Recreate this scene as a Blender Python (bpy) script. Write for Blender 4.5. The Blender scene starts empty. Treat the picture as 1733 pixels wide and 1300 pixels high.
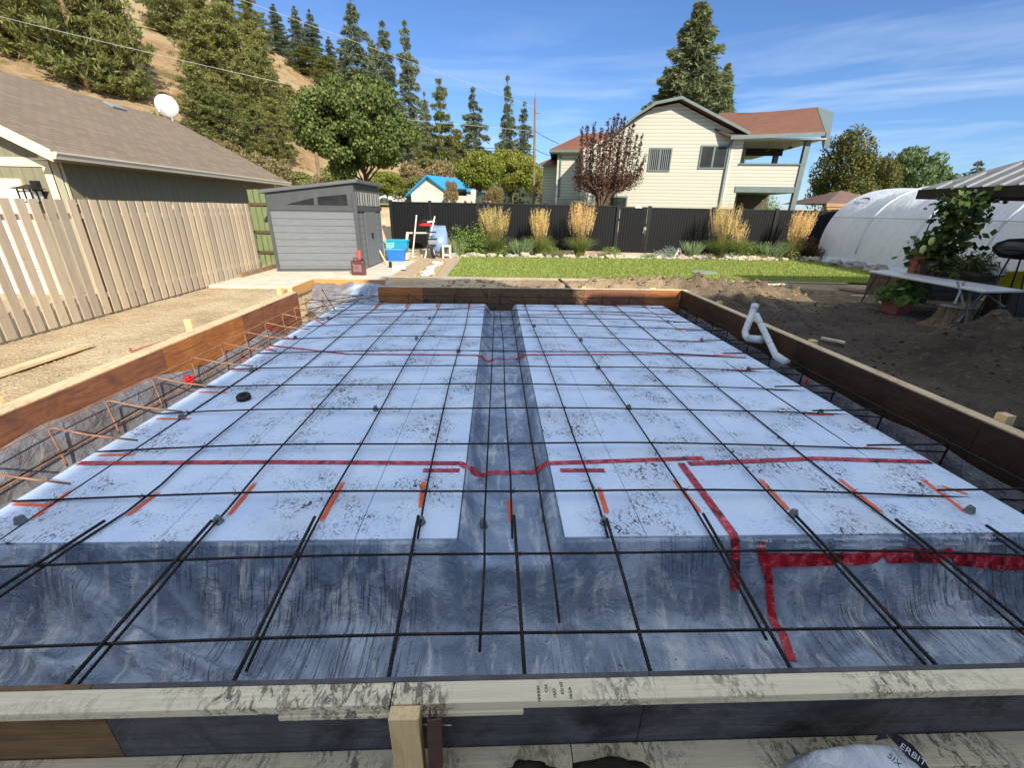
import bpy, math, random
import numpy as np
from mathutils import Vector, Matrix, noise as mn
R = math.radians
rnd = random.Random(7)
C = bpy.context.scene.collection
sc = bpy.context.scene
# ---------------------------------------------------------------- camera
FPX, PIT, YAW, ROL, CX, CY, CZ = 727.96, 0.38463, 0.040836, 0.0180035, 866.5, 650.0, 1.86
F_ = Vector((math.sin(YAW)*math.cos(PIT), math.cos(YAW)*math.cos(PIT), -math.sin(PIT)))
rt = Vector((math.cos(YAW), -math.sin(YAW), 0)); up = rt.cross(F_)
A_ = rt*math.cos(ROL)+up*math.sin(ROL); B_ = up*math.cos(ROL)-rt*math.sin(ROL)
EYE = Vector((0, 0, CZ))
cd = bpy.data.cameras.new('camera'); cam = bpy.data.objects.new('camera', cd); C.objects.link(cam)
cd.sensor_width = 36; cd.lens = FPX/1733*36; cd.clip_start = .05; cd.clip_end = 3000
cam.matrix_world = Matrix(((A_.x, B_.x, -F_.x, 0), (A_.y, B_.y, -F_.y, 0), (A_.z, B_.z, -F_.z, CZ), (0, 0, 0, 1)))
sc.camera = cam
# ---------------------------------------------------------------- light
SUN_AZ, SUN_EL = R(25), R(30)          # azimuth measured from straight behind the camera towards the right
sd = Vector((math.sin(SUN_AZ)*math.cos(SUN_EL), -math.cos(SUN_AZ)*math.cos(SUN_EL), math.sin(SUN_EL)))
sl = bpy.data.lights.new('sun', 'SUN'); sl.energy = 4.3; sl.angle = R(.53); sl.color = (1, .93, .78)
so = bpy.data.objects.new('sun', sl); C.objects.link(so); so.rotation_euler = sd.to_track_quat('Z', 'Y').to_euler()
w = bpy.data.worlds.new('World'); sc.world = w; w.use_nodes = True
nt = w.node_tree; nt.nodes.clear(); N = nt.nodes.new; L = nt.links.new
sky = N('ShaderNodeTexSky'); sky.sky_type = 'NISHITA'; sky.sun_disc = False; sky.sun_elevation = SUN_EL
sky.sun_rotation = math.atan2(sd.x, sd.y); sky.altitude = 500; sky.air_density = 1.0; sky.dust_density = .35; sky.ozone_density = 2.5
tc = N('ShaderNodeTexCoord'); mp = N('ShaderNodeMapping'); mp.inputs['Rotation'].default_value = (0, R(-9), R(10)); mp.inputs['Scale'].default_value = (1.3, 1.3, 13)
nz = N('ShaderNodeTexNoise'); nz.inputs['Scale'].default_value = 1.6; nz.inputs['Detail'].default_value = 8; nz.inputs['Roughness'].default_value = .62; nz.inputs['Distortion'].default_value = .5
cr = N('ShaderNodeValToRGB'); cr.color_ramp.elements[0].position = .46; cr.color_ramp.elements[1].position = .86
sep = N('ShaderNodeSeparateXYZ'); mr = N('ShaderNodeMapRange'); mr.inputs['From Min'].default_value = .34; mr.inputs['From Max'].default_value = .16
mr2 = N('ShaderNodeMath'); mr2.operation = 'MULTIPLY'; mr3 = N('ShaderNodeMath'); mr3.operation = 'MULTIPLY'; mr3.inputs[1].default_value = .8
mx = N('ShaderNodeMixRGB'); mx.inputs['Color2'].default_value = (3.6, 4.3, 5.4, 1)
bg = N('ShaderNodeBackground'); bg.inputs['Strength'].default_value = .15; wo = N('ShaderNodeOutputWorld')
L(tc.outputs['Generated'], mp.inputs['Vector']); L(mp.outputs[0], nz.inputs['Vector']); L(nz.outputs['Fac'], cr.inputs[0])
L(tc.outputs['Generated'], sep.inputs[0]); L(sep.outputs['Z'], mr.inputs['Value']); L(mr.outputs[0], mr2.inputs[0]); L(cr.outputs[0], mr2.inputs[1])
L(mr2.outputs[0], mr3.inputs[0]); L(mr3.outputs[0], mx.inputs['Fac']); tn_ = N('ShaderNodeMixRGB'); tn_.blend_type = 'MULTIPLY'; tn_.inputs['Fac'].default_value = 1; tn_.inputs['Color2'].default_value = (.40, .52, .70, 1); L(sky.outputs[0], tn_.inputs['Color1']); L(tn_.outputs[0], mx.inputs['Color1']); fill_veil = N('ShaderNodeMapRange'); fill_veil.inputs['From Min'].default_value = .36; fill_veil.inputs['From Max'].default_value = .75; fill_veil.inputs['To Max'].default_value = .92; fill_mix = N('ShaderNodeMixRGB'); fill_mix.inputs['Color2'].default_value = (3.7, 4.1, 4.6, 1); L(sep.outputs['Z'], fill_veil.inputs['Value']); L(fill_veil.outputs[0], fill_mix.inputs['Fac']); L(mx.outputs[0], fill_mix.inputs['Color1']); L(fill_mix.outputs[0], bg.inputs['Color']); L(bg.outputs[0], wo.inputs[0])  # bright overhead veil added to the unseen upper sky as fill light
sc.view_settings.view_transform = 'Standard'; sc.view_settings.look = 'None'; sc.view_settings.exposure = .6; sc.view_settings.gamma = 1
sc.render.engine = 'CYCLES'; sc.cycles.max_bounces = 6; sc.cycles.transparent_max_bounces = 12
# ---------------------------------------------------------------- photo pixel -> point on a real plane
def ray(x, y): return F_+A_*((x-CX)/FPX)-B_*((y-CY)/FPX)
def pz(x, y, z=0.): d = ray(x, y); return EYE+d*((z-CZ)/d.z)
def pY(x, y, Y): d = ray(x, y); return EYE+d*(Y/d.y)
def pX(x, y, X): d = ray(x, y); return EYE+d*(X/d.x)
def psurf(x, y, f, t0=.5, t1=260, n=1500):
    d = ray(x, y); d = d/math.hypot(d.x, d.y); k = (t1/t0)**(1/n); t = t0
    while t < t1:
        p = EYE+d*t
        if p.z < f(p.x, p.y): return p
        t *= k
    return EYE+d*t1
# ---------------------------------------------------------------- materials
MATS = {}
def nodes(name, rough=.8, spec=.3, metal=0):
    m = bpy.data.materials.new(name); m.use_nodes = True; t = m.node_tree; b = t.nodes['Principled BSDF']
    b.inputs['Roughness'].default_value = rough; b.inputs['Specular IOR Level'].default_value = spec; b.inputs['Metallic'].default_value = metal
    return m, t, b
def c4(c): return (c[0], c[1], c[2], 1)
def mapping(t, scale=(1, 1, 1), coord='Object', rot=(0, 0, 0)):
    a = t.nodes.new('ShaderNodeTexCoord'); m = t.nodes.new('ShaderNodeMapping'); m.inputs['Scale'].default_value = scale; m.inputs['Rotation'].default_value = rot
    t.links.new(a.outputs[coord], m.inputs['Vector']); return m.outputs[0]
def noise(t, scale, detail=5, rough=.55, vec=None, dist=0):
    n = t.nodes.new('ShaderNodeTexNoise'); n.inputs['Scale'].default_value = scale; n.inputs['Detail'].default_value = detail
    n.inputs['Roughness'].default_value = rough; n.inputs['Distortion'].default_value = dist
    if vec is None: vec = mapping(t)
    t.links.new(vec, n.inputs['Vector']); return n.outputs['Fac']
def ramp(t, fac, *stops):
    r = t.nodes.new('ShaderNodeValToRGB'); e = r.color_ramp.elements
    while len(e) < len(stops): e.new(.5)
    for q, (p, c) in zip(e, stops):
        q.position = p; q.color = c4(c) if hasattr(c, '__len__') else (c, c, c, 1)
    t.links.new(fac, r.inputs[0]); return r.outputs[0]
def mixc(t, fac, a, b, mode='MIX'):
    m = t.nodes.new('ShaderNodeMixRGB'); m.blend_type = mode
    for i, v in ((0, fac), (1, a), (2, b)):
        if isinstance(v, (int, float)): m.inputs[i].default_value = v if i == 0 else (v, v, v, 1)
        elif isinstance(v, tuple): m.inputs[i].default_value = c4(v)
        else: t.links.new(v, m.inputs[i])
    return m.outputs[0]
def math_(t, op, a, b=None):
    m = t.nodes.new('ShaderNodeMath'); m.operation = op
    for i, v in enumerate((a, b)):
        if v is None: continue
        if isinstance(v, (int, float)): m.inputs[i].default_value = v
        else: t.links.new(v, m.inputs[i])
    return m.outputs[0]
def bump(t, b, h, strength=.3, dist=.01):
    n = t.nodes.new('ShaderNodeBump'); n.inputs['Strength'].default_value = strength; n.inputs['Distance'].default_value = dist
    t.links.new(h, n.inputs['Height']); t.links.new(n.outputs[0], b.inputs['Normal'])
def mat(name, c1, c2=None, scale=4, rough=.75, spec=.3, bscale=None, bstr=.3, bdist=.01, detail=6, stretch=(1, 1, 1), metal=0, lo=.35, hi=.65, dirt=None):
    if name in MATS: return MATS[name]
    m, t, b = nodes(name, rough, spec, metal); c2 = c2 or tuple(v*.8 for v in c1)
    v = mapping(t, stretch); n = noise(t, scale, detail, .6, v); col = ramp(t, n, (lo, c1), (hi, c2))
    if dirt:
        n2 = noise(t, dirt[1], 6, .7); col = mixc(t, ramp(t, n2, (dirt[2], 0.), (dirt[2]+.12, dirt[3])), col, dirt[0])
    t.links.new(col, b.inputs['Base Color'])
    if bscale: bump(t, b, noise(t, bscale, 5, .6, v), bstr, bdist)
    MATS[name] = m; return m
def leafmat(name, cols, trans=.3, rough=.55):
    if name in MATS: return MATS[name]
    m, t, b = nodes(name, rough, .25); g = t.nodes.new('ShaderNodeNewGeometry')
    k = len(cols); col = ramp(t, g.outputs['Random Per Island'], *[(i/max(1, k-1), c) for i, c in enumerate(cols)])
    oi = t.nodes.new('ShaderNodeObjectInfo'); hs = t.nodes.new('ShaderNodeHueSaturation'); t.links.new(col, hs.inputs['Color'])
    vv = math_(t, 'ADD', math_(t, 'MULTIPLY', oi.outputs['Random'], .35), .82); t.links.new(vv, hs.inputs['Value'])
    hh = math_(t, 'ADD', math_(t, 'MULTIPLY', oi.outputs['Random'], -.03), .515); t.links.new(hh, hs.inputs['Hue']); col = hs.outputs[0]
    t.links.new(col, b.inputs['Base Color']); tr = t.nodes.new('ShaderNodeBsdfTranslucent'); t.links.new(col, tr.inputs['Color'])
    ms = t.nodes.new('ShaderNodeMixShader'); ms.inputs[0].default_value = trans
    t.links.new(b.outputs[0], ms.inputs[1]); t.links.new(tr.outputs[0], ms.inputs[2]); t.links.new(ms.outputs[0], t.nodes['Material Output'].inputs['Surface'])
    MATS[name] = m; return m
# ---------------------------------------------------------------- mesh building
class MB:
    def __init__(s): s.v = []; s.f = []; s.uv = []; s.hasuv = False
    def add(s, vs, fs, uvs=None):
        o = len(s.v); s.v += [tuple(v) for v in vs]; s.f += [tuple(i+o for i in f) for f in fs]
        if uvs: s.hasuv = True; s.uv += uvs
        elif s.hasuv: s.uv += [(0, 0)]*sum(len(f) for f in fs)
        return s
    def box(s, x0, y0, z0, x1, y1, z1, M=None):
        v = [Vector(p) for p in ((x0, y0, z0), (x1, y0, z0), (x1, y1, z0), (x0, y1, z0), (x0, y0, z1), (x1, y0, z1), (x1, y1, z1), (x0, y1, z1))]
        if M: v = [M@p for p in v]
        return s.add(v, [(0, 3, 2, 1), (4, 5, 6, 7), (0, 1, 5, 4), (1, 2, 6, 5), (2, 3, 7, 6), (3, 0, 4, 7)])
    def bar(s, a, b, w, h, upv=(0, 0, 1)):         # rectangular bar between two points
        a = Vector(a); b = Vector(b); d = (b-a).normalized(); u = Vector(upv)
        if abs(d.dot(u)) > .98: u = Vector((0, 1, 0))
        x = d.cross(u).normalized()*w/2; z = x.cross(d).normalized()*h/2
        v = [p+q for p in (a, b) for q in (-x-z, x-z, x+z, -x+z)]
        return s.add(v, [(3, 2, 1, 0), (4, 5, 6, 7), (0, 1, 5, 4), (1, 2, 6, 5), (2, 3, 7, 6), (3, 0, 4, 7)])
    def tube(s, pts, r, n=8, cap=True):
        pts = [Vector(p) for p in pts]; rs = r if hasattr(r, '__len__') else [r]*len(pts); rings = []; o = len(s.v); prev = None
        for i, p in enumerate(pts):
            d = (pts[min(i+1, len(pts)-1)]-pts[max(i-1, 0)]).normalized()
            if prev is None: x = d.cross(Vector((0, 0, 1)) if abs(d.z) < .9 else Vector((1, 0, 0))).normalized()
            else: x = (prev-d*prev.dot(d)).normalized()
            prev = x; y = d.cross(x)
            rings.append([p+(x*math.cos(2*math.pi*k/n)+y*math.sin(2*math.pi*k/n))*rs[i] for k in range(n)])
        v = [q for g in rings for q in g]; f = []
        for i in range(len(pts)-1):
            for k in range(n): f.append((i*n+k, i*n+(k+1) % n, (i+1)*n+(k+1) % n, (i+1)*n+k))
        if cap: f += [tuple(reversed(range(n))), tuple(range((len(pts)-1)*n, len(pts)*n))]
        return s.add(v, f)
    def lathe(s, prof, c=(0, 0, 0), n=20, M=None):  # prof = [(r, z)]
        v = []; f = []
        for r, z in prof:
            for k in range(n):
                p = Vector((r*math.cos(2*math.pi*k/n), r*math.sin(2*math.pi*k/n), z))
                if M: p = M@p
                v.append(p+Vector(c))
        for i in range(len(prof)-1):
            for k in range(n): f.append((i*n+k, i*n+(k+1) % n, (i+1)*n+(k+1) % n, (i+1)*n+k))
        f += [tuple(reversed(range(n))), tuple(range((len(prof)-1)*n, len(prof)*n))]
        return s.add(v, f)
    def prism(s, poly, off):                        # polygon of 3D points extruded by a vector
        p = [Vector(q) for q in poly]; o = Vector(off); n = len(p)
        return s.add(p+[q+o for q in p], [tuple(range(n)), tuple(reversed(range(n, 2*n)))]+[(i, i+n, (i+1) % n+n, (i+1) % n) for i in range(n)])
    def quad(s, a, b, c, d, uv=None): return s.add([a, b, c, d], [(0, 1, 2, 3)], uv)
    def grid(s, xs, ys, fz):
        nx, ny = len(xs), len(ys); v = [(x, y, fz(x, y)) for y in ys for x in xs]
        return s.add(v, [(j*nx+i, j*nx+i+1, (j+1)*nx+i+1, (j+1)*nx+i) for j in range(ny-1) for i in range(nx-1)])
    def blob(s, c, r, seed=0, n=10, amp=.25, flat=1):
        v = []; f = []
        for i in range(1, n):
            for k in range(2*n):
                th = math.pi*i/n; ph = math.pi*k/n; d = Vector((math.sin(th)*math.cos(ph), math.sin(th)*math.sin(ph), math.cos(th)))
                q = 1+amp*mn.noise(d*1.6+Vector((seed*3.1, 0, 0)))
                v.append(Vector((d.x*r[0], d.y*r[1], d.z*r[2]))*q+Vector(c))
        m = 2*n
        for i in range(n-2):
            for k in range(m): f.append((i*m+k, (i+1)*m+k, (i+1)*m+(k+1) % m, i*m+(k+1) % m))
        f += [tuple(range(m-1, -1, -1))[::-1], tuple(range((n-2)*m, (n-1)*m))[::-1]]
        return s.add(v, f)
    def build(s, name, m, parent=None, smooth=False, bevel=0):
        me = bpy.data.meshes.new(name); me.from_pydata(s.v, [], s.f)
        if s.hasuv:
            l = me.uv_layers.new(name='UVMap'); l.data.foreach_set('uv', np.array(s.uv, 'f').ravel())
        if smooth: me.polygons.foreach_set('use_smooth', [True]*len(me.polygons))
        for q in (m if isinstance(m, (list, tuple)) else [m]): me.materials.append(q)
        o = bpy.data.objects.new(name, me); C.objects.link(o)
        if parent: o.parent = parent; o.matrix_parent_inverse = parent.matrix_basis.inverted()
        if bevel:
            b = o.modifiers.new('bevel', 'BEVEL'); b.width = bevel; b.segments = 2; b.limit_method = 'ANGLE'
        return o
def quadmesh(name, V, m, parent=None):              # V: (n,4,3) array
    n = len(V); me = bpy.data.meshes.new(name); me.vertices.add(4*n); me.vertices.foreach_set('co', V.astype('f').ravel())
    me.loops.add(4*n); me.loops.foreach_set('vertex_index', np.arange(4*n, dtype='i')); me.polygons.add(n)
    me.polygons.foreach_set('loop_start', np.arange(0, 4*n, 4, dtype='i')); me.polygons.foreach_set('loop_total', np.full(n, 4, 'i'))
    me.update(calc_edges=True); me.materials.append(m)
    o = bpy.data.objects.new(name, me); C.objects.link(o)
    if parent: o.parent = parent; o.matrix_parent_inverse = parent.matrix_basis.inverted()
    return o
def tag(o, label, cat, group=None):
    o['label'] = label; o['category'] = cat
    if group: o['group'] = group
    return o
def struct(o, kind='structure'): o['kind'] = kind; return o
def thing(name, loc, label, cat, group=None, rz=0):
    o = bpy.data.objects.new(name, None); C.objects.link(o); o.location = loc; o.rotation_euler = (0, 0, rz); o.empty_display_size = .1
    return tag(o, label, cat, group)
def lbl(o, s): o['label'] = s; return o
def copy_tree(o, parent=None):
    c = o.copy(); C.objects.link(c)
    if parent: c.parent = parent
    for ch in list(o.children): copy_tree(ch, c)
    return c
ORD = ['first', 'second', 'third', 'fourth', 'fifth', 'sixth', 'seventh', 'eighth', 'ninth', 'tenth', 'eleventh', 'twelfth', 'thirteenth', 'fourteenth', 'fifteenth', 'sixteenth', 'seventeenth', 'eighteenth', 'nineteenth', 'twentieth']
ORD += ['twenty-'+q for q in ORD[:9]]+['thirtieth']+['thirty-'+q for q in ORD[:9]]+['fortieth']+['forty-'+q for q in ORD[:9]]+['fiftieth']+['fifty-'+q for q in ORD[:9]]
def sm(a, b, x): t = min(1, max(0, (x-a)/(b-a))); return t*t*(3-2*t)
def nz3(x, y, z=0): return mn.noise(Vector((x, y, z)))
def fbm(x, y, s=1, o=4): return sum(mn.noise(Vector((x*s*2**i, y*s*2**i, i*7.3)))/2**i for i in range(o))
def text(body, size, m, name='lettering', parent=None, M=None, ext=.0005):
    c = bpy.data.curves.new('t', 'FONT'); c.body = body; c.size = size; c.extrude = ext; c.align_x = 'CENTER'; c.align_y = 'CENTER'
    o = bpy.data.objects.new('t', c); C.objects.link(o); dg = bpy.context.evaluated_depsgraph_get(); me = bpy.data.meshes.new_from_object(o.evaluated_get(dg))
    bpy.data.objects.remove(o); me.materials.clear(); me.materials.append(m)
    if M: me.transform(M)
    o = bpy.data.objects.new(name, me); C.objects.link(o)
    if parent: o.parent = parent; o.matrix_parent_inverse = parent.matrix_basis.inverted()
    return o
# ================================================================ terrain
PX0, PX1, PY0, PY1 = -4.3, 4.35, .93, 10.6     # excavation
def mound(x, y, cx, cy, rx, ry, h):
    d = math.hypot((x-cx)/rx, (y-cy)/ry); return h*(1-sm(0, 1, d))
def back(x, y):                                  # land behind the black fence rises
    g = 2.02-.8*sm(3, 9, x); return g*sm(20.6, 23.5, y)*(1-sm(60, 160, y)*.0)+.012*max(0, y-25)*sm(25, 40, y)
def gz(x, y):
    b = 0
    if y > 20.4: b += back(x, y)
    if -13 < x < 15 and -4 < y < 20:
        b += .012*fbm(x, y, 1.3)
        if x > 4.3: b += .045*fbm(x+3, y, 1.6)*sm(4.3, 5.2, x)*(1-sm(9, 12, y))
        b += mound(x, y, 7.4, 5.3, 2.3, 1.6, .72)*(1+.45*fbm(x, y, 2.2)) + mound(x, y, 10, 5.6, 2.4, 1.6, .6)*(1+.3*fbm(x, y, 2.4))
        if y < 12.45: b += max(0, mound(x, y, 4.5, 10.7, 5.2, 1.2, .30)*(1+1.1*fbm(x, y, 3.4)))
        b += mound(x, y, 5.4, 9.6, 1.6, .9, .2)*(1+1.0*fbm(x+9, y, 4.2))
        b -= mound(x, y, -1.6, 11.2, 2.2, .75, .16)
        if x < -4.3: b += .014*fbm(x, y, 5)
    dx = min(x-PX0, PX1-x); dy = min(y-PY0, PY1-y); d = min(dx, dy)
    if y > 9.62 and x > -2.45: d = min(d, max(9.62-y, -2.45-x))
    if d > 0: b = -.62
    elif y < 1.2 and -6 < x < 6: b -= .17*sm(-1.5, .2, y)*(1-sm(.93, 1.2, y)*0)*(1-sm(4.4, 6, abs(x)))
    return b
def frange(a, b, s): n = max(1, int(round((b-a)/s))); return [a+(b-a)*i/n for i in range(n+1)]
def axis(lo, hi, a, b, s, extra=()):
    v = frange(a, b, s); q = s*1.5; x = b
    while x < hi: x += q; q *= 1.22; v.append(x)
    q = s*1.5; x = a
    while x > lo: x -= q; q *= 1.22; v.append(x)
    v = [k for k in v if all(abs(k-e) > .03 for e in extra)]+list(extra); return sorted(v)
ex = [PX0-.001, PX0+.012, PX1-.012, PX1+.001, -2.451, -2.44]; ey = [PY0-.001, PY0+.012, 9.61, 9.621, PY1-.012, PY1+.001]
m, t, b = nodes('dirt', .95, .15)
v = mapping(t); sx = t.nodes.new('ShaderNodeSeparateXYZ'); t.links.new(v, sx.inputs[0])
n1 = noise(t, 1.1, 8, .65); n2 = noise(t, 14, 6, .7); vo = t.nodes.new('ShaderNodeTexVoronoi'); vo.inputs['Scale'].default_value = 26; t.links.new(v, vo.inputs['Vector'])
tan = ramp(t, n1, (.33, (.40, .28, .15)), (.5, (.56, .42, .25)), (.68, (.64, .52, .34)))
tan = mixc(t, ramp(t, n2, (.50, 0.), (.66, .75)), tan, (.55, .50, .42)); tan = mixc(t, ramp(t, vo.outputs['Distance'], (.0, .5), (.35, 0.)), tan, (.20, .145, .10))
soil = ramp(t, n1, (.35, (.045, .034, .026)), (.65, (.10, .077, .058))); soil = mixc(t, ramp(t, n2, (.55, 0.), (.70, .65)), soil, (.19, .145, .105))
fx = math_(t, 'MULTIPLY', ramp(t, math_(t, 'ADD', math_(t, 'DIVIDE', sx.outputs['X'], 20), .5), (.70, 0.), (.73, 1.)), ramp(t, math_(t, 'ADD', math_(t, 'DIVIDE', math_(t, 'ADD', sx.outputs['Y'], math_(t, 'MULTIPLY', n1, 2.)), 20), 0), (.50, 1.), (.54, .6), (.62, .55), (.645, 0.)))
bm_ = math_(t, 'MULTIPLY', ramp(t, math_(t, 'ADD', math_(t, 'DIVIDE', sx.outputs['X'], 20), .5), (.47, 0.), (.55, .5)), ramp(t, math_(t, 'DIVIDE', sx.outputs['Y'], 20), (.465, 0.), (.48, 1.), (.625, 1.), (.63, 0.))); tan = mixc(t, bm_, tan, (.17, .11, .065))
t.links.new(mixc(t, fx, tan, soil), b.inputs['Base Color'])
bump(t, b, math_(t, 'ADD', math_(t, 'MULTIPLY', n2, 1.), math_(t, 'MULTIPLY', vo.outputs['Distance'], -.5)), .9, .035); M_DIRT = m
g = MB().grid(axis(-700, 700, -8, 12, .1, ex), axis(-250, 900, .5, 13.2, .1, ey), gz).build('ground', M_DIRT, smooth=True); struct(g)
# hill on the left
AZ = [(-90, 24), (-50, 24), (-34, 22), (-30, 20), (-26.4, 16.6), (-23.9, 14.6), (-19.9, 12.9), (-16, 11.9), (-13, 10.6), (-9, 7.2), (-5.6, 4.3), (-3, 2.0), (0, .6), (6, .4)]
def el_ridge(az):
    for (a, e), (a2, e2) in zip(AZ, AZ[1:]):
        if a <= az <= a2: return e+(e2-e)*(az-a)/(a2-a)
    return AZ[0][1] if az < AZ[0][0] else AZ[-1][1]
def hillz(x, y):
    az = math.degrees(math.atan2(x, y)); r = math.hypot(x, y)
    if az > 6 or az < -90: return -5
    r1 = 150; r0 = 48+max(0, az+30)*1.6; H = 1.86+r1*math.tan(R(el_ridge(az)))
    s = (r-r0)/(r1-r0)
    if s < 0: return 1-4*min(1, -s*6)
    z = 2.2+(H-2.2)*min(s, 1)**1.05
    if s > 1: z -= (r-r1)*.12
    return z+1.6*fbm(x, y, .045)*min(1, s*4)*(1 if s < .95 else .4)
mb = MB(); na, nr = 150, 70; vs = []
for j in range(nr+1):
    for i in range(na+1):
        az = -90+96*i/na; r0 = 48+max(0, az+30)*1.6; r = (r0-8)+(230-(r0-8))*j/nr; x = r*math.sin(R(az)); y = r*math.cos(R(az)); vs.append((x, y, hillz(x, y)))
mb.add(vs, [(j*(na+1)+i, j*(na+1)+i+1, (j+1)*(na+1)+i+1, (j+1)*(na+1)+i) for j in range(nr) for i in range(na)])
m, t, b = nodes('dry_slope', .95, .1); a = noise(t, .09, 8, .65); a2 = noise(t, .9, 7, .75); a3 = noise(t, .35, 6, .7)
col = ramp(t, a, (.35, (.36, .21, .11)), (.5, (.45, .31, .17)), (.62, (.52, .40, .24)))
col = mixc(t, ramp(t, a2, (.50, 0.), (.62, .7)), col, (.56, .44, .28)); col = mixc(t, ramp(t, a3, (.54, 0.), (.62, .85)), col, (.15, .13, .055))
t.links.new(col, b.inputs['Base Color']); bump(t, b, a2, 1, .6)
struct(mb.build('hill', m, smooth=True))
# lawn, concrete edging, path, bed
def lawn_edge_y(x): return 12.75+(-.1 if x < 3 else -.1-.30*sm(3, 11, x)*4 * .3)
m, t, b = nodes('grass', .9, .2); a = noise(t, 6, 6, .7); a2 = noise(t, 60, 3, .7, mapping(t, (1, .45, 1)))
col = ramp(t, a, (.35, (.24, .30, .06)), (.65, (.40, .46, .12))); col = mixc(t, ramp(t, a2, (.40, .8), (.62, 0.)), col, (.035, .085, .012)); t.links.new(col, b.inputs['Base Color']); bump(t, b, a2, 1, .04); M_LAWN = m
LW = [(-1.45, 12.8), (3, 12.72), (7.4, 12.7), (10.2, 12.45), (14.0, 12.2), (13.85, 15.5), (14.0, 19.0), (8, 18.8), (4, 18.75), (-1.4, 18.25)]
mb = MB(); xs = frange(-1.45, 14, .12); 
def lawn_y0(x): return np.interp(x, [-1.45, 3, 7.4, 10.2, 14], [12.8, 12.72, 12.7, 12.45, 12.2])
def lawn_y1(x): return np.interp(x, [-1.45, 4, 8, 13.9], [18.25, 18.75, 18.8, 18.9])
def lz(x, y): return .045+.006*fbm(x, y, 2)
ny = 46; v = [(x, lawn_y0(x)+(lawn_y1(x)-lawn_y0(x))*j/ny, 0) for j in range(ny+1) for x in xs]; v = [(a, b_, lz(a, b_)) for a, b_, _ in v]; nx = len(xs)
struct(mb.add(v, [(j*nx+i, j*nx+i+1, (j+1)*nx+i+1, (j+1)*nx+i) for j in range(ny) for i in range(nx-1)]).build('lawn', M_LAWN, smooth=True))
# blades
r_ = np.random.RandomState(3); n = 60000
gx = r_.uniform(-1.4, 13.8, n); gy = np.array([lawn_y0(x) for x in gx])+r_.uniform(0, 1, n)**1.5*np.array([lawn_y1(x)-lawn_y0(x) for x in gx])
h = r_.uniform(.025, .06, n); wd = r_.uniform(.006, .014, n); an = r_.uniform(0, 6.28, n); lx = r_.normal(0, .02, n); ly = r_.normal(0, .02, n)
P = np.stack([gx, gy, np.full(n, .04)], 1); D = np.stack([np.cos(an)*wd, np.sin(an)*wd, 0*an], 1); T = np.stack([lx, ly, h], 1)
struct(quadmesh('lawn_grass', np.stack([P-D, P+D, P+D*.3+T, P-D*.3+T], 1), leafmat('blade', [(.15, .21, .03), (.34, .41, .09), (.52, .58, .20)], .4)), 'stuff')
M_CONC = mat('concrete', (.72, .66, .53), (.58, .52, .42), 3, .85, .2, 40, .3, .004, dirt=((.30, .25, .19), 2.2, .58, .6))
mb = MB(); px = frange(-3, 10.2, .4)
for a, b_ in zip(px, px[1:]):
    y0, y1 = lawn_y0(a), lawn_y0(b_); mb.prism([(a, y0-.16, -.1), (b_, y1-.16, -.1), (b_, y1-.02, -.1), (a, y0-.02, -.1)], (0, 0, .15))
mb.bar((-1.5, 12.8, .0), (-1.43, 18.3, .0), .14, .11)
struct(mb.build('lawn_edging', mat('edging_concrete', (.46, .39, .29), (.36, .30, .22), 6, .9)))
struct(MB().prism([(-8.3, 10.72, -.1), (-3.02, 10.72, -.1), (-3.02, 11.4, -.1), (-3.0, 16.6, -.1), (-8.3, 16.6, -.1)], (0, 0, .16)).build('concrete_pad', M_CONC, bevel=.012))
struct(MB().grid(frange(-3.0, -1.5, .25), frange(12.6, 20.3, .25), lambda x, y: .012+.006*fbm(x, y, 3)).build('sand_path', mat('sand', (.52, .40, .27), (.42, .30, .19), 5, .95, .1, 60, .5, .01)))
struct(MB().grid(frange(-1.5, 14.2, .3), frange(18.2, 20.4, .2), lambda x, y: .03+.03*fbm(x, y, 2)).build('bed_soil', mat('bed_soil', (.20, .15, .10), (.10, .075, .05), 8, .95, .1, 30, .8, .03)))
struct(MB().box(5.4, 18.7, 0, 7.5, 20.3, .085).build('gate_path', M_CONC, bevel=.01))
struct(MB().grid(axis(-60, 60, -8, 14, 1.2), frange(23.2, 60, 1.6), lambda x, y: back(x, y)+.03).build('neighbour_lawn', M_LAWN, smooth=True))
# ================================================================ slab pit: plastic, foam, tape
FX0, FX1, FY0, FY1, GL, GR = -3.3, 3.68, 2.14, 9.36, -.235, .435
FZ = -.05
FOLDS = []
for a_, b_, h_, w_ in (((-10, 945), (440, 1150), .07, .035), ((90, 1000), (330, 1150), .05, .03), ((0, 1060), (150, 1150), .05, .03), ((180, 930), (420, 1040), .03, .02), ((1330, 1000), (1450, 1140), .05, .03), ((1440, 930), (1560, 1090), .06, .03), ((1540, 940), (1740, 1100), .07, .03), ((1600, 1010), (1740, 1040), .05, .02), ((1480, 1040), (1640, 1140), .05, .025), ((1010, 960), (1090, 1110), .03, .02), ((950, 1010), (1010, 940), .02, .02), ((600, 950), (560, 1100), .02, .02), ((1375, 905), (1420, 1010), .03, .015)):
    FOLDS.append((pz(*a_, -.35), pz(*b_, -.35), h_, w_))
def folds(x, y):
    z = 0
    for a_, b_, h_, w_ in FOLDS:
        dx, dy = b_.x-a_.x, b_.y-a_.y; t_ = ((x-a_.x)*dx+(y-a_.y)*dy)/(dx*dx+dy*dy); tt = min(1, max(0, t_)); d = math.hypot(x-a_.x-dx*tt, y-a_.y-dy*tt)
        if d < w_*3: d *= 1+.5*nz3(x*6, y*6); z += 1.5*h_*math.exp(-(d/w_)**2)*min(1, 4*tt+.2)
    return z
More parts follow.
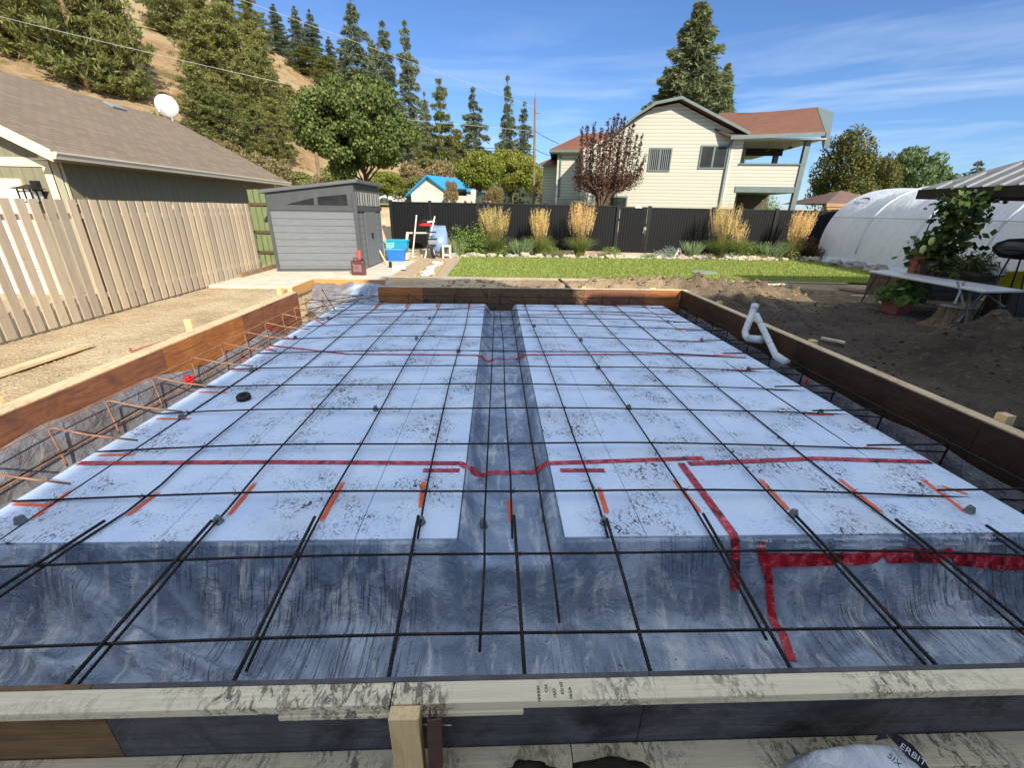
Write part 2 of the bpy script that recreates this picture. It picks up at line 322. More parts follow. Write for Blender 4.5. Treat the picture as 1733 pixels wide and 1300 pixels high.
def ps(x, y):
    ex_ = max(FX0-x, x-FX1, 0); ey0 = max(FY0-y, 0); ey1 = max(y-FY1, 0); e = max(ex_, ey0, ey1)
    z = None
    if e <= 0:
        if GL < x < GR:
            q = min(x-GL, GR-x); z = -.045-.165*sm(0, .14, q)
            z += .012*nz3(x*9, y*3)*sm(.03, .1, q)
        else: return -.165
    else:
        zf = -.035-.47*sm(-.02, .27, ey0)**.8 if ey0 > 0 else 0
        zs = -.035-.36*sm(0, .34, ex_)**.7 if ex_ > 0 else 0
        zb = -.05-.25*sm(0, .2, ey1) if ey1 > 0 and x > -2.4 else -.05-.3*sm(0, .3, ey1)
        z = min(zf, zs, zb)
        if GL < x < GR and ey0 > 0: q = min(x-GL, GR-x); z = min(z, -.045-.165*sm(0, .11, q))
        if GL < x < GR and ey1 > 0: z = min(z, -.2)
        wr = sm(.02, .12, e)
        z += wr*(.045*fbm(x*1.3, y*1.6, 1.1, 3)+.03*abs(nz3(x*2.2-y*2.6, y*1.1+x*.8))-.015)
        if ey0 > 0: z += folds(x, y)*wr
        g = min(x+3.925, 4.085-x)
        if g < .14: zt = ((.03-.17*sm(4.6, 5.6, y)-.2*sm(7.2, 8, y)) if x < 0 else -.1)+.06*nz3(y*1.3, 5); z = max(z, z+(zt-z)*(1-sm(0, .14, g)))
        if x < -2.4 and y > 9.4: z = max(z, -.3+.5*sm(9.5, 10.35, y)+.05*fbm(x, y, 2.5))
        if y < 1.16: z += .25*(1-sm(1.07, 1.16, y))
    return z
ex2 = [FX0-.006, FX0+.006, FX1-.006, FX1+.006, GL-.004, GL+.004, GR-.004, GR+.004]; ey2 = [FY0-.006, FY0+.006, FY1-.006, FY1+.006]
def axf(a, b, s, extra): v = [k for k in frange(a, b, s) if all(abs(k-e) > .01 for e in extra)]+[e for e in extra if a < e < b]; return sorted(v)
m, t, b = nodes('vapour_plastic', .16, .55)
v = mapping(t); big = noise(t, 1.5, 5, .55, v, 1.2); st = noise(t, 1, 5, .65, mapping(t, (95, 3.2, 5))); dr = noise(t, 38, 3, .6); sp = t.nodes.new('ShaderNodeSeparateXYZ'); t.links.new(v, sp.inputs[0])
cr2 = noise(t, 1, 6, .6, mapping(t, (7, 2.2, 2), rot=(0, 0, R(35))), 1.4)
col = ramp(t, big, (.34, (.17, .23, .34)), (.5, (.29, .375, .52)), (.66, (.62, .72, .88)))
col = mixc(t, ramp(t, cr2, (.54, 0.), (.68, .7)), col, (.88, .9, .93))
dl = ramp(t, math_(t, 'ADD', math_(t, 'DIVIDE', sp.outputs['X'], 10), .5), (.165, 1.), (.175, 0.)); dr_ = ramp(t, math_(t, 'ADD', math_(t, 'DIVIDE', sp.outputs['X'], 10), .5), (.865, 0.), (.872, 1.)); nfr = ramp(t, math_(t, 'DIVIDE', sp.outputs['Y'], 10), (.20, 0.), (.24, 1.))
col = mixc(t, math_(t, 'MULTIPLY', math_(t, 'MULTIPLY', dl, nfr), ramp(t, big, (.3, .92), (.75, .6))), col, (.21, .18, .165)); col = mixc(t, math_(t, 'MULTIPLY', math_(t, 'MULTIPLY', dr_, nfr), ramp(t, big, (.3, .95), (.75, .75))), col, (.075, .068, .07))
front = ramp(t, math_(t, 'DIVIDE', sp.outputs['Y'], 10), (.2, 1.), (.225, 0.))
zone = math_(t, 'MULTIPLY', front, ramp(t, noise(t, .9, 2, .5, mapping(t, (1, .35, 1))), (.44, 0.), (.54, 1.)))
col = mixc(t, math_(t, 'MULTIPLY', zone, ramp(t, st, (.54, 0.), (.58, .75))), col, (.04, .05, .07))
col = mixc(t, math_(t, 'MULTIPLY', front, ramp(t, dr, (.66, 0.), (.69, .7))), col, (.03, .03, .035))
t.links.new(col, b.inputs['Base Color']); t.links.new(ramp(t, dr, (.4, .10), (.65, .42)), b.inputs['Roughness'])
vz = t.nodes.new('ShaderNodeTexVoronoi'); vz.inputs['Scale'].default_value = 1.; vm = t.nodes.new('ShaderNodeVectorMath'); vm.operation = 'ADD'; nv = t.nodes.new('ShaderNodeTexNoise'); nv.inputs['Scale'].default_value = 2.2; vs_ = t.nodes.new('ShaderNodeVectorMath'); vs_.operation = 'SCALE'; vs_.inputs['Scale'].default_value = 1.6
vq = mapping(t, (6.5, 3.4, 4), rot=(0, 0, R(28))); t.links.new(v, nv.inputs['Vector']); t.links.new(nv.outputs['Color'], vs_.inputs[0]); t.links.new(vs_.outputs[0], vm.inputs[1]); t.links.new(vq, vm.inputs[0]); t.links.new(vm.outputs[0], vz.inputs['Vector'])
bump(t, b, math_(t, 'ADD', math_(t, 'MULTIPLY', vz.outputs['Distance'], 1.1), math_(t, 'MULTIPLY', noise(t, 5, 4, .6, v, 2.5), .7)), .65, .06)
tr = t.nodes.new('ShaderNodeBsdfTransparent'); tr.inputs[0].default_value = (.9, .93, .96, 1); ms = t.nodes.new('ShaderNodeMixShader'); ms.inputs[0].default_value = .24
t.links.new(b.outputs[0], ms.inputs[1]); t.links.new(tr.outputs[0], ms.inputs[2]); t.links.new(ms.outputs[0], t.nodes['Material Output'].inputs['Surface']); M_POLY = m
sheet = MB().grid(axf(-3.925, 4.085, .03, ex2), axf(1.07, 2.3, .018, ey2)+axf(2.335, 9.47, .05, ey2), ps)
sheet.grid(frange(-4.2, -2.46, .05), frange(9.475, 10.45, .05), lambda x, y: ps(x, y)+.03*fbm(x, y, 4))
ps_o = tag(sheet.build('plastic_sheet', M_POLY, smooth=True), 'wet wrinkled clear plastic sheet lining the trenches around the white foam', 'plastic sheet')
# printed maker's line along the sheet over the front foam edge
M_PRINT = mat('white_print', (.75, .8, .85), rough=.6)
for i, q in enumerate(((1275, 914), (1352, 916), (1435, 918), (1506, 914), (1600, 910), (1680, 915))):
    p = pz(q[0], q[1]-4, -.075); p.y = FY0-.035
    M = Matrix.Translation((p.x, FY0-.030, -.068))@Matrix.Rotation(math.pi, 4, 'Z')@Matrix.Rotation(R(-48), 4, 'X')
    text('Z Mercury Plastics', .026, M_PRINT, 'print', ps_o, M); text('3102201552', .022, M_PRINT, 'print', ps_o, Matrix.Translation((0, -.022, -.026))@M)
# foam boards
m, t, b = nodes('foam', .6, .25); v = mapping(t)
cl = noise(t, 1.45, 4, .55, v); f1 = noise(t, 30, 4, .75, mapping(t, (1, .55, 1), rot=(0, 0, .3)), 1.5); cl2 = noise(t, 3.2, 3, .5, v); f2 = noise(t, 55, 3, .8)
mask = math_(t, 'MULTIPLY', ramp(t, cl, (.44, 0.), (.56, 1.)), math_(t, 'MULTIPLY', ramp(t, f1, (.53, 0.), (.575, 1.)), ramp(t, cl2, (.42, .0), (.55, 1.))))
mask2 = math_(t, 'MULTIPLY', ramp(t, f2, (.60, 0.), (.64, .85)), ramp(t, cl2, (.5, .2), (.66, 1.)))
base = ramp(t, noise(t, 2.3, 5, .6, v), (.3, (.56, .70, .93)), (.7, (.72, .83, .98)))
base = mixc(t, ramp(t, cl, (.48, 0.), (.70, .42)), base, (.40, .42, .46))
t.links.new(mixc(t, mask2, mixc(t, mask, base, (.05, .045, .045)), (.09, .08, .075)), b.inputs['Base Color']); bump(t, b, noise(t, 7, 4, .5), .25, .006); M_FOAM = m
foams = []
for (a, b_, s_) in ((-3.3, -2.07, 'leftmost strip by the sunlit trench'), (-2.066, -.874, 'middle strip left of the gutter'), (-.87, -.24, 'narrow strip touching the gutter on its left'),
                 (.44, .962, 'narrow strip touching the gutter on its right'), (.966, 2.186, 'middle strip right of the gutter'), (2.19, 3.68, 'rightmost strip by the dark trench')):
    yc = [FY0, 4.58+(.6 if len(foams) % 2 else 0), 7.02+(.6 if len(foams) % 2 else 0), FY1]
    for y0, y1, w_ in zip(yc, yc[1:], ('near', 'middle', 'far')):
        o = MB().box(a, y0+.0015, -.15, b_, y1-.0015, FZ).build('foam_board', M_FOAM, bevel=.004); tag(o, w_+' white foam board of the '+s_, 'foam board', 'white insulation boards under the rebar'); foams.append((a, b_, o, y0, y1))
tag(MB().box(GL-.02, FY0-.02, -.30, GR+.02, FY1, -.245).build('foam_board', M_FOAM), 'white foam board seen through the plastic at the bottom of the gutter', 'foam board')
def foam_at(x, y):
    return min(foams, key=lambda q: max(q[0]-x, x-q[1], 0)+max(q[3]-y, y-q[4], 0))[2]
def top(x, y):
    if FY0 <= y <= FY1 and (FX0 <= x <= GL or GR <= x <= FX1): return FZ
    return ps(x, y)
def ribbon(mb, pts, w, lift=.004, step=.03):
    P = [Vector((p[0], p[1], 0)) for p in pts]; Q = []
    for a, b_ in zip(P, P[1:]):
        n = max(1, int((b_-a).length/step)); Q += [a+(b_-a)*i/n for i in range(n)]
    Q.append(P[-1]); L_ = len(Q); v = []; uv = []
    tot = sum((Q[i+1]-Q[i]).length for i in range(L_-1)); acc = 0
    for i, q in enumerate(Q):
        d = (Q[min(i+1, L_-1)]-Q[max(i-1, 0)]).normalized(); s_ = Vector((-d.y, d.x, 0))
        for k in (-.5, 0, .5):
            r_ = q+s_*w*k; zz = max(top(r_.x, r_.y), top(r_.x, r_.y+.01), top(r_.x, r_.y-.012)); v.append((r_.x, r_.y, zz+lift))
        uv.append(acc/tot)
        if i < L_-1: acc += (Q[i+1]-q).length
    f = []; u = []
    for i in range(L_-1):
        for k in (0, 1):
            f.append((i*3+k, i*3+k+1, i*3+k+4, i*3+k+3)); u += [(uv[i], k/2), (uv[i], k/2+.5), (uv[i+1], k/2+.5), (uv[i+1], k/2)]
    return mb.add(v, f, u)
m, t, b = nodes('red_tape', .25, .5); a = noise(t, 16, 5, .7); bb = noise(t, 11, 3, .6)
col = ramp(t, a, (.4, (.34, .006, .015)), (.52, (.52, .02, .04)), (.66, (.72, .16, .18))); col = mixc(t, ramp(t, bb, (.56, 0.), (.60, .85)), col, (.05, .004, .008)); t.links.new(col, b.inputs['Base Color']); bump(t, b, a, .5, .02); M_TAPE = m
def tp(p, z=None):
    q = psurf(p[0], p[1], top, 1., 12, 3000); return (q.x, q.y)
TAPES = [('long near red tape strip crossing the left foam and dipping through the gutter', [(133, 785), (460, 783), (780, 785), (789, 791), (797, 798), (808, 800), (830, 801), (860, 801), (890, 800), (905, 798), (917, 792), (930, 785), (1190, 776)], .056),
  ('red tape strip running right from the tape corner to the foam edge', [(1165, 786), (1380, 777), (1575, 783)], .056),
  ('red tape strip dropping over the foam edge below the tape corner', [(1152, 785), (1228, 888), (1243, 1005)], .06),
  ('red tape strip down the plastic beside the tenth near rebar', [(1284, 925), (1300, 985), (1325, 1075), (1340, 1120)], .05),
  ('red tape strip across the wrinkled plastic at the near right', [(1296, 955), (1440, 953), (1540, 946), (1640, 955), (1732, 960)], .034),
  ('thin far red tape strip crossing the foam and gutter', [(410, 603), (590, 600), (808, 602), (813, 605), (820, 608), (835, 609), (860, 609), (874, 608), (881, 605), (888, 602), (1120, 600), (1262, 606)], .05),
  ('furthest red tape strip near the far form', [(570, 533), (830, 531)], .05), ('furthest right red tape strip near the far form', [(880, 533), (1020, 532), (1140, 538)], .05),
  ('short red tape dash left of the gutter', [(716, 797), (778, 797)], .05), ('short red tape dash right of the gutter', [(948, 797), (1023, 797)], .05)]
for l, p, w_ in TAPES: tag(ribbon(MB(), [tp(q) for q in p], w_, .005+.002*('corner' in l)).build('red_tape', M_TAPE, smooth=True), l, 'tape', 'red sheathing tape on foam and plastic')
m, t, b = nodes('orange_spray', .6, .2); b.inputs['Base Color'].default_value = (.95, .15, .045, 1)
uvn = t.nodes.new('ShaderNodeTexCoord'); s2 = t.nodes.new('ShaderNodeSeparateXYZ'); t.links.new(uvn.outputs['UV'], s2.inputs[0])
ed = math_(t, 'MULTIPLY', math_(t, 'MULTIPLY', s2.outputs['Y'], math_(t, 'SUBTRACT', 1., s2.outputs['Y'])), 4.); eu = math_(t, 'MULTIPLY', math_(t, 'MULTIPLY', s2.outputs['X'], math_(t, 'SUBTRACT', 1., s2.outputs['X'])), 9.); eu = math_(t, 'MINIMUM', eu, 1.)
al = ramp(t, math_(t, 'MULTIPLY', math_(t, 'MULTIPLY', ed, eu), math_(t, 'ADD', noise(t, 25, 4, .6), .45)), (.12, 0.), (.95, .92)); t.links.new(al, b.inputs['Alpha']); M_SPRAY = m
def spray(a, b_, w_=.035):
    a = tp(a); b_ = tp(b_); x = (a[0]+b_[0])/2; o = foam_at(x, (a[1]+b_[1])/2) if not (GL < x < GR) and a[1] > FY0 else ps_o
    ribbon(MB(), [a, b_], w_, .0025).build('paint_mark', M_SPRAY, o)
for s_ in (((272, 832), (213, 877)), ((434, 816), (385, 876)), ((583, 813), (541, 888)), ((717, 813), (712, 863)), ((862, 842), (866, 888)), ((1013, 824), (1028, 873)), ((1138, 810), (1188, 872)),
           ((1283, 808), (1338, 868)), ((1416, 808), (1498, 873)), ((1556, 808), (1640, 872)), ((18, 853), (95, 857)), ((124, 828), (50, 882))): spray(*s_, .05)
for s_ in (((163, 771), (232, 770)), ((262, 709), (326, 710)), ((334, 664), (388, 665)), ((390, 628), (443, 627)), ((425, 599), (470, 597)), ((455, 578), (500, 577)), ((510, 553), (555, 553)), ((540, 541), (580, 541)), ((1362, 702), (1414, 703)), ((1293, 659), (1346, 661)),
           ((1240, 626), (1280, 627)), ((1205, 601), (1250, 600)), ((1170, 577), (1208, 577)), ((1140, 558), (1175, 560)), ((1110, 545), (1140, 547)), ((1460, 758), (1515, 761)), ((1590, 822), (1640, 838))): spray(*s_, .05)
for x in (640, 690, 741, 795, 888, 938, 988, 1038, 1088): spray((x, 514), (x-(866-x)*.02, 521), .07)
# ================================================================ formwork
def plymat(name, c1, c2, c3, sc_=1.6):
    m, t, b = nodes(name, .6, .3); v = mapping(t); a = noise(t, sc_, 6, .65, v, .6); g_ = noise(t, 1, 5, .6, mapping(t, (2, 2, 26)), 1.2)
    col = ramp(t, a, (.34, c1), (.5, c2), (.66, c3)); col = mixc(t, ramp(t, g_, (.42, 0.), (.62, .6)), col, tuple(k*.4 for k in c2))
    t.links.new(col, b.inputs['Base Color']); bump(t, b, g_, .3, .004); return m
M_RED = plymat('form_ply_red', (.24, .09, .05), (.30, .12, .06), (.15, .07, .05), 2.4); M_ORG = plymat('form_ply_orange', (.52, .22, .07), (.46, .17, .05), (.34, .13, .05))
M_DRK = plymat('form_ply_shaded_brown', (.12, .065, .035), (.20, .11, .05), (.055, .035, .025), 3); M_GRY = plymat('form_ply_grey', (.055, .056, .06), (.12, .122, .13), (.03, .028, .03), 3.0); M_OSB = plymat('form_ply_brown', (.28, .17, .08), (.22, .13, .06), (.16, .09, .045), 2)  # the dark brown ply paints the shade on the far wall's panels
def lumber(name, c1=(.72, .60, .40), c2=(.60, .47, .29), st=(2, 30, 30), dirt=None):
    m, t, b = nodes(name, .8, .2); v = mapping(t, st); g_ = noise(t, 1, 6, .6, v, 1.5); col = ramp(t, g_, (.35, c1), (.62, c2)); n_ = noise(t, 2.6, 3, .5)
    if dirt is not None:
        msk = math_(t, 'MULTIPLY', ramp(t, n_, (.42, 0.), (.6, 1.)), ramp(t, noise(t, 32, 5, .75, mapping(t, (1, .5, 1), rot=(0, 0, .8)), 1), (.48, 0.), (.58, .85)))
        col = mixc(t, msk, col, dirt)
    t.links.new(col, b.inputs['Base Color']); bump(t, b, g_, .35, .003); return m
M_LUMX = lumber('lumber_along', (.82, .72, .52), (.70, .60, .43), (2, 40, 40), (.10, .085, .07)); M_LUMY = lumber('lumber_deep', (.78, .63, .40), (.62, .46, .27), (40, 2, 40), (.36, .27, .17)); M_LUMZ = lumber('lumber_up', (.80, .62, .34), (.66, .46, .22), (40, 40, 2))
T = .28
def panels(parent, along, fixed, th, cuts, z0, z1, mats_):
    for (a, b_), m_ in zip(zip(cuts, cuts[1:]), mats_):
        if along == 'y': MB().box(min(fixed, fixed+th), a+.002, z0, max(fixed, fixed+th), b_-.002, z1).build('plywood_panel', m_, parent)
        else: MB().box(a+.002, min(fixed, fixed+th), z0, b_-.002, max(fixed, fixed+th), z1).build('plywood_panel', m_, parent)
fl = thing('form_wall', (-3.95, 5, 0), 'long sunlit left form wall of brown plywood topped with pale lumber', 'formwork')
panels(fl, 'y', -3.935, -.02, (1.064, 4.05, 5.0, 6.7, 8.72), -.6, T-.012, (M_RED, M_RED, M_ORG, M_RED))
MB().box(-4.13, 1.065, T-.04, -3.957, 8.74, T).build('top_plate', M_LUMY, fl, bevel=.004)
fr = thing('form_wall', (4.1, 5, 0), 'right form wall in deep shade beside the dark soil', 'formwork')
M_RD = plymat('form_ply_shaded', (.06, .032, .016), (.04, .022, .013), (.022, .014, .01)); M_RD2 = plymat('form_ply_shaded_orange', (.12, .055, .022), (.085, .04, .018), (.045, .024, .013))  # darkened ply for the right wall: its deep shade is put into the colour
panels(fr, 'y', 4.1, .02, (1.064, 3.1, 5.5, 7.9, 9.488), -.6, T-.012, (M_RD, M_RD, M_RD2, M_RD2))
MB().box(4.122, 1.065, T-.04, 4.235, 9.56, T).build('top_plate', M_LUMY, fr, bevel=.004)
ff = thing('form_wall', (.8, 9.5, 0), 'far form wall with shade-darkened and orange plywood panels', 'formwork')
panels(ff, 'x', 9.49, .02, (-2.56, -1.6, -.15, 1.95, 3.3, 4.1), -.6, T-.012, (M_ORG, M_DRK, M_DRK, M_RED, M_ORG))
MB().box(-2.56, 9.511, T-.04, 4.12, 9.56, T).build('top_plate', M_LUMX, ff, bevel=.003)
fc = thing('form_wall', (-3.4, 10.4, 0), 'raised corner form of fresh orange lumber by the shed pad', 'formwork')
MB().box(-4.27, 8.8, .10, -4.232, 10.38, T+.01).build('side_board', lumber('lumber_orange', (.66, .36, .13), (.55, .27, .09), (3, 40, 40)), fc, bevel=.003)
MB().box(-4.232, 10.34, .10, -2.6, 10.378, T+.01).build('back_board', bpy.data.materials['lumber_orange'], fc, bevel=.003)
tag(MB().box(-4.15, 10.3, -.3, -2.62, 10.335, .095).build('foam_strip', M_FOAM), 'white foam strip below the raised corner form', 'foam board')
fn = thing('form_wall', (0, 1.05, 0), 'near form wall of grey plywood under a pale muddy plate', 'formwork')
panels(fn, 'x', 1.044, .018, (-4.13, -1.42, .57, 4.235), -.4, T-.002, (M_OSB, M_GRY, M_GRY))
for a, b_ in ((-4.13, -.362), (-.358, 4.235)):
    o = MB().box(a, .966, T-.038, b_, 1.042, T).build('top_plate', M_LUMX, fn, bevel=.003)
MB().box(-.74, .958, T-.06, .10, .985, T-.0395).build('cleat', M_LUMX, fn, bevel=.002)
for a, b_ in ((-4.1, -1.2), (-1.196, .3), (.304, 4.3)): MB().box(a, .93, -.148, b_, 1.041, -.11).build('bottom_plate', M_LUMX, fn, bevel=.003)
M_INK = mat('ink', (.06, .06, .065), rough=.8)
for i, s_ in enumerate(('HHHHH', 'C5A', '15A3', 'KD HT', 'NLGA')):
    text(s_, .015, M_INK, 'grade_stamp', fn, Matrix.Translation((.155+.028*i, .998+(.01 if i % 2 else -.008), T+.0015))@Matrix.Rotation(R(90), 4, 'Z'))
def stake(name, x, y, z0, z1, w_, d_, m_, label, tip=True, lean=(0, 0), cat='stake', grp='stakes holding the forms'):
    mb = MB(); a = Vector((x+lean[0], y+lean[1], z1)); b0 = Vector((x, y, z0)); mb.bar(b0, a, w_, d_, (0, 1, 0)); return tag(mb.build(name, m_, bevel=.003), label, cat, grp)
PITLOW=1
stake('wooden_stake', -.30, .925, -.4, T+.025, .10, .045, M_LUMZ, 'pale wooden stake with a long crack against the near form')
sx_ = MB(); 
for a, b_ in (((-.235, .90), (-.19, .905)), ((-.235, .90), (-.232, .945))): sx_.prism([(a[0], a[1], -.1), (b_[0], b_[1], -.1), (b_[0]+.003, b_[1]+.004, -.1), (a[0]+.003, a[1]+.004, -.1)], (.012, 0, T+.14-.02))
st_ = thing('steel_stake', (-.22, .92, -.1), 'dark rusty angle-iron stake beside the cracked wooden stake', 'stake', 'stakes holding the forms'); sx_.build('angle_bar', mat('rust_red', (.13, .05, .045), (.08, .045, .045), 20, .6, .4, 60, .4, .003), st_); MB().tube([(-.205, .955, .282), (-.19, .93, .245)], .003, 6).build('nail', mat('steel', (.5, .5, .52), rough=.3, metal=1), st_)
MB().tube([(-.25, .948, .2), (-.15, .94, .205)], .0025, 6).build('nail', MATS['steel'], st_)
for q, l in (((20, 682), 'short yellow lumber stake outside the near left form'), ((320, 556), 'tall yellow lumber stake outside the middle left form'), ((493, 497), 'thin pale stake at the far left form corner'), ((478, 490), 'stubby pale block at the far left corner')):
    p = pz(q[0], q[1], T); stake('wooden_stake', -4.19 if p.x > -4.4 else p.x, p.y, -.1, T+(.05 if 'short' in l or 'stubby' in l else .13), .085, .04, M_LUMZ, l)
for q, l in (((1675, 712), 'yellow stake block standing above the near right form'), ((1388, 578), 'low pale stake behind the middle right form'), ((1222, 512), 'low pale stake behind the far right form')):
    p = pz(q[0], q[1], T); stake('wooden_stake', 4.285, p.y, -.1, T+(.06 if 'yellow' in l else .02), .085, .085, M_LUMZ, l)
stake('wooden_stake', 1.95, 9.6, -.1, T+.03, .09, .05, M_LUMZ, 'small pale stake behind the middle of the far form'); stake('wooden_stake', 3.5, 9.6, -.1, T+.02, .12, .05, M_LUMZ, 'small pale stake behind the right end of the far form')
# braces lying on the soil behind
for a, b_, l in (((1205, 486), (1275, 483), 'pale scrap board on the soil behind the far right form corner'), ((1283, 483), (1330, 482), 'second pale scrap board on the soil further right of the corner'), ((700, 478), (795, 474), 'long pale lumber piece lying behind the far form left half')):
    a = pz(*a, .16); b_ = pz(*b_, .16); tag(MB().bar((a.x, a.y, a.z+.02), (b_.x, b_.y, b_.z+.02), .08, .035).build('scrap_board', M_LUMX), l, 'board')
for a, l in (((958, 478), 'dark iron brace behind the middle of the far form'), ((1097, 480), 'dark iron brace behind the right of the far form')):
    a = pz(*a, .2); tag(MB().bar((a.x-.12, a.y+.4, .22), (a.x+.1, 9.6, .1), .05, .04).build('form_brace', mat('dark_iron', (.05, .035, .03), rough=.6)), l, 'brace')
p0, p1 = Vector((-5.66, 3.6, .03)), Vector((-5.58, 5.85, .05)); tag(MB().bar(p0, p1, .14, .04).build('wooden_plank', M_LUMY, bevel=.004), 'loose yellow plank lying on the gravel beside the picket fence', 'plank')
a, b_ = pz(222, 596, .04), pz(305, 569, .1); tag(MB().bar(a, b_, .03, .03).bar(a, a+Vector((0, 0, .06)), .02, .02).build('rusty_stake', mat('rust_orange', (.42, .16, .09), (.3, .12, .07), 18, .8)), 'rusty iron stake lying outside the left form', 'stake')

# loose clods and stones scattered over the bare ground
def clods(n, fxy, smin, smax, seed, name, m_):
    rs = np.random.RandomState(seed); V = []; F = []; k = 0
    base = np.array([(1, 0, 0), (0, 1, 0), (-1, 0, 0), (0, -1, 0), (0, 0, 1), (0, 0, -1)], float); tri = [(0, 1, 4), (1, 2, 4), (2, 3, 4), (3, 0, 4), (1, 0, 5), (2, 1, 5), (3, 2, 5), (0, 3, 5)]
    for _ in range(n):
        x, y = fxy(rs); s_ = smin+(smax-smin)*rs.uniform()**4; a = rs.uniform(0, 6.28); c, s2 = math.cos(a), math.sin(a)
        q = base*rs.uniform(.6, 1.2, (6, 3))*np.array([1, .75, .55])*s_; q = np.stack([q[:, 0]*c-q[:, 1]*s2, q[:, 0]*s2+q[:, 1]*c, q[:, 2]], 1)+np.array([x, y, gz(x, y)+s_*.12]); V += q.tolist(); F += [tuple(i+k for i in t_) for t_ in tri]; k += 6
    o = MB(); o.v = V; o.f = F; return struct(o.build(name, m_), 'stuff')
def leftf(rs):
    y = .9+11*rs.uniform()**1.3; return rs.uniform(-6.7, -4.2), y
def farf(rs):
    while 1:
        x, y = rs.uniform(-2.2, 8.5), rs.uniform(9.62, 12.4)
        if gz(x, y) > -.2: return x, y
def rightf(rs): return rs.uniform(4.4, 11), .8+8.8*rs.uniform()
clods(9000, leftf, .004, .032, 1, 'gravel', mat('gravel_tan', (.50, .38, .25), (.36, .25, .15), 7, .95)); clods(2600, farf, .01, .085, 2, 'soil_clods', mat('clod_tan', (.34, .235, .15), (.22, .15, .095), 5, .95)); clods(3600, rightf, .006, .05, 3, 'dark_soil_clods', mat('clod_dark', (.055, .042, .034), (.03, .023, .018), 5, .95))
# ================================================================ rebar
m, t, b = nodes('rebar', .65, .25, .1); v = mapping(t); a = noise(t, 12, 5, .7); t.links.new(ramp(t, a, (.4, (.012, .014, .015)), (.56, (.026, .023, .02)), (.70, (.10, .045, .025))), b.inputs['Base Color'])
bump(t, b, noise(t, 90, 2, .5), .6, .004); M_BAR = m
M_RUST = mat('rebar_rust', (.42, .22, .13), (.24, .12, .08), 9, .7, .3, 90, .5, .003)
YS = [1.49, 1.964, 2.551, 3.221, 3.923, 4.565, 5.181, 5.82, 6.544, 7.323, 7.895, 8.5, 9.13]
XS = [(-3.6, -3.62), (-3.0, -3.01), (-2.44, -2.45), (-1.8, -1.81), (-1.15, -1.17), (-.51, -.546), (.12, .084), (.72, .62), (1.37, 1.275), (2.0, 1.92), (2.61, 2.57), (3.17, 3.23)]
def bz(x, y):
    z = .0-.055*abs(x/3.4)**3; z += .006*math.sin(x*2.1+y*1.7); return z-.09*(1-sm(1.1, 2.3, y))
def barname(i): return ORD[i]
def rebar_mesh(pts, r):
    mb = MB(); mb.tube(pts, r, 7); L_ = 0
    return mb
def ribs(mb, pts, r, step=.022):                  # raised deformations on the nearest bars
    P = [Vector(p) for p in pts]
    for a, b_ in zip(P, P[1:]):
        d = b_-a; n = int(d.length/step); u = d.normalized()
        for k in range(n): c = a+u*(k*step+.5*step); mb.tube([c-u*.004, c-u*.002, c+u*.002, c+u*.004], [r, r*1.14, r*1.14, r], 7, False)
CROSS = []
for i, y in enumerate(YS):
    sl_ = (.012*math.sin(i*2.3)); pts = [(x, y+sl_*x/4-.025*abs(x/3.5)**3, bz(x, y)+.0075) for x in frange(-3.3 if y > 2 else -3.9, 4.0, .5)]
    mb = rebar_mesh(pts, .0072)
    if i < 4: ribs(mb, pts, .0072)
    o_ = tag(mb.build('rebar', M_BAR, smooth=True), f'dark rebar running across the slab, {barname(i)} crosswise bar from the near form', 'rebar', 'crosswise rebar of the slab grid')
    CROSS.append((y, o_))
LT = [(175, 876, 0, 1010), (358, 880, 125, 1152), (533, 876, 403, 1147), (708, 874, 660, 1143), (870, 872, 887, 1137), (1027, 878, 1097, 1132), (1190, 870, 1330, 1125), (1347, 872, 1572, 1120), (1518, 874, 1733, 1065), (1675, 878, 1800, 985)]
LAPS = []
for q in LT:
    a = pz(q[0], q[1], .012); b_ = pz(q[2], q[3], -.085); d = b_-a; LAPS.append((a.x, a.y, d.x/d.y))
for i, (xa, xb) in enumerate(XS):
    pts = []
    for y in [1.25+.1*(i % 3), 1.7, 2.1, 2.4, 2.7, 3.0]+frange(3.5, 9.42, .55):
        x = xa+(xb-xa)*(y-2.5)/6.6+.012*math.sin(y*1.3+i); lp_ = min(LAPS, key=lambda q: abs(q[0]-xa)); x += (lp_[0]+lp_[2]*(y-lp_[1])+.019*(1 if xa < 0 else -1)-x)*(1-sm(2.1, 3.0, y))*(abs(lp_[0]-xa) < .3); pts.append((x, y, bz(x, y)-.0075+.02*sm(9, 9.4, y)))
    if i in (5, 6, 7): pts = [p for p in pts if p[1] > 2.0]
    mb = rebar_mesh(pts, .0072); ribs(mb, pts[:6], .0072)
    tag(mb.build('rebar', M_BAR, smooth=True), f'dark rebar running away from the camera, {barname(i)} lengthwise bar from the left', 'rebar', 'lengthwise rebar of the slab grid')
for i, q in enumerate(LT):
    a = pz(q[0], q[1], .012); b_ = pz(q[2], q[3], -.085); d = b_-a; b_ = a+d*((1.085-a.y)/d.y); b_.z = -.085
    a.z = bz(a.x, a.y)+.014; pts = [a, a.lerp(b_, .35)+Vector((0, 0, .004)), a.lerp(b_, .7)+Vector((0, 0, -.002)), b_]
    mb = MB(); mb.tube(pts, .0092, 8); ribs(mb, pts, .0092, .02)
    tag(mb.build('rebar', M_BAR, smooth=True), f'thick short lap rebar over the near trench, {barname(i)} from the left', 'rebar', 'lap bars over the near trench')
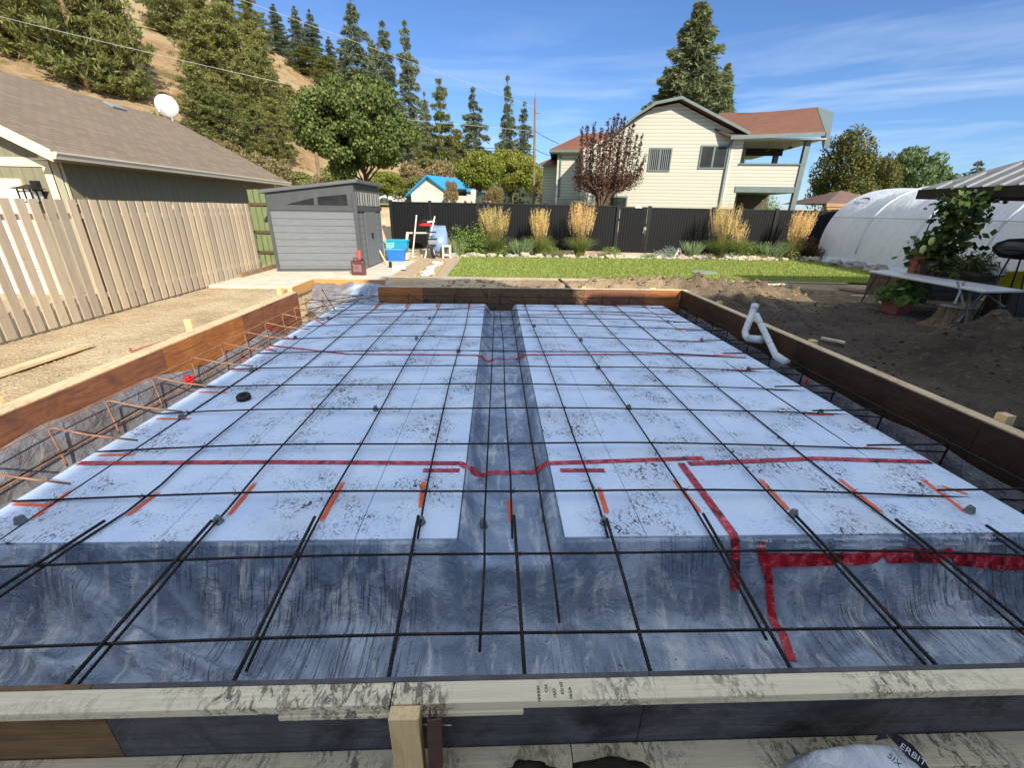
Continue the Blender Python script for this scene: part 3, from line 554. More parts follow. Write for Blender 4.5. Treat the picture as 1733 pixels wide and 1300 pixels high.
for i, (xa, xb, y0) in enumerate(((-.075, -.03, 1.45), (.335, .33, 1.6))):
    pts = [(xa, y0, -.13), (xa+.01, 2.0, -.12), (xa, 2.4, -.115)]+[(xa+(xb-xa)*(y-2.4)/7, y, -.12+.005*math.sin(y*3)) for y in frange(3, 9.35, .6)]
    tag(rebar_mesh(pts, .0075).build('rebar', M_BAR, smooth=True), ('left' if i == 0 else 'right')+' low rebar lying down inside the central gutter', 'rebar', 'rebar inside the gutter')
tie0 = None
for i, (y, o_) in enumerate(CROSS[1:7]):
    for j, (xa, xb) in enumerate(XS):
        if (i+j) % 2 and i > 1: continue
        lp_ = min(LAPS, key=lambda q: abs(q[0]-xa)); x = xa+(xb-xa)*(y-2.5)/6.6
        if y < 2.4 and abs(lp_[0]-xa) < .3: x = lp_[0]+lp_[2]*(y-lp_[1])+.015
        if tie0 is None:
            mb = MB(); P = [Vector((.016*math.cos(a)*(1 if k % 2 else .9), .016*math.sin(a), .004*math.sin(a*2.5))) for k, a in enumerate([i2*.7 for i2 in range(11)])]; mb.tube(P, .0022, 4); mb.tube([(0, -.012, .012), (.006, -.02, .03), (-.004, -.03, .042)], .0022, 4); mb.tube([(0, -.012, .012), (-.01, -.016, .026)], .0022, 4); t0 = mb.build('wire_tie', MATS['dark_iron'], o_); tie0 = t0
        else: t0 = bpy.data.objects.new('wire_tie', tie0.data); C.objects.link(t0); t0.parent = o_
        t0.location = (x, y-.025*abs(x/3.5)**3, bz(x, y)+.006); t0.rotation_euler = (0, 0, (i*7+j*3) % 6)
# hairpins, left trench
HY = [1.55, 2.12, 2.72, 3.34, 3.90, 4.52, 5.2, 5.83, 6.4, 6.98, 7.6, 8.15, 8.7]
for i, y in enumerate(HY):
    j = .02*math.sin(i*5.1); x = -3.78+j
    pts = [(-3.02, y-.05, .004), (-3.45, y, .03), (x+.06, y+.01, .088), (x+.02, y+.01, .085), (x, y+.012, .06), (x+.004, y+.02, -.12), (x+.01, y+.03, -.33)]
    tag(MB().tube(pts, .0085, 7).build('hairpin_rebar', M_RUST, smooth=True), f'bent rust-orange rebar hook standing in the left trench, {ORD[i]} from the near form', 'rebar', 'hooked rebar in the left trench')
for i, (x, z, r) in enumerate(((-3.765, .094, .006), (-3.79, -.2, .008))):
    tag(MB().tube([(x+.015*math.sin(y*1.4), y, z+.008*math.sin(y*2.2)) for y in frange(1.4, 9.0, .5)], r, 6).build('rebar', M_RUST, smooth=True), ('thin rusty rebar tied along the tops of the left trench hooks', 'lower rusty rebar lying along the left trench')[i], 'rebar')
HYR = [1.3, 1.9, 2.5, 3.15, 3.85, 4.5, 5.1, 5.75, 6.4, 7.0, 7.6, 8.2, 8.8]
for i, y in enumerate(HYR):
    x = 3.97+.02*math.sin(i*3.3); pts = [(3.25, y+.03, .002), (3.6, y+.02, .012), (x-.05, y, .03), (x-.01, y, .02), (x, y, -.02), (x, y+.01, -.25)]
    tag(MB().tube(pts, .0085, 7).build('hairpin_rebar', M_BAR, smooth=True), f'dark rebar hook in the right trench, {ORD[i]} from the near form', 'rebar', 'hooked rebar in the right trench')
for i, (x, z) in enumerate(((3.95, .045), (3.86, -.18))):
    tag(MB().tube([(x+.012*math.sin(y*1.7), y, z+.006*math.sin(y*2.6)) for y in frange(1.2, 9.3, .5)], .0075, 6).build('rebar', M_BAR, smooth=True), ('upper', 'lower')[i]+' dark rebar running along the shaded right trench', 'rebar')
for i, x in enumerate((-1.9, -.9, .1, .95, 1.75, 2.35, 2.95)):
    pts = [(x+.42, 9.1, .02), (x+.2, 9.3, .05), (x+.02, 9.42, .13), (x, 9.425, .12), (x-.01, 9.43, -.1)]
    tag(MB().tube(pts, .007, 6).build('hairpin_rebar', M_BAR, smooth=True), f'dark bent rebar hook leaning by the far form, {ORD[i]} from the left', 'rebar', 'hooked rebar by the far form')
tag(MB().tube([(x, 9.4, .1+.01*math.sin(x*3)) for x in frange(-3.5, 3.9, .6)], .006, 6).build('rebar', M_BAR, smooth=True), 'thin rebar running along the far form above the foam edge', 'rebar')
# tangle in the far left corner
for i, (a, b_) in enumerate((((-3.75, 8.3, .0), (-2.55, 10.1, .0)), ((-3.6, 9.0, .02), (-2.5, 9.5, .05)), ((-3.9, 8.6, .05), (-3.0, 9.9, .02)), ((-3.75, 9.5, .2), (-2.6, 9.35, .0)), ((-3.75, 9.5, .2), (-3.2, 8.6, -.05)), ((-3.75, 9.5, .2), (-3.78, 9.5, -.2)), ((-3.9, 8.9, .1), (-2.7, 8.9, .04)))):
    tag(MB().tube([a, b_], .0075, 6).build('rebar', M_RUST if i % 2 else M_BAR, smooth=True), f'loose rebar crossing the far left trench corner, {ORD[i]} in the tangle', 'rebar', 'rebar tangle in the far left corner')
# spacer blocks
M_BLK = mat('spacer_grey', (.22, .23, .25), (.15, .16, .17), 20, .8, .2, 60, .5, .003)
SP = [(36, 884, 0), (370, 884, 0), (712, 886, 0), (1023, 886, 0), (1342, 872, 0), (1640, 866, 0), (308, 708, 0), (426, 628, 0), (500, 573, 0), (556, 540, 0), (636, 694, 0), (705, 574, 0), (727, 540, 0), (776, 596, 0), (1064, 692, 0), (1012, 624, 0), (983, 577, 0), (904, 553, 0), (1388, 700, 0), (1266, 626, 0), (1187, 577, 0), (1130, 546, 0), (818, 888, 1), (922, 884, 1)]
SP = SP[:6]+sorted(SP[6:22])+SP[22:]
for i, (x, y, gq) in enumerate(SP):
    p = pz(x, y, -.19 if gq else -.045); z0 = FZ if not gq else -.205; h = .055 if not gq else .07; s_ = .026
    mb = MB(); M = Matrix.Translation((p.x, p.y+.0, z0))@Matrix.Rotation(i*1.3, 4, 'Z')
    v = [M@Vector(q) for q in ((-s_, -s_, 0), (s_, -s_, 0), (s_, s_, 0), (-s_, s_, 0), (-s_*.55, -s_*.7, h), (s_*.55, -s_*.7, h*.9), (s_*.6, s_*.7, h), (-s_*.6, s_*.6, h*.85))]
    mb.add(v, [(0, 3, 2, 1), (4, 5, 6, 7), (0, 1, 5, 4), (1, 2, 6, 5), (2, 3, 7, 6), (3, 0, 4, 7)])
    where = ('left one down in the gutter' if i == 22 else 'right one down in the gutter') if gq else (f'near row, {ORD[i]} from the left' if i < 6 else f'beyond the near row, {ORD[i-6]} from left to right')
    tag(mb.build('rebar_spacer', M_BLK, bevel=.004), 'grey spacer block under the rebar, '+where, 'spacer block', 'concrete blocks holding up the rebar')
p = pz(414, 676, FZ); M = Matrix.Translation((p.x, p.y, FZ))@Matrix.Rotation(R(14), 4, 'X')
tag(MB().lathe([(.04, 0), (.066, .004), (.07, .02), (.07, .045), (.064, .055), (.034, .056), (.03, .02), (.001, .018)], n=28, M=M).build('tie_wire_coil', mat('black_rubber', (.018, .018, .02), rough=.5), smooth=True), 'squat black round roll left on the foam at the left', 'roll')
# red tape scrunched in the left trench
for q, l, n_ in (((324, 645), 'crumpled bright red tape hanging in the left trench', 9), ((462, 560), 'twisted pink-red tape scrap in the far left trench', 6), ((1366, 645), 'dark red tape scrap in the right trench', 5)):
    p = pz(q[0], q[1], -.12); r_ = random.Random(q[0]); mb = MB(); a = Vector(p)
    for k in range(n_):
        b_ = a+Vector((r_.uniform(-.06, .06), r_.uniform(-.05, .07), r_.uniform(-.05, .06))); s_ = Vector((r_.uniform(-1, 1), r_.uniform(-1, 1), r_.uniform(-1, 1))).normalized()*.024; mb.quad(a-s_, a+s_, b_+s_, b_-s_); a = b_ if k % 3 else Vector(p)
    tag(mb.build('crumpled_tape', mat('red_ribbon', (.75, .02, .02), (.5, .01, .02), rough=.35)), l, 'tape')
# pvc pipes on the right
M_PVC = mat('pvc_white', (.62, .66, .68), (.52, .56, .58), 6, .35, .5, dirt=((.25, .22, .2), 12, .62, .5))
pv = thing('drain_pipe', (3.98, 6.7, 0), 'upright white plastic drain pipe with an elbow leaning on the right form', 'pipe')
a = pX(1278, 517, 4.14); b_ = pX(1261, 562, 3.93); c_ = pX(1266, 573, 3.88); d = pX(1290, 575, 3.95)
MB().tube([a, b_, (b_+c_)/2+Vector((0, .01, -.015)), c_, d], .052, 16).build('pipe', M_PVC, pv, smooth=True)
u = (b_-a).normalized(); MB().tube([a-u*.01, a+u*.08], .059, 16).build('collar', M_PVC, pv, smooth=True); u2 = (d-c_).normalized(); MB().tube([c_+u2*.02, d+u2*.01], .059, 16).build('elbow', M_PVC, pv, smooth=True)
pv = thing('drain_pipe', (3.9, 6.0, 0), 'slanting white plastic drain pipe running down into the right trench', 'pipe')
a = pX(1280, 533, 4.04); b_ = pX(1313, 602, 3.84); c_ = pX(1331, 614, 3.86)
MB().tube([a, b_, b_.lerp(c_, .4)+Vector((0, 0, -.01)), c_], .044, 16).build('pipe', M_PVC, pv, smooth=True); u = (c_-b_).normalized(); MB().tube([b_-Vector((0, 0, 0)), b_+u*.02, c_+u*.005], .052, 16).build('elbow', M_PVC, pv, smooth=True)
for dd in (.25, .5, .75):
    q = a.lerp(b_, dd); u = (b_-a).normalized(); MB().tube([q-u*.003, q+u*.003], .0445, 16).build('printed_line', M_INK, pv)
# plastic bag at the bottom edge
bg_ = thing('plastic_bag', (.98, .80, 0), 'white printed plastic sack slumped against the near form', 'bag')
m, t, b = nodes('sack', .3, .5); a = noise(t, 9, 5, .6, None, 1); t.links.new(ramp(t, a, (.4, (.62, .65, .70)), (.62, (.45, .48, .54))), b.inputs['Base Color']); bump(t, b, a, .9, .03); M_SACK = m
BGY = .90
def bpt(x, y, Y=BGY): return pY(x, y, Y)
mb = MB(); n = 30; vs = []
top_px = [(1333, 1300), (1345, 1282), (1375, 1266), (1410, 1258), (1450, 1254), (1490, 1253), (1520, 1256), (1545, 1272), (1562, 1300)]
for j in range(n+1):
    v_ = j/n; y = .93-.34*v_
    for i in range(n+1):
        u = i/n*8; k = min(7, int(u)); f = u-k; X_ = top_px[k][0]*(1-f)+top_px[k+1][0]*f; Y_ = top_px[k][1]*(1-f)+top_px[k+1][1]*f; q = bpt(X_, Y_)
        drop = .16*max(0, v_-.2)**1.6+.10*max(0, .12-v_)/.12; vs.append((q.x, y, max(-.11, q.z-drop)+.010*fbm(q.x*9, y*7, 1.4)))
mb.add(vs, [(j*(n+1)+i, j*(n+1)+i+1, (j+1)*(n+1)+i+1, (j+1)*(n+1)+i) for j in range(n) for i in range(n)]); mb.build('sack_body', M_SACK, bg_, smooth=True)
M_BLKP = mat('sack_black', (.02, .02, .025), rough=.3)
L0 = [bpt(1508, 1252, .895), bpt(1526, 1270, .87), bpt(1538, 1286, .85), bpt(1548, 1306, .83)]; R0 = [bpt(1524, 1246, .89), bpt(1545, 1262, .865), bpt(1560, 1280, .845), bpt(1575, 1306, .825)]
mb = MB()
for k in range(3): mb.quad(L0[k], R0[k], R0[k+1], L0[k+1])
pk = bpt(1492, 1235, .90); mb.add([pk, R0[0], L0[0]], [(0, 1, 2)]); mb.add([pk, bpt(1480, 1254, .905), L0[0]+Vector((-.004, .002, 0))], [(0, 1, 2)]); mb.build('black_flap', M_BLKP, bg_)
def onpx(body, size, px, py, Y, rot, m_, tilt=-62): c = bpt(px, py, Y); text(body, size, m_, 'lettering', bg_, Matrix.Translation(c)@Matrix.Rotation(R(rot), 4, 'Z')@Matrix.Rotation(R(25), 4, 'X'), .0008)
onpx('ERBIT', .028, 1545, 1278, .845, -58, M_SACK); onpx('SIX', .026, 1514, 1288, .80, -66, M_BLKP)
for p, r_, l in (((.13, .93, -.11), (.10, .05, .05), 'dark clod of soil on the bottom plate right of the rusty stake'), ((.44, .94, -.11), (.16, .05, .035), 'dark soil heap on the bottom plate left of the white sack')):
    tag(MB().blob(p, r_, p[0]*10, 14, .5).build('soil_clod', mat('wet_soil', (.05, .04, .032), (.03, .024, .02), 20, .9, .2, 50, .8, .01), smooth=True), l, 'soil')
# ================================================================ picket fence on the left
M_PKT = mat('picket_tan', (.56, .46, .345), (.48, .39, .285), 3, .8, .2, 40, .15, .002, stretch=(14, 14, 1))
_t = M_PKT.node_tree; _g = _t.nodes.new('ShaderNodeNewGeometry'); _b = _t.nodes['Principled BSDF']; _src = _b.inputs['Base Color'].links[0].from_socket
_nails = noise(_t, 6, 3, .8); _v = mixc(_t, 1., _src, ramp(_t, _g.outputs['Random Per Island'], (0, (.74, .74, .76)), (.5, (.93, .92, .92)), (1, (1.08, 1.05, 1.0))), 'MULTIPLY'); _t.links.new(mixc(_t, ramp(_t, _nails, (.62, 0.), (.72, .5)), _v, (.26, .21, .15)), _b.inputs['Base Color'])
def pickets(p0, p1, h, n, wd, both, m_, name, label, z0=.04, gap=.5):
    r_ = thing(name, p0, label, 'fence'); a = Vector(p0); b_ = Vector(p1); L_ = (b_-a).length; u = (b_-a)/L_; nn = Vector((u.y, -u.x, 0)); mb = MB(); k = 0; x = 0; pitch = wd*(1+gap)
    while x+wd < L_:
        hh = h+.006*math.sin(k*7); lean_ = .006*math.sin(k*3.7)
        q = a+u*x; mb.prism([q+nn*.022+Vector((0, 0, z0)), q+u*wd+nn*.022+Vector((0, 0, z0)), q+u*(wd+lean_)+nn*.022+Vector((0, 0, hh)), q+u*lean_+nn*.022+Vector((0, 0, hh))], nn*.02); x += pitch; k += 1
    mb.build('picket_panel', m_, r_)
    if both:
        mb = MB(); x = pitch/2
        while x+wd < L_: q = a+u*(x+.025); mb.prism([q-nn*.046+Vector((0, 0, z0)), q+u*(wd-.05)-nn*.046+Vector((0, 0, z0)), q+u*(wd-.05)-nn*.046+Vector((0, 0, h)), q-nn*.046+Vector((0, 0, h))], -nn*.018); x += pitch
        mb.build('back_picket_panel', m_, r_)
    for z in (.35, h-.25): MB().bar(a+Vector((0, 0, z)), b_+Vector((0, 0, z)), .036, .085).build('rail', m_, r_)
    x = 0
    while x < L_: q = a+u*x-nn*.06; MB().bar(q, q+Vector((0, 0, h-.05)), .09, .09, (0, 1, 0)).build('post', m_, r_); x += 2.4
    return r_
pickets((-6.80, -1.6, 0), (-6.97, 13.35, 0), 1.9, 0, .14, True, M_PKT, 'picket_fence', 'long tan fence of spaced vertical boards in front of the garage', gap=.48)
M_GRN = mat('board_green', (.22, .26, .12), (.16, .19, .085), 4, .8, .2, 30, .4, .004, stretch=(12, 12, 1))
gf = thing('green_fence', (-7.5, 14.5, 0), 'weathered green board fence panel between the picket fence and the shed', 'fence'); mb = MB()
for i in range(6):
    x = -7.42+i*.175; mb.bar((x, 14.45+.01*i, .02), (x+.0, 14.45, 2.30+.01*math.sin(i*2)), .15, .025, (0, 1, 0))
mb.build('board_panel', M_GRN, gf)
for z in (.5, 1.1, 1.9): MB().bar((-7.5, 14.40, z), (-6.45, 14.40, z), .03, .08).build('rail', mat('rail_brown', (.12, .09, .05), rough=.9), gf)
tag(MB().bar((-6.86, 12.0, .09), (-6.9, 14.3, .09), .14, .14).build('timber_beam', mat('timber_brown', (.34, .22, .13), (.22, .14, .08), 6, .9, .2, 30, .5, .005)), 'weathered brown timber lying along the foot of the fence by the shed', 'timber')
# ================================================================ garage
M_GW = mat('garage_siding', (.46, .42, .27), (.40, .36, .23), 3, .8, .2, None, stretch=(4, 4, .6)); M_TRM = mat('trim_cream', (.82, .74, .52), (.78, .70, .48), 2, .7)
def shingle(name, c1, c2, c3, sx_=3.3, sy_=7.5, coord='UV'):
    m, t, b = nodes(name, .95, .1); v = mapping(t, (1, 1, 1), 'UV'); br = t.nodes.new('ShaderNodeTexBrick'); t.links.new(v, br.inputs['Vector'])
    br.inputs['Scale'].default_value = 1; br.inputs['Brick Width'].default_value = .30; br.inputs['Row Height'].default_value = .14; br.inputs['Mortar Size'].default_value = .012; br.inputs['Mortar Smooth'].default_value = .3
    br.inputs['Color1'].default_value = c4(c1); br.inputs['Color2'].default_value = c4(c2); br.inputs['Mortar'].default_value = c4(c3); br.offset = .37
    n_ = noise(t, 9, 5, .7, v); col = mixc(t, .4, br.outputs['Color'], mixc(t, n_, c1, c2)); col = mixc(t, ramp(t, noise(t, 40, 3, .7, v), (.45, .0), (.7, .5)), col, c3)
    t.links.new(col, b.inputs['Base Color']); bump(t, b, br.outputs['Fac'], -.8, .012); return m
M_SH = shingle('shingle_taupe', (.32, .245, .18), (.21, .155, .12), (.10, .08, .06)); M_SHR = shingle('shingle_red', (.27, .125, .085), (.18, .085, .06), (.09, .05, .04))
def roofplane(name, P, th, m_, parent):             # quad A(eave start) B(eave end) C D, UV in metres
    A, B, Cc, D = [Vector(p) for p in P]; u = (B-A).normalized(); n = (B-A).cross(D-A).normalized(); w_ = n.cross(u); uv = [((q-A).dot(u), (q-A).dot(w_)) for q in (A, B, Cc, D)]
    mb = MB(); mb.add([A, B, Cc, D], [(0, 1, 2, 3)], uv); lo = [q-n*th for q in (A, B, Cc, D)]
    mb.add([A, B, Cc, D]+lo, [(7, 6, 5, 4), (0, 4, 5, 1), (1, 5, 6, 2), (2, 6, 7, 3), (3, 7, 4, 0)], [(0, 0)]*20); return mb.build(name, m_, parent)
ga = thing('garage', (-12.3, 14, 0), 'tan garage with a taupe shingle roof and cream trim behind the fence', 'garage')
SL = .522; EX, RX = -8.3, -12.3; EZ = 2.75; RZ = EZ+SL*4; GY0, GY1 = 9.34, 19.3; WX, WY0, WY1 = -8.75, 9.75, 18.95
roofplane('roof', [(EX, GY0, EZ), (EX, GY1, EZ), (RX, GY1, RZ), (RX, GY0, RZ)], .07, M_SH, ga); roofplane('roof', [(RX*2-EX, GY1, EZ), (RX*2-EX, GY0, EZ), (RX, GY0, RZ), (RX, GY1, RZ)], .07, M_SH, ga)
m, t, b = nodes('board_siding', .85, .2); v = mapping(t); wv = t.nodes.new('ShaderNodeTexWave'); wv.wave_type = 'BANDS'; wv.bands_direction = 'DIAGONAL'; s3 = t.nodes.new('ShaderNodeSeparateXYZ'); t.links.new(v, s3.inputs[0])
fr_ = math_(t, 'FRACT', math_(t, 'DIVIDE', math_(t, 'ADD', s3.outputs['X'], s3.outputs['Y']), .205)); gm = ramp(t, fr_, (.0, 0.), (.045, 0.), (.06, 1.))
col = ramp(t, noise(t, 2, 5, .6, mapping(t, (6, 6, .8))), (.35, (.27, .25, .17)), (.65, (.22, .205, .135))); t.links.new(mixc(t, gm, (.16, .14, .09), col), b.inputs['Base Color']); bump(t, b, gm, .5, .01); t.nodes.remove(wv); M_BSD = m
zt = EZ-SL*(EX-WX)*-1; zc = EZ+SL*(EX-WX)-.07
poly = [(WX, WY0, 0), (WX, WY0, zc), (RX, WY0, RZ-.09), (RX*2-WX, WY0, zc), (RX*2-WX, WY0, 0)]
MB().prism(poly, (0, WY1-WY0, 0)).build('wall', M_BSD, ga)
mb = MB(); 
for s_ in (1, -1):
    ax = RX+s_*(EX-RX); mb.prism([(ax, GY0-.02, EZ-.19), (ax, GY0-.02, EZ+.01), (RX, GY0-.02, RZ+.01), (RX, GY0-.02, RZ-.22)], (0, .03, 0))
mb.build('fascia', M_TRM, ga)
MB().prism([(WX-.1, WY0-.025, zc-.42), (WX+.02, WY0-.025, zc-.42), (WX+.02, WY0-.025, zc-.26), (-15.8, WY0-.025, zc-.26), (-15.8, WY0-.025, zc-.42)], (0, .022, 0)).build('frieze', M_TRM, ga)
mb = MB(); mb.box(WX-.15, WY0-.03, 0, WX+.025, WY0, zc-.2); mb.box(WX, WY0-.03, 0, WX+.03, WY0+.12, zc-.03); mb.box(WX, WY0+.17, .0, WX+.025, WY0+.22, zc-.03); mb.build('corner_trim', M_TRM, ga)
mb = MB(); mb.prism([(EX+.0, GY0, EZ-.02), (EX+.11, GY0, EZ-.015), (EX+.11, GY0, EZ-.05), (EX+.075, GY0, EZ-.1), (EX+.06, GY0, EZ-.145), (EX, GY0, EZ-.145)], (0, GY1-GY0, 0)); mb.build('gutter', mat('gutter_white', (.66, .60, .50), (.6, .55, .46), 2, .4, .5), ga)
MB().box(EX-.45, GY0+.02, EZ-.16, EX-.005, GY1-.02, EZ-.145).build('soffit', mat('soffit_brown', (.30, .24, .17), rough=.8), ga)
M_GD = mat('garage_door_white', (.82, .80, .74), (.78, .76, .70), 3, .5, .4)
dr_ = MB().box(-12.6, WY0-.03, 0, -9.55, WY0-.005, 2.12); d_o = dr_.build('garage_door', M_GD, ga)
for z in (.53, 1.06, 1.59): MB().box(-12.6, WY0-.036, z-.01, -9.55, WY0-.0305, z+.01).build('panel_groove', mat('groove', (.4, .38, .33)), d_o)
mb = MB(); mb.box(-9.548, WY0-.045, 0, -9.40, WY0-.001, 2.27); mb.box(-12.75, WY0-.045, 2.122, -9.55, WY0-.001, 2.27); mb.build('door_trim', M_TRM, ga)
vt = MB()
nrm = Vector((SL, 0, 1)).normalized(); c0 = Vector((-11.9, 16.1, EZ+SL*3.6)); M = Matrix.Translation(c0)@Matrix.Rotation(math.atan(SL), 4, 'Y'); vt.box(-.15, -.28, .0, .15, .28, .07, M); vt.build('roof_vent', mat('vent_grey', (.30, .30, .31), rough=.6), ga, bevel=.02)
# wall lamp
wl = thing('wall_lamp', (-9.12, WY0-.1, 2.1), 'black lantern with white glass panes on the garage front wall', 'lamp'); lx_, ly_, lz_ = -9.13, WY0-.2, 2.08
M_IRON = mat('lamp_black', (.02, .02, .022), rough=.4)
MB().add([(lx_-.2, ly_-.2, lz_), (lx_+.2, ly_-.2, lz_), (lx_+.2, ly_+.16, lz_), (lx_-.2, ly_+.16, lz_), (lx_, ly_, lz_+.09)], [(0, 1, 4), (1, 2, 4), (2, 3, 4), (3, 0, 4), (3, 2, 1, 0)]).build('cap', M_IRON, wl)
MB().box(lx_-.11, ly_-.11, lz_-.22, lx_+.11, ly_+.11, lz_-.03).build('glass_pane', mat('lamp_glass', (.8, .8, .78), rough=.2), wl)
mb = MB()
for a, b_ in ((-.12, -.12), (.12, -.12), (.12, .12), (-.12, .12), (0, -.12), (.12, 0)): mb.box(lx_+a-.01, ly_+b_-.01, lz_-.24, lx_+a+.01, ly_+b_+.01, lz_)
mb.box(lx_-.13, ly_-.13, lz_-.245, lx_+.13, ly_+.13, lz_-.222); mb.box(lx_-.07, ly_+.12, lz_-.2, lx_+.07, WY0-.002, lz_+.16); mb.build('frame', M_IRON, wl)
# satellite dish
sdh = thing('satellite_dish', (-10.3, 16.2, 4.2), 'round white satellite dish standing on the garage roof', 'satellite dish'); c0 = pY(282, 179, 19.0); M = Matrix.Rotation(R(22), 4, 'Z')@Matrix.Rotation(R(101), 4, 'X')
MB().lathe([(.001, -.085), (.12, -.075), (.24, -.045), (.34, .0), (.37, .02), (.365, .03), (.33, .012), (.24, -.03), (.12, -.06), (.001, -.07)], c0, 32, M@Matrix.Rotation(math.pi, 4, 'X')).build('dish', mat('dish_white', (.70, .71, .70), rough=.4), sdh, smooth=True)
MB().tube([c0+Vector((0, .05, -.1)), c0+Vector((.02, .12, -.4)), c0+Vector((.0, .12, -.62))], .03, 8).build('mast', mat('mast_grey', (.55, .55, .55), rough=.4), sdh); MB().tube([c0+Vector((0, .0, -.36)), c0+Vector((-.05, -.34, -.22))], .014, 6).build('arm', MATS['mast_grey'], sdh); MB().box(c0.x-.09, c0.y-.40, c0.z-.26, c0.x-.01, c0.y-.32, c0.z-.16).build('receiver', MATS['mast_grey'], sdh)
# ================================================================ shed
sh = thing('garden_shed', (-5.2, 14.8, .06), 'grey plastic garden shed with sloping roof and double doors', 'shed')
A, B, Cc = Vector((-6.42, 13.3, .06)), Vector((-4.08, 13.62, .06)), Vector((-4.02, 16.25, .06)); D = A+Cc-B
zl, zr, zs = 2.18, 2.48, 2.12
m, t, b = nodes('shed_plank', .6, .3); v = mapping(t); s3 = t.nodes.new('ShaderNodeSeparateXYZ'); t.links.new(v, s3.inputs[0]); fr_ = math_(t, 'FRACT', math_(t, 'DIVIDE', s3.outputs['Z'], .19)); gm = ramp(t, fr_, (.0, 0.), (.05, 0.), (.08, 1.))
col = ramp(t, noise(t, 3, 6, .6, mapping(t, (1.5, 1.5, 20))), (.35, (.155, .165, .18)), (.65, (.20, .21, .225))); col = mixc(t, ramp(t, noise(t, 2, 5, .7), (.62, 0.), (.7, .35)), col, (.14, .14, .14)); t.links.new(mixc(t, gm, (.09, .09, .095), col), b.inputs['Base Color']); bump(t, b, gm, .5, .01); M_SPL = m
M_SDK = mat('shed_trim', (.085, .087, .092), (.07, .072, .076), 4, .5, .4); M_SDR = mat('shed_door', (.17, .175, .18), (.15, .155, .16), 4, .55, .3, 60, .2, .002)
M_GLS = mat('dark_glass', (.012, .014, .015), (.03, .032, .028), 3, .35, .25)
Z = lambda p, z: Vector((p.x, p.y, z))
MB().prism([A, B, Cc, D], (0, 0, zs-.36-.06)).build('wall', M_SPL, sh)
MB().add([Z(A, zs-.36), Z(B, zs-.36), Z(Cc, zs-.36), Z(D, zs-.36), Z(A, zl), Z(B, zr), Z(Cc, zr), Z(D, zl)], [(0, 1, 5, 4), (1, 2, 6, 5), (2, 3, 7, 6), (3, 0, 4, 7)]).build('upper_band', M_SDK, sh)
ul = (B-A).normalized(); uf = (Cc-B).normalized(); nl = Vector((ul.y, -ul.x, 0)); nf = Vector((uf.y, -uf.x, 0)); ZB = zs-.36
def panel(org, u, n_, pts, off, th, name, m_, parent): return MB().prism([org+u*s_+n_*off+Vector((0, 0, z-org.z)) for s_, z in pts], n_*th).build(name, m_, parent)
panel(A, ul, nl, [(.5, ZB+.14), (1.25, ZB+.14), (1.25, ZB+.33)], .002, .008, 'window', M_GLS, sh); panel(A, ul, nl, [(1.36, ZB+.14), (2.16, ZB+.14), (2.16, ZB+.44), (1.36, ZB+.35)], .002, .008, 'window', M_GLS, sh)
mb = MB(); 
for i in range(5): mb.prism([B+uf*s_+nf*.002+Vector((0, 0, z-.06)) for s_, z in ((.12+i*.5, ZB+.16), (.52+i*.5, ZB+.16), (.52+i*.5, ZB+.5), (.12+i*.5, ZB+.5))], nf*.006)
mb.build('front_window', M_GLS, sh)
mb = MB()
for i in range(5):
    for k in (.12, .32, .52): mb.bar(Z(B+uf*(k+i*.5)+nf*.02, ZB+.14), Z(B+uf*(k+i*.5)+nf*.02, ZB+.52), .025, .03, (0, 1, 0))
mb.build('window_bar', mat('bar_grey', (.3, .3, .3), rough=.5), sh)
rf = [A-ul*.14-uf*.1, B+ul*.14-uf*.1, Cc+ul*.14+uf*.1, D-ul*.14+uf*.1]
MB().prism([Z(p, z+.0) for p, z in zip(rf, (zl-.01, zr+.03, zr+.03, zl-.01))], (0, 0, .09)).build('roof', mat('shed_roof', (.13, .135, .145), (.11, .115, .12), 5, .5, .4), sh, bevel=.01)
mb = MB(); mb.bar(Z(A, .06)+nl*.02, Z(A, ZB)+nl*.02, .08, .05, nl); mb.bar(Z(B, .06)+nl*.01, Z(B, ZB+.5)+nl*.01, .1, .1, nl); mb.bar(Z(A, .1)+nl*.02, Z(B, .1)+nl*.02, .03, .07); mb.bar(Z(A, ZB+.03)+nl*.02, Z(B, ZB+.03)+nl*.02, .03, .07); mb.bar(Z(B, ZB+.05)+nf*.03, Z(Cc, ZB+.05)+nf*.03, .04, .12); mb.build('corner_trim', M_SDK, sh)
for s0, s1 in ((.72, 1.29), (1.305, 1.88)):
    d_ = panel(B, uf, nf, [(s0, .12), (s1, .12), (s1, ZB), (s0, ZB)], .004, .03, 'door', M_SDR, sh)
    if s0 < 1: MB().bar(Z(B+uf*1.25+nf*.06, .98), Z(B+uf*1.25+nf*.06, 1.1), .04, .05, nf).tube([Z(B+uf*1.25+nf*.06, .98), Z(B+uf*1.29+nf*.07, .93)], .02, 8).build('padlock', M_IRON, d_)
mb = MB()
for s_ in (.25, .62, .70, 1.297, 1.90, 2.3): mb.bar(Z(B+uf*s_+nf*.006, .1), Z(B+uf*s_+nf*.006, ZB), .012, .02, nf)
mb.build('door_joint', M_SDK, sh)
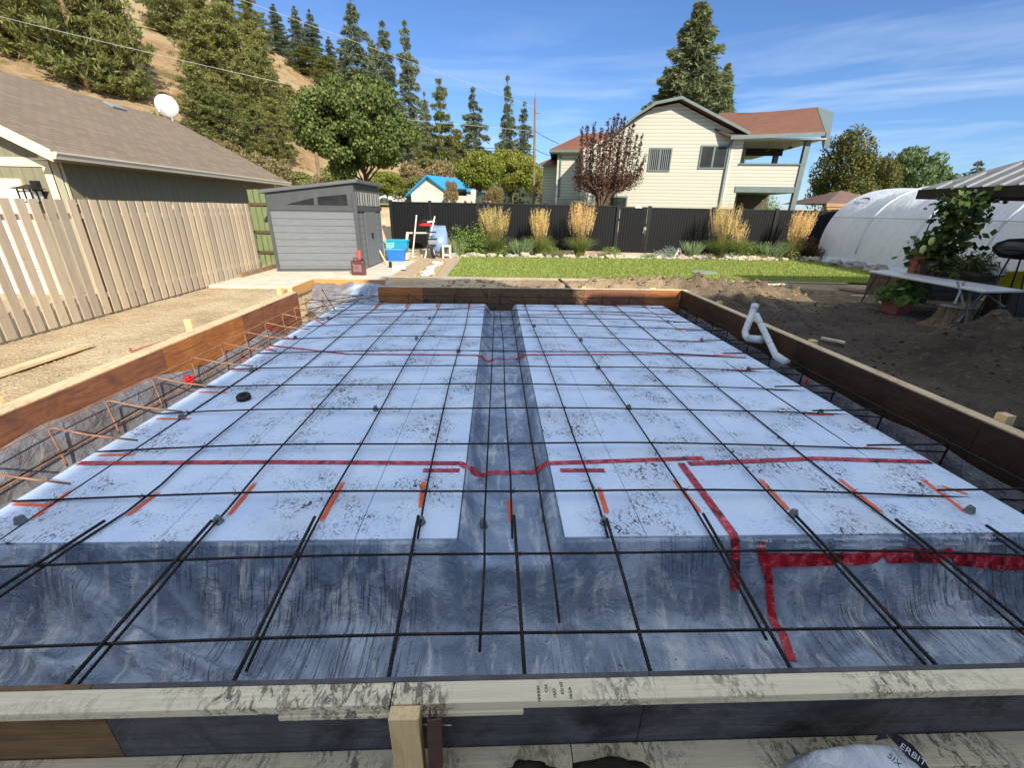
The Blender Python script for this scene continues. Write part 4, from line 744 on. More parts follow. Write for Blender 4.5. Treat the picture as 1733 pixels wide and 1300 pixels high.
# ================================================================ yard things near the shed
fc_ = thing('fuel_can', (-4.05, 12.85, .06), 'dark red fuel can standing on the concrete pad before the shed', 'fuel can'); p = pz(607, 466, .06)
M_FC = mat('can_red', (.16, .045, .04), (.09, .03, .035), 14, .35, .5, dirt=((.45, .35, .33), 10, .6, .7))
M = Matrix.Translation((p.x, p.y+.08, .06))@Matrix.Rotation(R(-6), 4, 'Z')
MB().box(-.19, -.09, 0, .19, .09, .40, M).build('body', M_FC, fc_, bevel=.03); mb = MB(); mb.tube([M@Vector((-.12, 0, .39)), M@Vector((-.12, 0, .47)), M@Vector((-.02, 0, .47)), M@Vector((-.02, 0, .39))], .018, 8); mb.build('handle', M_FC, fc_)
MB().lathe([(.035, 0), (.04, .03), (.03, .05)], M@Vector((.13, 0, .40)), 12).build('cap', M_IRON, fc_); MB().box(-.12, -.094, .1, .12, -.0905, .3, M).build('sticker', mat('can_label', (.30, .20, .20), (.18, .09, .09), 6, .5), fc_)
tag(MB().lathe([(.05, 0), (.062, .02), (.066, .22), (.07, .23), (.062, .24)], M@Vector((.05, -.0, .435)), 16).build('cup', mat('cup_red', (.55, .12, .10), (.4, .08, .07), 20, .4), smooth=False), 'red cup standing on top of the fuel can', 'cup')
def tub(name, x, y, z, w_, d_, h, m_, label, grp=None, rz=.1, rim=None):
    r_ = thing(name, (x, y, z), label, 'bin', grp); M = Matrix.Translation((x, y, z))@Matrix.Rotation(rz, 4, 'Z'); mb = MB(); k = .84
    def ring(a, zz, s_=1): return [M@Vector(q) for q in ((-w_/2*a*s_, -d_/2*a*s_, zz), (w_/2*a*s_, -d_/2*a*s_, zz), (w_/2*a*s_, d_/2*a*s_, zz), (-w_/2*a*s_, d_/2*a*s_, zz))]
    v = ring(k, 0)+ring(1, h)+ring(.93, h)+ring(k*.93, .03); f = [(3, 2, 1, 0)]
    for o in (0, 4, 8):
        for i in range(4): f.append((o+i, o+(i+1) % 4, o+4+(i+1) % 4, o+4+i))
    f.append((12, 13, 14, 15)); mb.add(v, f).build('body', m_, r_, bevel=.008)
    v = ring(1.06, h-.05)+ring(1.06, h)+ring(1.0, h+.002)+ring(1.0, h-.05); f = []
    for o in (0, 4):
        for i in range(4): f.append((o+i, o+(i+1) % 4, o+4+(i+1) % 4, o+4+i))
    f += [tuple((8+i, 8+(i+1) % 4, 12+(i+1) % 4, 12+i)) for i in range(4)]+[tuple((12+i, 12+(i+1) % 4, (i+1) % 4, i)) for i in range(4)]
    MB().add(v, f).build('rim', rim or m_, r_, bevel=.004); return r_
M_BL = mat('bin_blue', (.02, .18, .62), (.02, .15, .52), 6, .4, .5); M_TL = mat('bin_teal', (.02, .38, .56), (.02, .32, .48), 6, .4, .5); M_MT = mat('bin_mint', (.25, .62, .50), (.2, .55, .45), 6, .4, .5)
q = pz(672, 441, .06); tub('storage_bin', q.x, q.y+.0, .06, .66, .5, .44, M_BL, 'deep blue plastic bin at the front of the stack by the shed', 'plastic bins by the shed', .06, rim=mat('rim_light', (.10, .42, .72), rough=.4))
tub('storage_bin', q.x-.02, q.y+.55, .3, .74, .5, .46, M_TL, 'teal plastic bin stacked behind the blue one', 'plastic bins by the shed', .02)
tub('mint_lid_bin', q.x-.35, q.y+.42, .06, .3, .5, .62, M_MT, 'narrow mint green bin leaning behind the blue one', 'plastic bins by the shed', .4)
tag(MB().box(q.x-.3, q.y+.32, .06, q.x+.34, q.y+.8, .298).build('wooden_crate', M_LUMX), 'wooden crate carrying the teal bin', 'crate')
a, b_ = pz(655, 448, .06), pY(637, 415, 15.9); tag(MB().bar(a, b_, .05, .035).build('wooden_stick', M_LUMZ), 'pale wooden stick leaning on the shed corner beside the bins', 'stick')
a = pz(660, 453, .06); tag(MB().box(a.x-.03, a.y, .06, a.x+.05, a.y+.1, .24).build('small_block', M_IRON), 'small black post standing on the pad edge', 'post')
a = pz(672, 456, .06); tag(MB().box(a.x-.14, a.y, .06, a.x+.25, a.y+.3, .17).build('paper_box', mat('white_box', (.75, .74, .7), rough=.7)), 'low white box lying on the pad in front of the blue bin', 'box')
# stone-filled trough
tag(MB().bar((-2.36, 12.8, .03), (-2.42, 16.6, .03), .09, .07).bar((-1.8, 12.8, .03), (-1.9, 16.6, .03), .09, .07).bar((-2.42, 16.6, .03), (-1.9, 16.6, .03), .09, .07).build('trench_edging', mat('edging_tan', (.55, .40, .24), (.45, .32, .18), 5, .9)), 'tan board frame around the strip of white rubble beside the lawn', 'frame')
M_RK = mat('border_rock', (.58, .50, .38), (.40, .34, .26), 3, .9, .2, 14, .8, .03); M_RK2 = mat('border_rock_grey', (.42, .39, .34), (.28, .26, .23), 4, .9, .2, 14, .8, .03); M_RK3 = mat('rubble_white', (.70, .68, .62), (.5, .5, .46), 6, .9)
r_ = random.Random(5)
for i in range(13):
    t_ = i/12; tag(MB().blob((-2.1+r_.uniform(-.12, .12), 12.95+3.2*t_, .05), (r_.uniform(.09, .16), r_.uniform(.1, .16), .05), i*3.3, 6, .6).build('rubble_stone', M_RK3), f'white rubble stone in the board frame, {ORD[i]} from the near end', 'stone', 'white rubble by the lawn')
# wheelbarrow leaning upright on the fence, with things around it
wb = thing('wheelbarrow', (-2.6, 18.6, 0), 'wheelbarrow with a blue tray stood upright against the black fence', 'wheelbarrow'); cx_, cy_ = -2.45, 18.35
M_WBT = mat('tray_blue', (.17, .27, .45), (.25, .33, .46), 6, .45, .5); M_WHT = mat('handle_white', (.66, .62, .54), (.55, .5, .42), 9, .6)
mb = MB(); n = 18; vs = []
for j in range(9):
    z = .18+1.05*j/8; wj = .30+.10*math.sin(math.pi*(j/8)**.8)
    for i in range(n+1):
        a = math.pi*i/n; vs.append((cx_+.10+wj*math.cos(a)*-1, cy_+.05-(.32*math.sin(math.pi*min(1, j/8*.9+.12)))*math.sin(a)+.35*j/8*.6, z))
mb.add(vs, [(j*(n+1)+i, j*(n+1)+i+1, (j+1)*(n+1)+i+1, (j+1)*(n+1)+i) for j in range(8) for i in range(n)]); o = mb.build('tray', M_WBT, wb, smooth=True); s_ = o.modifiers.new('s', 'SOLIDIFY'); s_.thickness = .012
for p0, p1 in (((686, 437), (705, 364)), ((719, 438), (736, 366))):
    a = pz(p0[0]+(15 if p0[0] < 700 else 0), p0[1], .0); a.y = 18.0; a = pY(p0[0]+(12 if p0[0] < 700 else 0), p0[1]-1, 18.0); b_ = pY(p1[0], p1[1], 18.6); MB().bar(a, b_, .05, .04, (0, 1, 0)).build('handle', M_WHT, wb)
MB().bar((cx_-.28, 17.98, .75), (cx_+.12, 18.0, .75), .03, .05).bar((cx_-.28, 17.98, 1.0), (cx_+.1, 18.02, 1.0), .03, .05).bar((cx_-.26, 17.98, .3), (cx_-.28, 18.1, 1.1), .03, .03).build('frame', M_IRON, wb)
MB().box(cx_-.22, 18.0, .55, cx_+.1, 18.05, .74).build('plate', mat('grey_plate', (.3, .31, .35), rough=.5), wb)
wh = MB().lathe([(.10, -.05), (.19, -.055), (.225, -.03), (.225, .03), (.19, .055), (.10, .05)], (cx_-.06, 17.93, .24), 24, Matrix.Rotation(R(78), 4, 'Y')).build('wheel', mat('tyre', (.03, .03, .03), rough=.8), wb); MB().lathe([(.02, -.056), (.13, -.058), (.13, .058), (.02, .056)], (cx_-.06, 17.93, .24), 16, Matrix.Rotation(R(78), 4, 'Y')).build('rim', mat('rim_white', (.7, .7, .68), rough=.4), wh)
sb = thing('saw_bench', (-2.7, 18.6, 0), 'narrow pale wooden trestle behind the wheelbarrow', 'trestle')
for a, b_ in (((685, 437), (690, 393)), ((745, 432), (741, 394))): MB().bar(pY(a[0], a[1], 18.35), pY(b_[0], b_[1], 18.75), .1, .06, (0, 1, 0)).build('leg', M_WHT, sb)
MB().bar(pY(688, 394, 18.8), pY(745, 394, 18.8), .08, .06).build('top_beam', M_WHT, sb); MB().bar(pY(749, 432, 18.5), pY(743, 398, 18.9), .09, .03, (0, 1, 0)).build('board', mat('brown_board', (.32, .2, .11), rough=.8), sb)
pt = thing('pile_of_tools', (-2.4, 18.9, 1.2), 'red and black garden machine resting above the wheelbarrow', 'garden machine')
a = pY(722, 380, 18.75); MB().blob(a, (.32, .14, .09), 3, 8, .5).build('red_body', mat('machine_red', (.5, .04, .04), rough=.4), pt); MB().blob(a+Vector((0, 0, .12)), (.3, .12, .07), 5, 8, .6).build('black_motor', M_IRON, pt); MB().bar(a+Vector((.05, -.1, .1)), a+Vector((.35, -.1, .14)), .06, .07).build('white_part', M_WHT, pt); MB().tube([a+Vector((-.3, 0, .1)), a+Vector((-.15, 0, .27)), a+Vector((.15, 0, .27)), a+Vector((.4, 0, .05))], .014, 6).build('hoop', M_IRON, pt)
st = thing('cinder_stool', (-1.7, 18.3, 0), 'small white rectangular frame standing beside the wheelbarrow', 'stand'); a = pz(755, 437, .0); a = Vector((-1.98, 18.0, .02))
for dx in (-.14, .14): MB().box(a.x+dx-.035, a.y, 0, a.x+dx+.035, a.y+.25, .52).build('upright', M_WHT, st)
for z in (.1, .45): MB().box(a.x-.105, a.y+.002, z, a.x+.105, a.y+.248, z+.07).build('crossbar', M_WHT, st)
for i, (dx, dy) in enumerate(((-1.35, -.1), (-.6, .35), (.55, -.15), (.75, .25), (1.2, .1), (-.9, -.3))): tag(MB().blob((-2.4+dx, 18.3+dy, .04), (.14, .1, .06), i*2.2, 6, .6).build('loose_stone', M_RK), f'loose tan stone on the sand near the wheelbarrow, {ORD[i]} of a few', 'stone', 'loose stones near the wheelbarrow')
# ================================================================ black fence
m, t, b = nodes('black_slat', .55, .25); v = mapping(t); s3 = t.nodes.new('ShaderNodeSeparateXYZ'); t.links.new(v, s3.inputs[0]); fr_ = math_(t, 'FRACT', math_(t, 'DIVIDE', s3.outputs['X'], .118)); gm = ramp(t, fr_, (.0, 0.), (.06, .0), (.1, 1.), (.9, 1.), (.96, 0.))
t.links.new(ramp(t, gm, (0, (.002, .002, .002)), (1, (.008, .008, .009))), b.inputs['Base Color']); bump(t, b, gm, 1, .03); M_BS = m; M_BP = mat('black_post', (.014, .014, .016), (.011, .011, .013), 5, .4, .4)
FY = 20.5; FT = 2.12
def fence_run(xs_, label, T0=FT, skip_posts=()):
    r_ = thing('black_fence', (xs_[0], FY, 0), label, 'fence', 'black fence along the back of the lawn')
    for a, b_ in zip(xs_, xs_[1:]):
        mb = MB(); n = int((b_-a-.14)/.118); x = a+.07
        for k in range(n): mb.box(x+.008, FY-.012, .12, x+.11, FY+.012, T0-.05); x += .118
        mb.box(a+.06, FY-.004, .12, b_-.06, FY+.004, T0-.05); mb.build('slat_panel', M_BS, r_)
        MB().box(a+.06, FY-.035, T0-.05, b_-.06, FY+.035, T0).build('rail', M_BP, r_); MB().box(a+.06, FY-.03, .06, b_-.06, FY+.03, .12).build('rail', M_BP, r_)
    for x in xs_:
        if x not in skip_posts: MB().box(x-.065, FY-.065, 0, x+.065, FY+.065, T0+.06).build('post', M_BP, r_)
    return r_
gx0 = pY(1047, 345, FY).x; gx1 = pY(1101, 345, FY).x; fence_run([-4.6, -2.9, -.35, 2.2, gx0], 'black slatted fence from the shed to the gate', FT)
fence_run([gx1, gx1+2.9, gx1+5.8, gx1+8.7], 'black slatted fence from the gate to the white tent', FT-.05)
gt = thing('garden_gate', (gx0, FY, 0), 'black slatted garden gate with a latch and a small white plate', 'gate'); mb = MB(); x = gx0+.10
while x < gx1-.2: mb.box(x, FY-.03, .14, x+.102, FY-.006, FT-.1); x += .115
mb.box(gx0+.1, FY-.012, .14, gx1-.1, FY-.004, FT-.1); mb.build('slat_panel', M_BS, gt); mb = MB(); mb.box(gx0+.08, FY-.045, FT-.1, gx1-.08, FY+.01, FT-.04); mb.box(gx0+.08, FY-.045, .08, gx1-.08, FY+.01, .14); mb.build('frame', M_BP, gt)
MB().box(gx1-.2, FY-.09, 1.12, gx1-.08, FY-.046, 1.24).tube([(gx1-.22, FY-.08, 1.0), (gx1-.17, FY-.09, 1.15)], .02, 6).build('latch', mat('latch', (.35, .35, .35), rough=.4), gt); MB().box(gx0+.75, FY-.05, FT-.085, gx0+1.05, FY-.0455, FT-.02).build('plate', mat('plate_white', (.85, .85, .8), rough=.5), gt)
# ================================================================ plants
RS = np.random.RandomState(11)
def leaves(P, size, rs=RS, asp=.5, up_=0., nrm=None):
    n = len(P); d = rs.normal(size=(n, 3)); d[:, 2] += up_; d /= np.linalg.norm(d, axis=1)[:, None]
    e = rs.normal(size=(n, 3))
    if nrm is not None: e = np.cross(d, nrm+.5*e)
    else: e = np.cross(d, e)
    e /= np.linalg.norm(e, axis=1)[:, None]+1e-9; s_ = (size*rs.uniform(.6, 1.3, n))[:, None]
    return np.stack([P-d*s_*.5, P+e*s_*asp*.5-d*s_*.0, P+d*s_*.5, P-e*s_*asp*.5], 1)
def blades(c, n, h, spread, wd, curve, rs=RS, z0=0., base=.12):
    an = rs.uniform(0, 2*math.pi, n); rr = base*np.sqrt(rs.uniform(0, 1, n)); sp_ = spread*rs.uniform(.2, 1, n); hh = h*rs.uniform(.65, 1.05, n)
    P0 = np.stack([c[0]+rr*np.cos(an), c[1]+rr*np.sin(an), np.full(n, c[2]+z0)], 1); D = np.stack([np.cos(an), np.sin(an), 0*an], 1); W = np.stack([-np.sin(an), np.cos(an), 0*an], 1)*wd
    an2 = rs.uniform(0, 3.14, n); W = np.stack([np.cos(an2), np.sin(an2), 0*an], 1)*wd; out = []; K = 4; prev = None
    for k in range(K+1):
        q = k/K; P = P0+D*(sp_*(q**curve))[:, None]; P[:, 2] += hh*(q-.25*(curve > 2)*q**3*sp_/max(spread, .01)); wk = W*(1-q*.85)
        if prev is not None: out.append(np.stack([prev[0]-prev[1], prev[0]+prev[1], P+wk, P-wk], 1))
        prev = (P, wk)
    return np.concatenate(out), P0+D*sp_[:, None]+np.array([0, 0, 1])*hh[:, None]
M_GG = leafmat('grass_green', [(.10, .15, .03), (.20, .26, .06), (.32, .36, .12)], .35); M_STRAW = leafmat('grass_plume', [(.66, .42, .12), (.86, .62, .24), (.95, .78, .42)], .35); M_STM = leafmat('straw_stem', [(.34, .24, .08), (.46, .36, .14)], .3)
GRASS = [(836, 434, 352, 46, 'broad feather reed grass clump with tawny plumes beside the yellow flower bush'), (911, 434, 357, 26, 'slim feather reed grass clump, second from the wheelbarrow'), (980, 432, 345, 40, 'full golden feather reed grass clump just left of the gate'), (1215, 434, 348, 44, 'large golden feather reed grass clump right of the gate'), (1243, 435, 372, 22, 'low feather reed grass with sparse drooping plumes beside the large clump'), (1337, 437, 358, 30, 'leaning orange feather reed grass clump near the white tent')]
for i, (x, yb, yt, wpx, l) in enumerate(GRASS):
    p = pY(x, 436, 19.3); p.z = .03; tp_ = pY(x, yt, 19.3).z; w_ = wpx/37/2; rs = np.random.RandomState(i+40); r_ = thing('feather_reed_grass', p, l, 'ornamental grass', 'feather reed grasses along the fence')
    Q, _ = blades(p, 800, .95, .8, .010, 2.2, rs, base=.2); quadmesh('leaf_tuft', Q, M_GG, r_)
    lean_ = .25 if 'leaning' in l else 0; n = 150 if 'sparse' not in l else 40
    Q, tips = blades(p, int(n*1.8), tp_*1.0, w_*1.05, .003, 2.6, rs, base=.12); tips[:, 0] += 0; quadmesh('stem', Q, M_STM, r_)
    pl_ = []
    for k in range(16): q = k/15; c_ = tips*1.0; c_[:, 2] -= .42*q*(tp_/1.7); c_[:, 0] += -.22*q*(tips[:, 0]-p.x)+rs.normal(0, .006, len(c_)); pl_.append(leaves(c_+rs.normal(0, .008, c_.shape), .075*(1-.5*abs(q-.5)), rs, .22, 1.8))
    Q = np.concatenate(pl_)
    if lean_: Q[:, :, 0] += lean_*(Q[:, :, 2]/tp_)**2
    quadmesh('plume', Q, M_STRAW, r_)
def bush(name, c, r3, n, size, m_, label, cat='shrub', grp=None, seed=0, blob_=10, asp=.5, flowers=None, stems=True, hole=.0):
    rs = np.random.RandomState(seed+100); r_ = thing(name, c, label, cat, grp); k = blob_
    cc = rs.normal(size=(k, 3)); cc /= np.linalg.norm(cc, axis=1)[:, None]; cc *= rs.uniform(.25, .75, k)[:, None]; cc[:, 2] = np.abs(cc[:, 2])*.9
    ix = rs.randint(0, k, n); d = rs.normal(size=(n, 3)); d /= np.linalg.norm(d, axis=1)[:, None]; P = cc[ix]+d*(rs.uniform(.0, 1, n)**.4*.42)[:, None]; P[:, 2] = np.maximum(P[:, 2], .03)
    r3 = [q*1.25 for q in r3]; n = n; P = P*np.array(r3)+np.array(c); quadmesh('foliage', leaves(P, size, rs, asp, .2), m_, r_)
    if stems:
        mb = MB()
        for q in cc[:7]: mb.tube([Vector(c), Vector(c)+Vector((q[0]*r3[0]*.5, q[1]*r3[1]*.5, q[2]*r3[2]*.4)), Vector(c)+Vector((q[0]*r3[0], q[1]*r3[1], q[2]*r3[2]))], [.012, .009, .004], 5)
        mb.build('stem', mat('stem_brown', (.16, .11, .07), rough=.9), r_)
    if flowers:
        fm, fn_, fs = flowers; jx = rs.choice(n, fn_); F = P[jx]+np.array([0, -.02, .04]); F = np.repeat(F, 7, 0)+rs.normal(0, fs*.35, (fn_*7, 3)); quadmesh('blossom', leaves(F, fs, rs, .8), fm, r_)
    return r_
M_LG = leafmat('leaf_mid', [(.09, .15, .03), (.19, .27, .06), (.33, .41, .13)], .3); M_YF = leafmat('petal_yellow', [(.75, .5, .05), (.85, .65, .12)], .3, .6); M_WF = leafmat('petal_white', [(.8, .8, .78), (.7, .68, .6)], .2); M_SIL = leafmat('leaf_silver', [(.22, .26, .20), (.42, .46, .38)], .2)
def PB(x, y=19.2): q = pY(x, 436, y); q.z = .03; return q
M_DKL = leafmat('leaf_maroon', [(.06, .02, .015), (.13, .05, .03), (.09, .09, .035)], .25); M_OLV = leafmat('leaf_olive', [(.18, .16, .06), (.32, .27, .11), (.46, .38, .2)], .3); M_PUR = leafmat('petal_pink', [(.5, .12, .25), (.35, .08, .2)], .3)
bush('yellow_flower_bush', PB(793), (.85, .5, 1.25), 5200, .095, M_LG, 'tall leafy bush with yellow and white blooms by the wheelbarrow', seed=1, flowers=(M_YF, 26, .06), blob_=16)
bush('rose_stems', PB(822, 19.5), (.5, .4, 1.0), 2400, .08, M_LG, 'leafy green bush between the yellow blooms and the first grass clump', seed=2, flowers=(M_WF, 4, .07))
for i, (x, w_, l) in enumerate(((773, .45, 'spiky blue-grey iris leaves at the left end of the flower bed'), (882, .6, 'spiky pale green iris leaves between the first two grass clumps'), (1170, .5, 'spiky green iris leaves beside the silver shrub'), (1305, .7, 'pale spiky iris leaves left of the leaning grass'))):
    p = PB(x, 19.0); r_ = thing('iris_plant', p, l, 'plant', 'iris clumps in the flower bed'); Q, _ = blades(p, 260, .72, w_*.85, .018, 1.5, np.random.RandomState(i), base=w_*.5); quadmesh('leaf_tuft', Q, leafmat('iris_leaf', [(.20, .27, .11), (.38, .46, .25)], .35), r_)
bush('silver_shrub', PB(1130, 19.2), (.75, .45, .55), 1600, .05, M_SIL, 'low silvery shrub right of the gate path', seed=3); bush('trailing_plant', PB(1098, 18.9), (.5, .35, .22), 700, .05, M_LG, 'flat dark green trailing plant at the gate path edge', 'plant', seed=4)
bush('dry_flower_patch', PB(945, 18.85), (1.0, .3, .3), 1400, .05, M_OLV, 'dry straw-coloured low plants in front of the second grass clump', 'plant', seed=5, stems=False); bush('dry_flower_patch', PB(1020, 18.85), (.9, .35, .32), 1400, .05, M_OLV, 'dry olive low plants in front of the full golden grass', 'plant', seed=6, stems=False)
bush('dry_flower_patch', PB(1188, 18.75), (.75, .3, .28), 1000, .045, leafmat('leaf_straw', [(.42, .32, .14), (.55, .45, .25)], .3), 'straw-coloured tufts in front of the large grass right of the gate', 'plant', seed=7, stems=False); bush('dry_flower_patch', PB(1290, 18.8), (.8, .3, .25), 900, .045, MATS['leaf_straw'], 'straw-coloured tufts left of the maroon shrub', 'plant', seed=17, stems=False)
bush('dusty_shrub', PB(1247, 18.9), (.7, .35, .32), 1100, .05, M_SIL, 'dusty blue-grey mound plant at the lawn edge', 'plant', seed=8, stems=False); bush('maroon_shrub', PB(1362, 18.9), (.9, .5, .8), 4200, .07, M_DKL, 'maroon-leaved shrub against the end of the white tent', seed=9)
bush('green_filler', PB(1270, 19.4), (1.0, .4, .7), 3600, .07, M_LG, 'green leafy perennials behind the dusty mound plant', 'plant', seed=10, stems=False); bush('green_filler', PB(860, 19.3), (.6, .4, .6), 2600, .07, M_LG, 'green leafy perennials under the first grass clump', 'plant', seed=12, stems=False); bush('green_filler', PB(930, 19.3), (.7, .4, .4), 2200, .06, M_LG, 'low green perennials between the second and the full golden grass', 'plant', seed=41, stems=False); bush('green_filler', PB(1030, 19.4), (.5, .4, .4), 1500, .06, M_LG, 'low green perennials left of the gate path', 'plant', seed=42, stems=False)
bush('green_filler', PB(1330, 19.0), (.6, .4, .55), 2400, .07, M_LG, 'green leafy perennials under the leaning grass', 'plant', seed=13, stems=False)
r_ = random.Random(9); x = 768; i = 0
while x < 1385:
    if not 1050 < x < 1105:
        s_ = r_.uniform(.10, .26); q = pY(x, 437, 18.55+r_.uniform(-.06, .08)+.15*((x-768)/600)); tag(MB().blob((q.x, q.y, .05+s_*.2), (s_, s_*.7, s_*.55), i*1.7, 7, .7).build('border_rock', (M_RK, M_RK2)[r_.random() < .3]), f'rough rock edging the flower bed, {ORD[min(i, len(ORD)-1)]} counted from the wheelbarrow end', 'rock', 'rocks edging the flower bed'); i += 1
    x += r_.uniform(9, 17)
for i, q in enumerate(((1415, 450), (1440, 453), (1455, 454), (1478, 459), (1490, 462))):
    p = pz(q[0], q[1]+2, 0); tag(MB().blob((p.x-.05, p.y, .12), (.28, .22, .18), i*4.4, 7, .6).build('tent_rock', M_RK2), f'grey rock holding down the foot of the white tent, {ORD[i]} from the fence end', 'rock', 'rocks along the tent foot')
tag(MB().lathe([(.02, 0), (.42, 0), (.42, .03), (.36, .05), (.02, .055)], pz(1191, 462, .05), 28).build('ground_cover_lid', mat('lid_green', (.25, .33, .24), (.2, .27, .2), 6, .6)), 'round grey-green lid set in the lawn', 'lid')
a = pz(1146, 437, .03); tr_ = thing('triangle_ornament', a, 'small white triangular frame standing at the bed edge right of the gate', 'ornament')
MB().bar(a+Vector((-.2, 0, 0)), a+Vector((.02, 0, .42)), .07, .2, (0, 1, 0)).bar(a+Vector((.22, 0, 0)), a+Vector((-.0, 0, .42)), .07, .2, (0, 1, 0)).build('frame', M_WHT, tr_); MB().box(a.x-.3, a.y-.1, .03, a.x+.3, a.y+.2, .09).build('base', M_WHT, tr_)
# ================================================================ far house
th = R(8); HO = Vector((4.58, 25.34, 0)); HU = Vector((math.cos(th), -math.sin(th), 0)); HN = Vector((math.sin(th), math.cos(th), 0))
def H(s_, t_, z): return HO+HU*s_+HN*t_+Vector((0, 0, z))
def hbox(mb, s0, t0, z0, s1, t1, z1): return mb.prism([H(s0, t0, z0), H(s1, t0, z0), H(s1, t1, z0), H(s0, t1, z0)], (0, 0, z1-z0))
m, t, b = nodes('lap_siding', .6, .3); v = mapping(t); s3 = t.nodes.new('ShaderNodeSeparateXYZ'); t.links.new(v, s3.inputs[0]); fr_ = math_(t, 'FRACT', math_(t, 'DIVIDE', s3.outputs['Z'], .165)); col = ramp(t, fr_, (0., (.26, .24, .19)), (.10, (.34, .31, .25)), (.16, (.54, .52, .43)), (1, (.60, .58, .49)))
col = mixc(t, ramp(t, noise(t, 1.2, 4, .6), (.4, 0.), (.7, .12)), col, (.5, .45, .36)); t.links.new(col, b.inputs['Base Color']); bump(t, b, fr_, .7, .02); M_SID = m
M_SAGE = mat('trim_sage', (.15, .19, .18), (.12, .155, .15), 4, .5, .4); M_SOF = mat('soffit_white', (.6, .57, .5), rough=.7); M_FND = mat('foundation', (.45, .42, .36), (.36, .33, .28), 3, .9)
ho = thing('yellow_house', (8, 26, 1.3), 'cream two-storey house with red shingle roof and a covered corner deck', 'house')
W = 7.4
MB().prism([H(0, 0, 2.62), H(0, 0, 4.9), H(1.57, 0, 5.55), H(2.44, 0, 6.22), H(3.33, 0, 6.74), H(4.5, 0, 6.93), H(W, 0, 5.67), H(W, 0, 2.62)], HN*8).build('wall', M_SID, ho)
mb = MB(); hbox(mb, 0.02, .02, .5, W-.02, 8, 2.62); mb.build('foundation', M_FND, ho)
mb = MB(); hbox(mb, 1.35, -.008, 1.2, W, .0, 2.62); mb.build('lower_siding', M_SID, ho)
mb = MB(); hbox(mb, -1.35, 2.0, 2.55, 0, 8, 4.93); mb.build('wall', M_SID, ho); mb = MB(); hbox(mb, -1.33, 2.02, .8, 0, 8, 2.55); mb.build('foundation', M_FND, ho)
mb = MB(); hbox(mb, -2.3, 5.0, 1.5, -1.35, 9, 4.5); mb.build('wall', M_SID, ho)
rl = [(1.0, 5.25), (1.57, 5.69), (2.44, 6.37), (3.33, 6.9), (4.5, 7.12), (7.98, 5.6)]
for (s0, z0), (s1, z1) in zip(rl, rl[1:]):
    roofplane('roof', [H(s0, -.5, z0), H(s1, -.5, z1), H(s1, 8.4, z1), H(s0, 8.4, z0)][::1] if False else [H(s0, 8.4, z0), H(s0, -.5, z0), H(s1, -.5, z1), H(s1, 8.4, z1)], .09, M_SHR, ho) if s1 <= 4.5 else roofplane('roof', [H(s1, -.5, z1), H(s1, 8.4, z1), H(s0, 8.4, z0), H(s0, -.5, z0)], .09, M_SHR, ho)
mb = MB()
for (s0, z0), (s1, z1) in zip(rl, rl[1:]): mb.prism([H(s0, -.53, z0-.13), H(s0, -.53, z0-.0), H(s1, -.53, z1-.0), H(s1, -.53, z1-.13)], HN*.025)
mb.build('fascia', M_SAGE, ho)
# left wing roof (hipped), recessed
e0, e1, e2, e3 = H(-1.85, 1.5, 5.03), H(1.0, 1.5, 5.03), H(2.44, 5.2, 6.45), H(.1, 5.2, 6.35)
roofplane('roof', [e0, e1, e2, e3], .08, M_SHR, ho); roofplane('roof', [H(-1.85, 9, 5.03), e0, e3, H(.1, 9, 6.35)], .08, M_SHR, ho); roofplane('roof', [H(-2.7, 4.6, 4.55), H(-1.3, 4.6, 4.55), H(-1.0, 6.5, 5.2), H(-1.6, 6.5, 5.2)], .07, M_SHR, ho)
mb = MB(); mb.prism([H(-1.85, 1.47, 4.9), H(.9, 1.47, 4.9), H(.9, 1.47, 5.02), H(-1.85, 1.47, 5.02)], HN*.05); mb.build('gutter', M_SAGE, ho); mb = MB(); mb.prism([H(-2.7, 4.57, 4.44), H(-1.3, 4.57, 4.44), H(-1.3, 4.57, 4.54), H(-2.7, 4.57, 4.54)], HN*.05); mb.build('gutter', M_SAGE, ho)
mb = MB(); hbox(mb, -1.85, 1.52, 4.88, .0, 2, 4.9); mb.build('soffit', M_SOF, ho); mb = MB(); mb.tube([H(-1.3, 1.6, 4.9), H(-1.2, 1.95, 4.6), H(-1.2, 1.95, 2.6)], .05, 6); mb.build('downspout', M_SAGE, ho); mb = MB(); mb.tube([H(W-.05, -.35, 5.45), H(W-.12, -.06, 5.1), H(W-.12, -.06, 2)], .05, 6); mb.build('downspout', M_SAGE, ho)
mb = MB(); hbox(mb, -1.38, 1.965, 1.5, -1.27, 2.0, 4.9); mb.build('corner_trim', M_SOF, ho); mb = MB(); hbox(mb, W-.01, -.03, 1.2, W+.12, .1, 5.3); mb.build('corner_trim', M_SOF, ho); mb = MB(); hbox(mb, -.02, -.03, 2.6, .1, .0, 4.9); mb.build('corner_trim', M_SOF, ho)
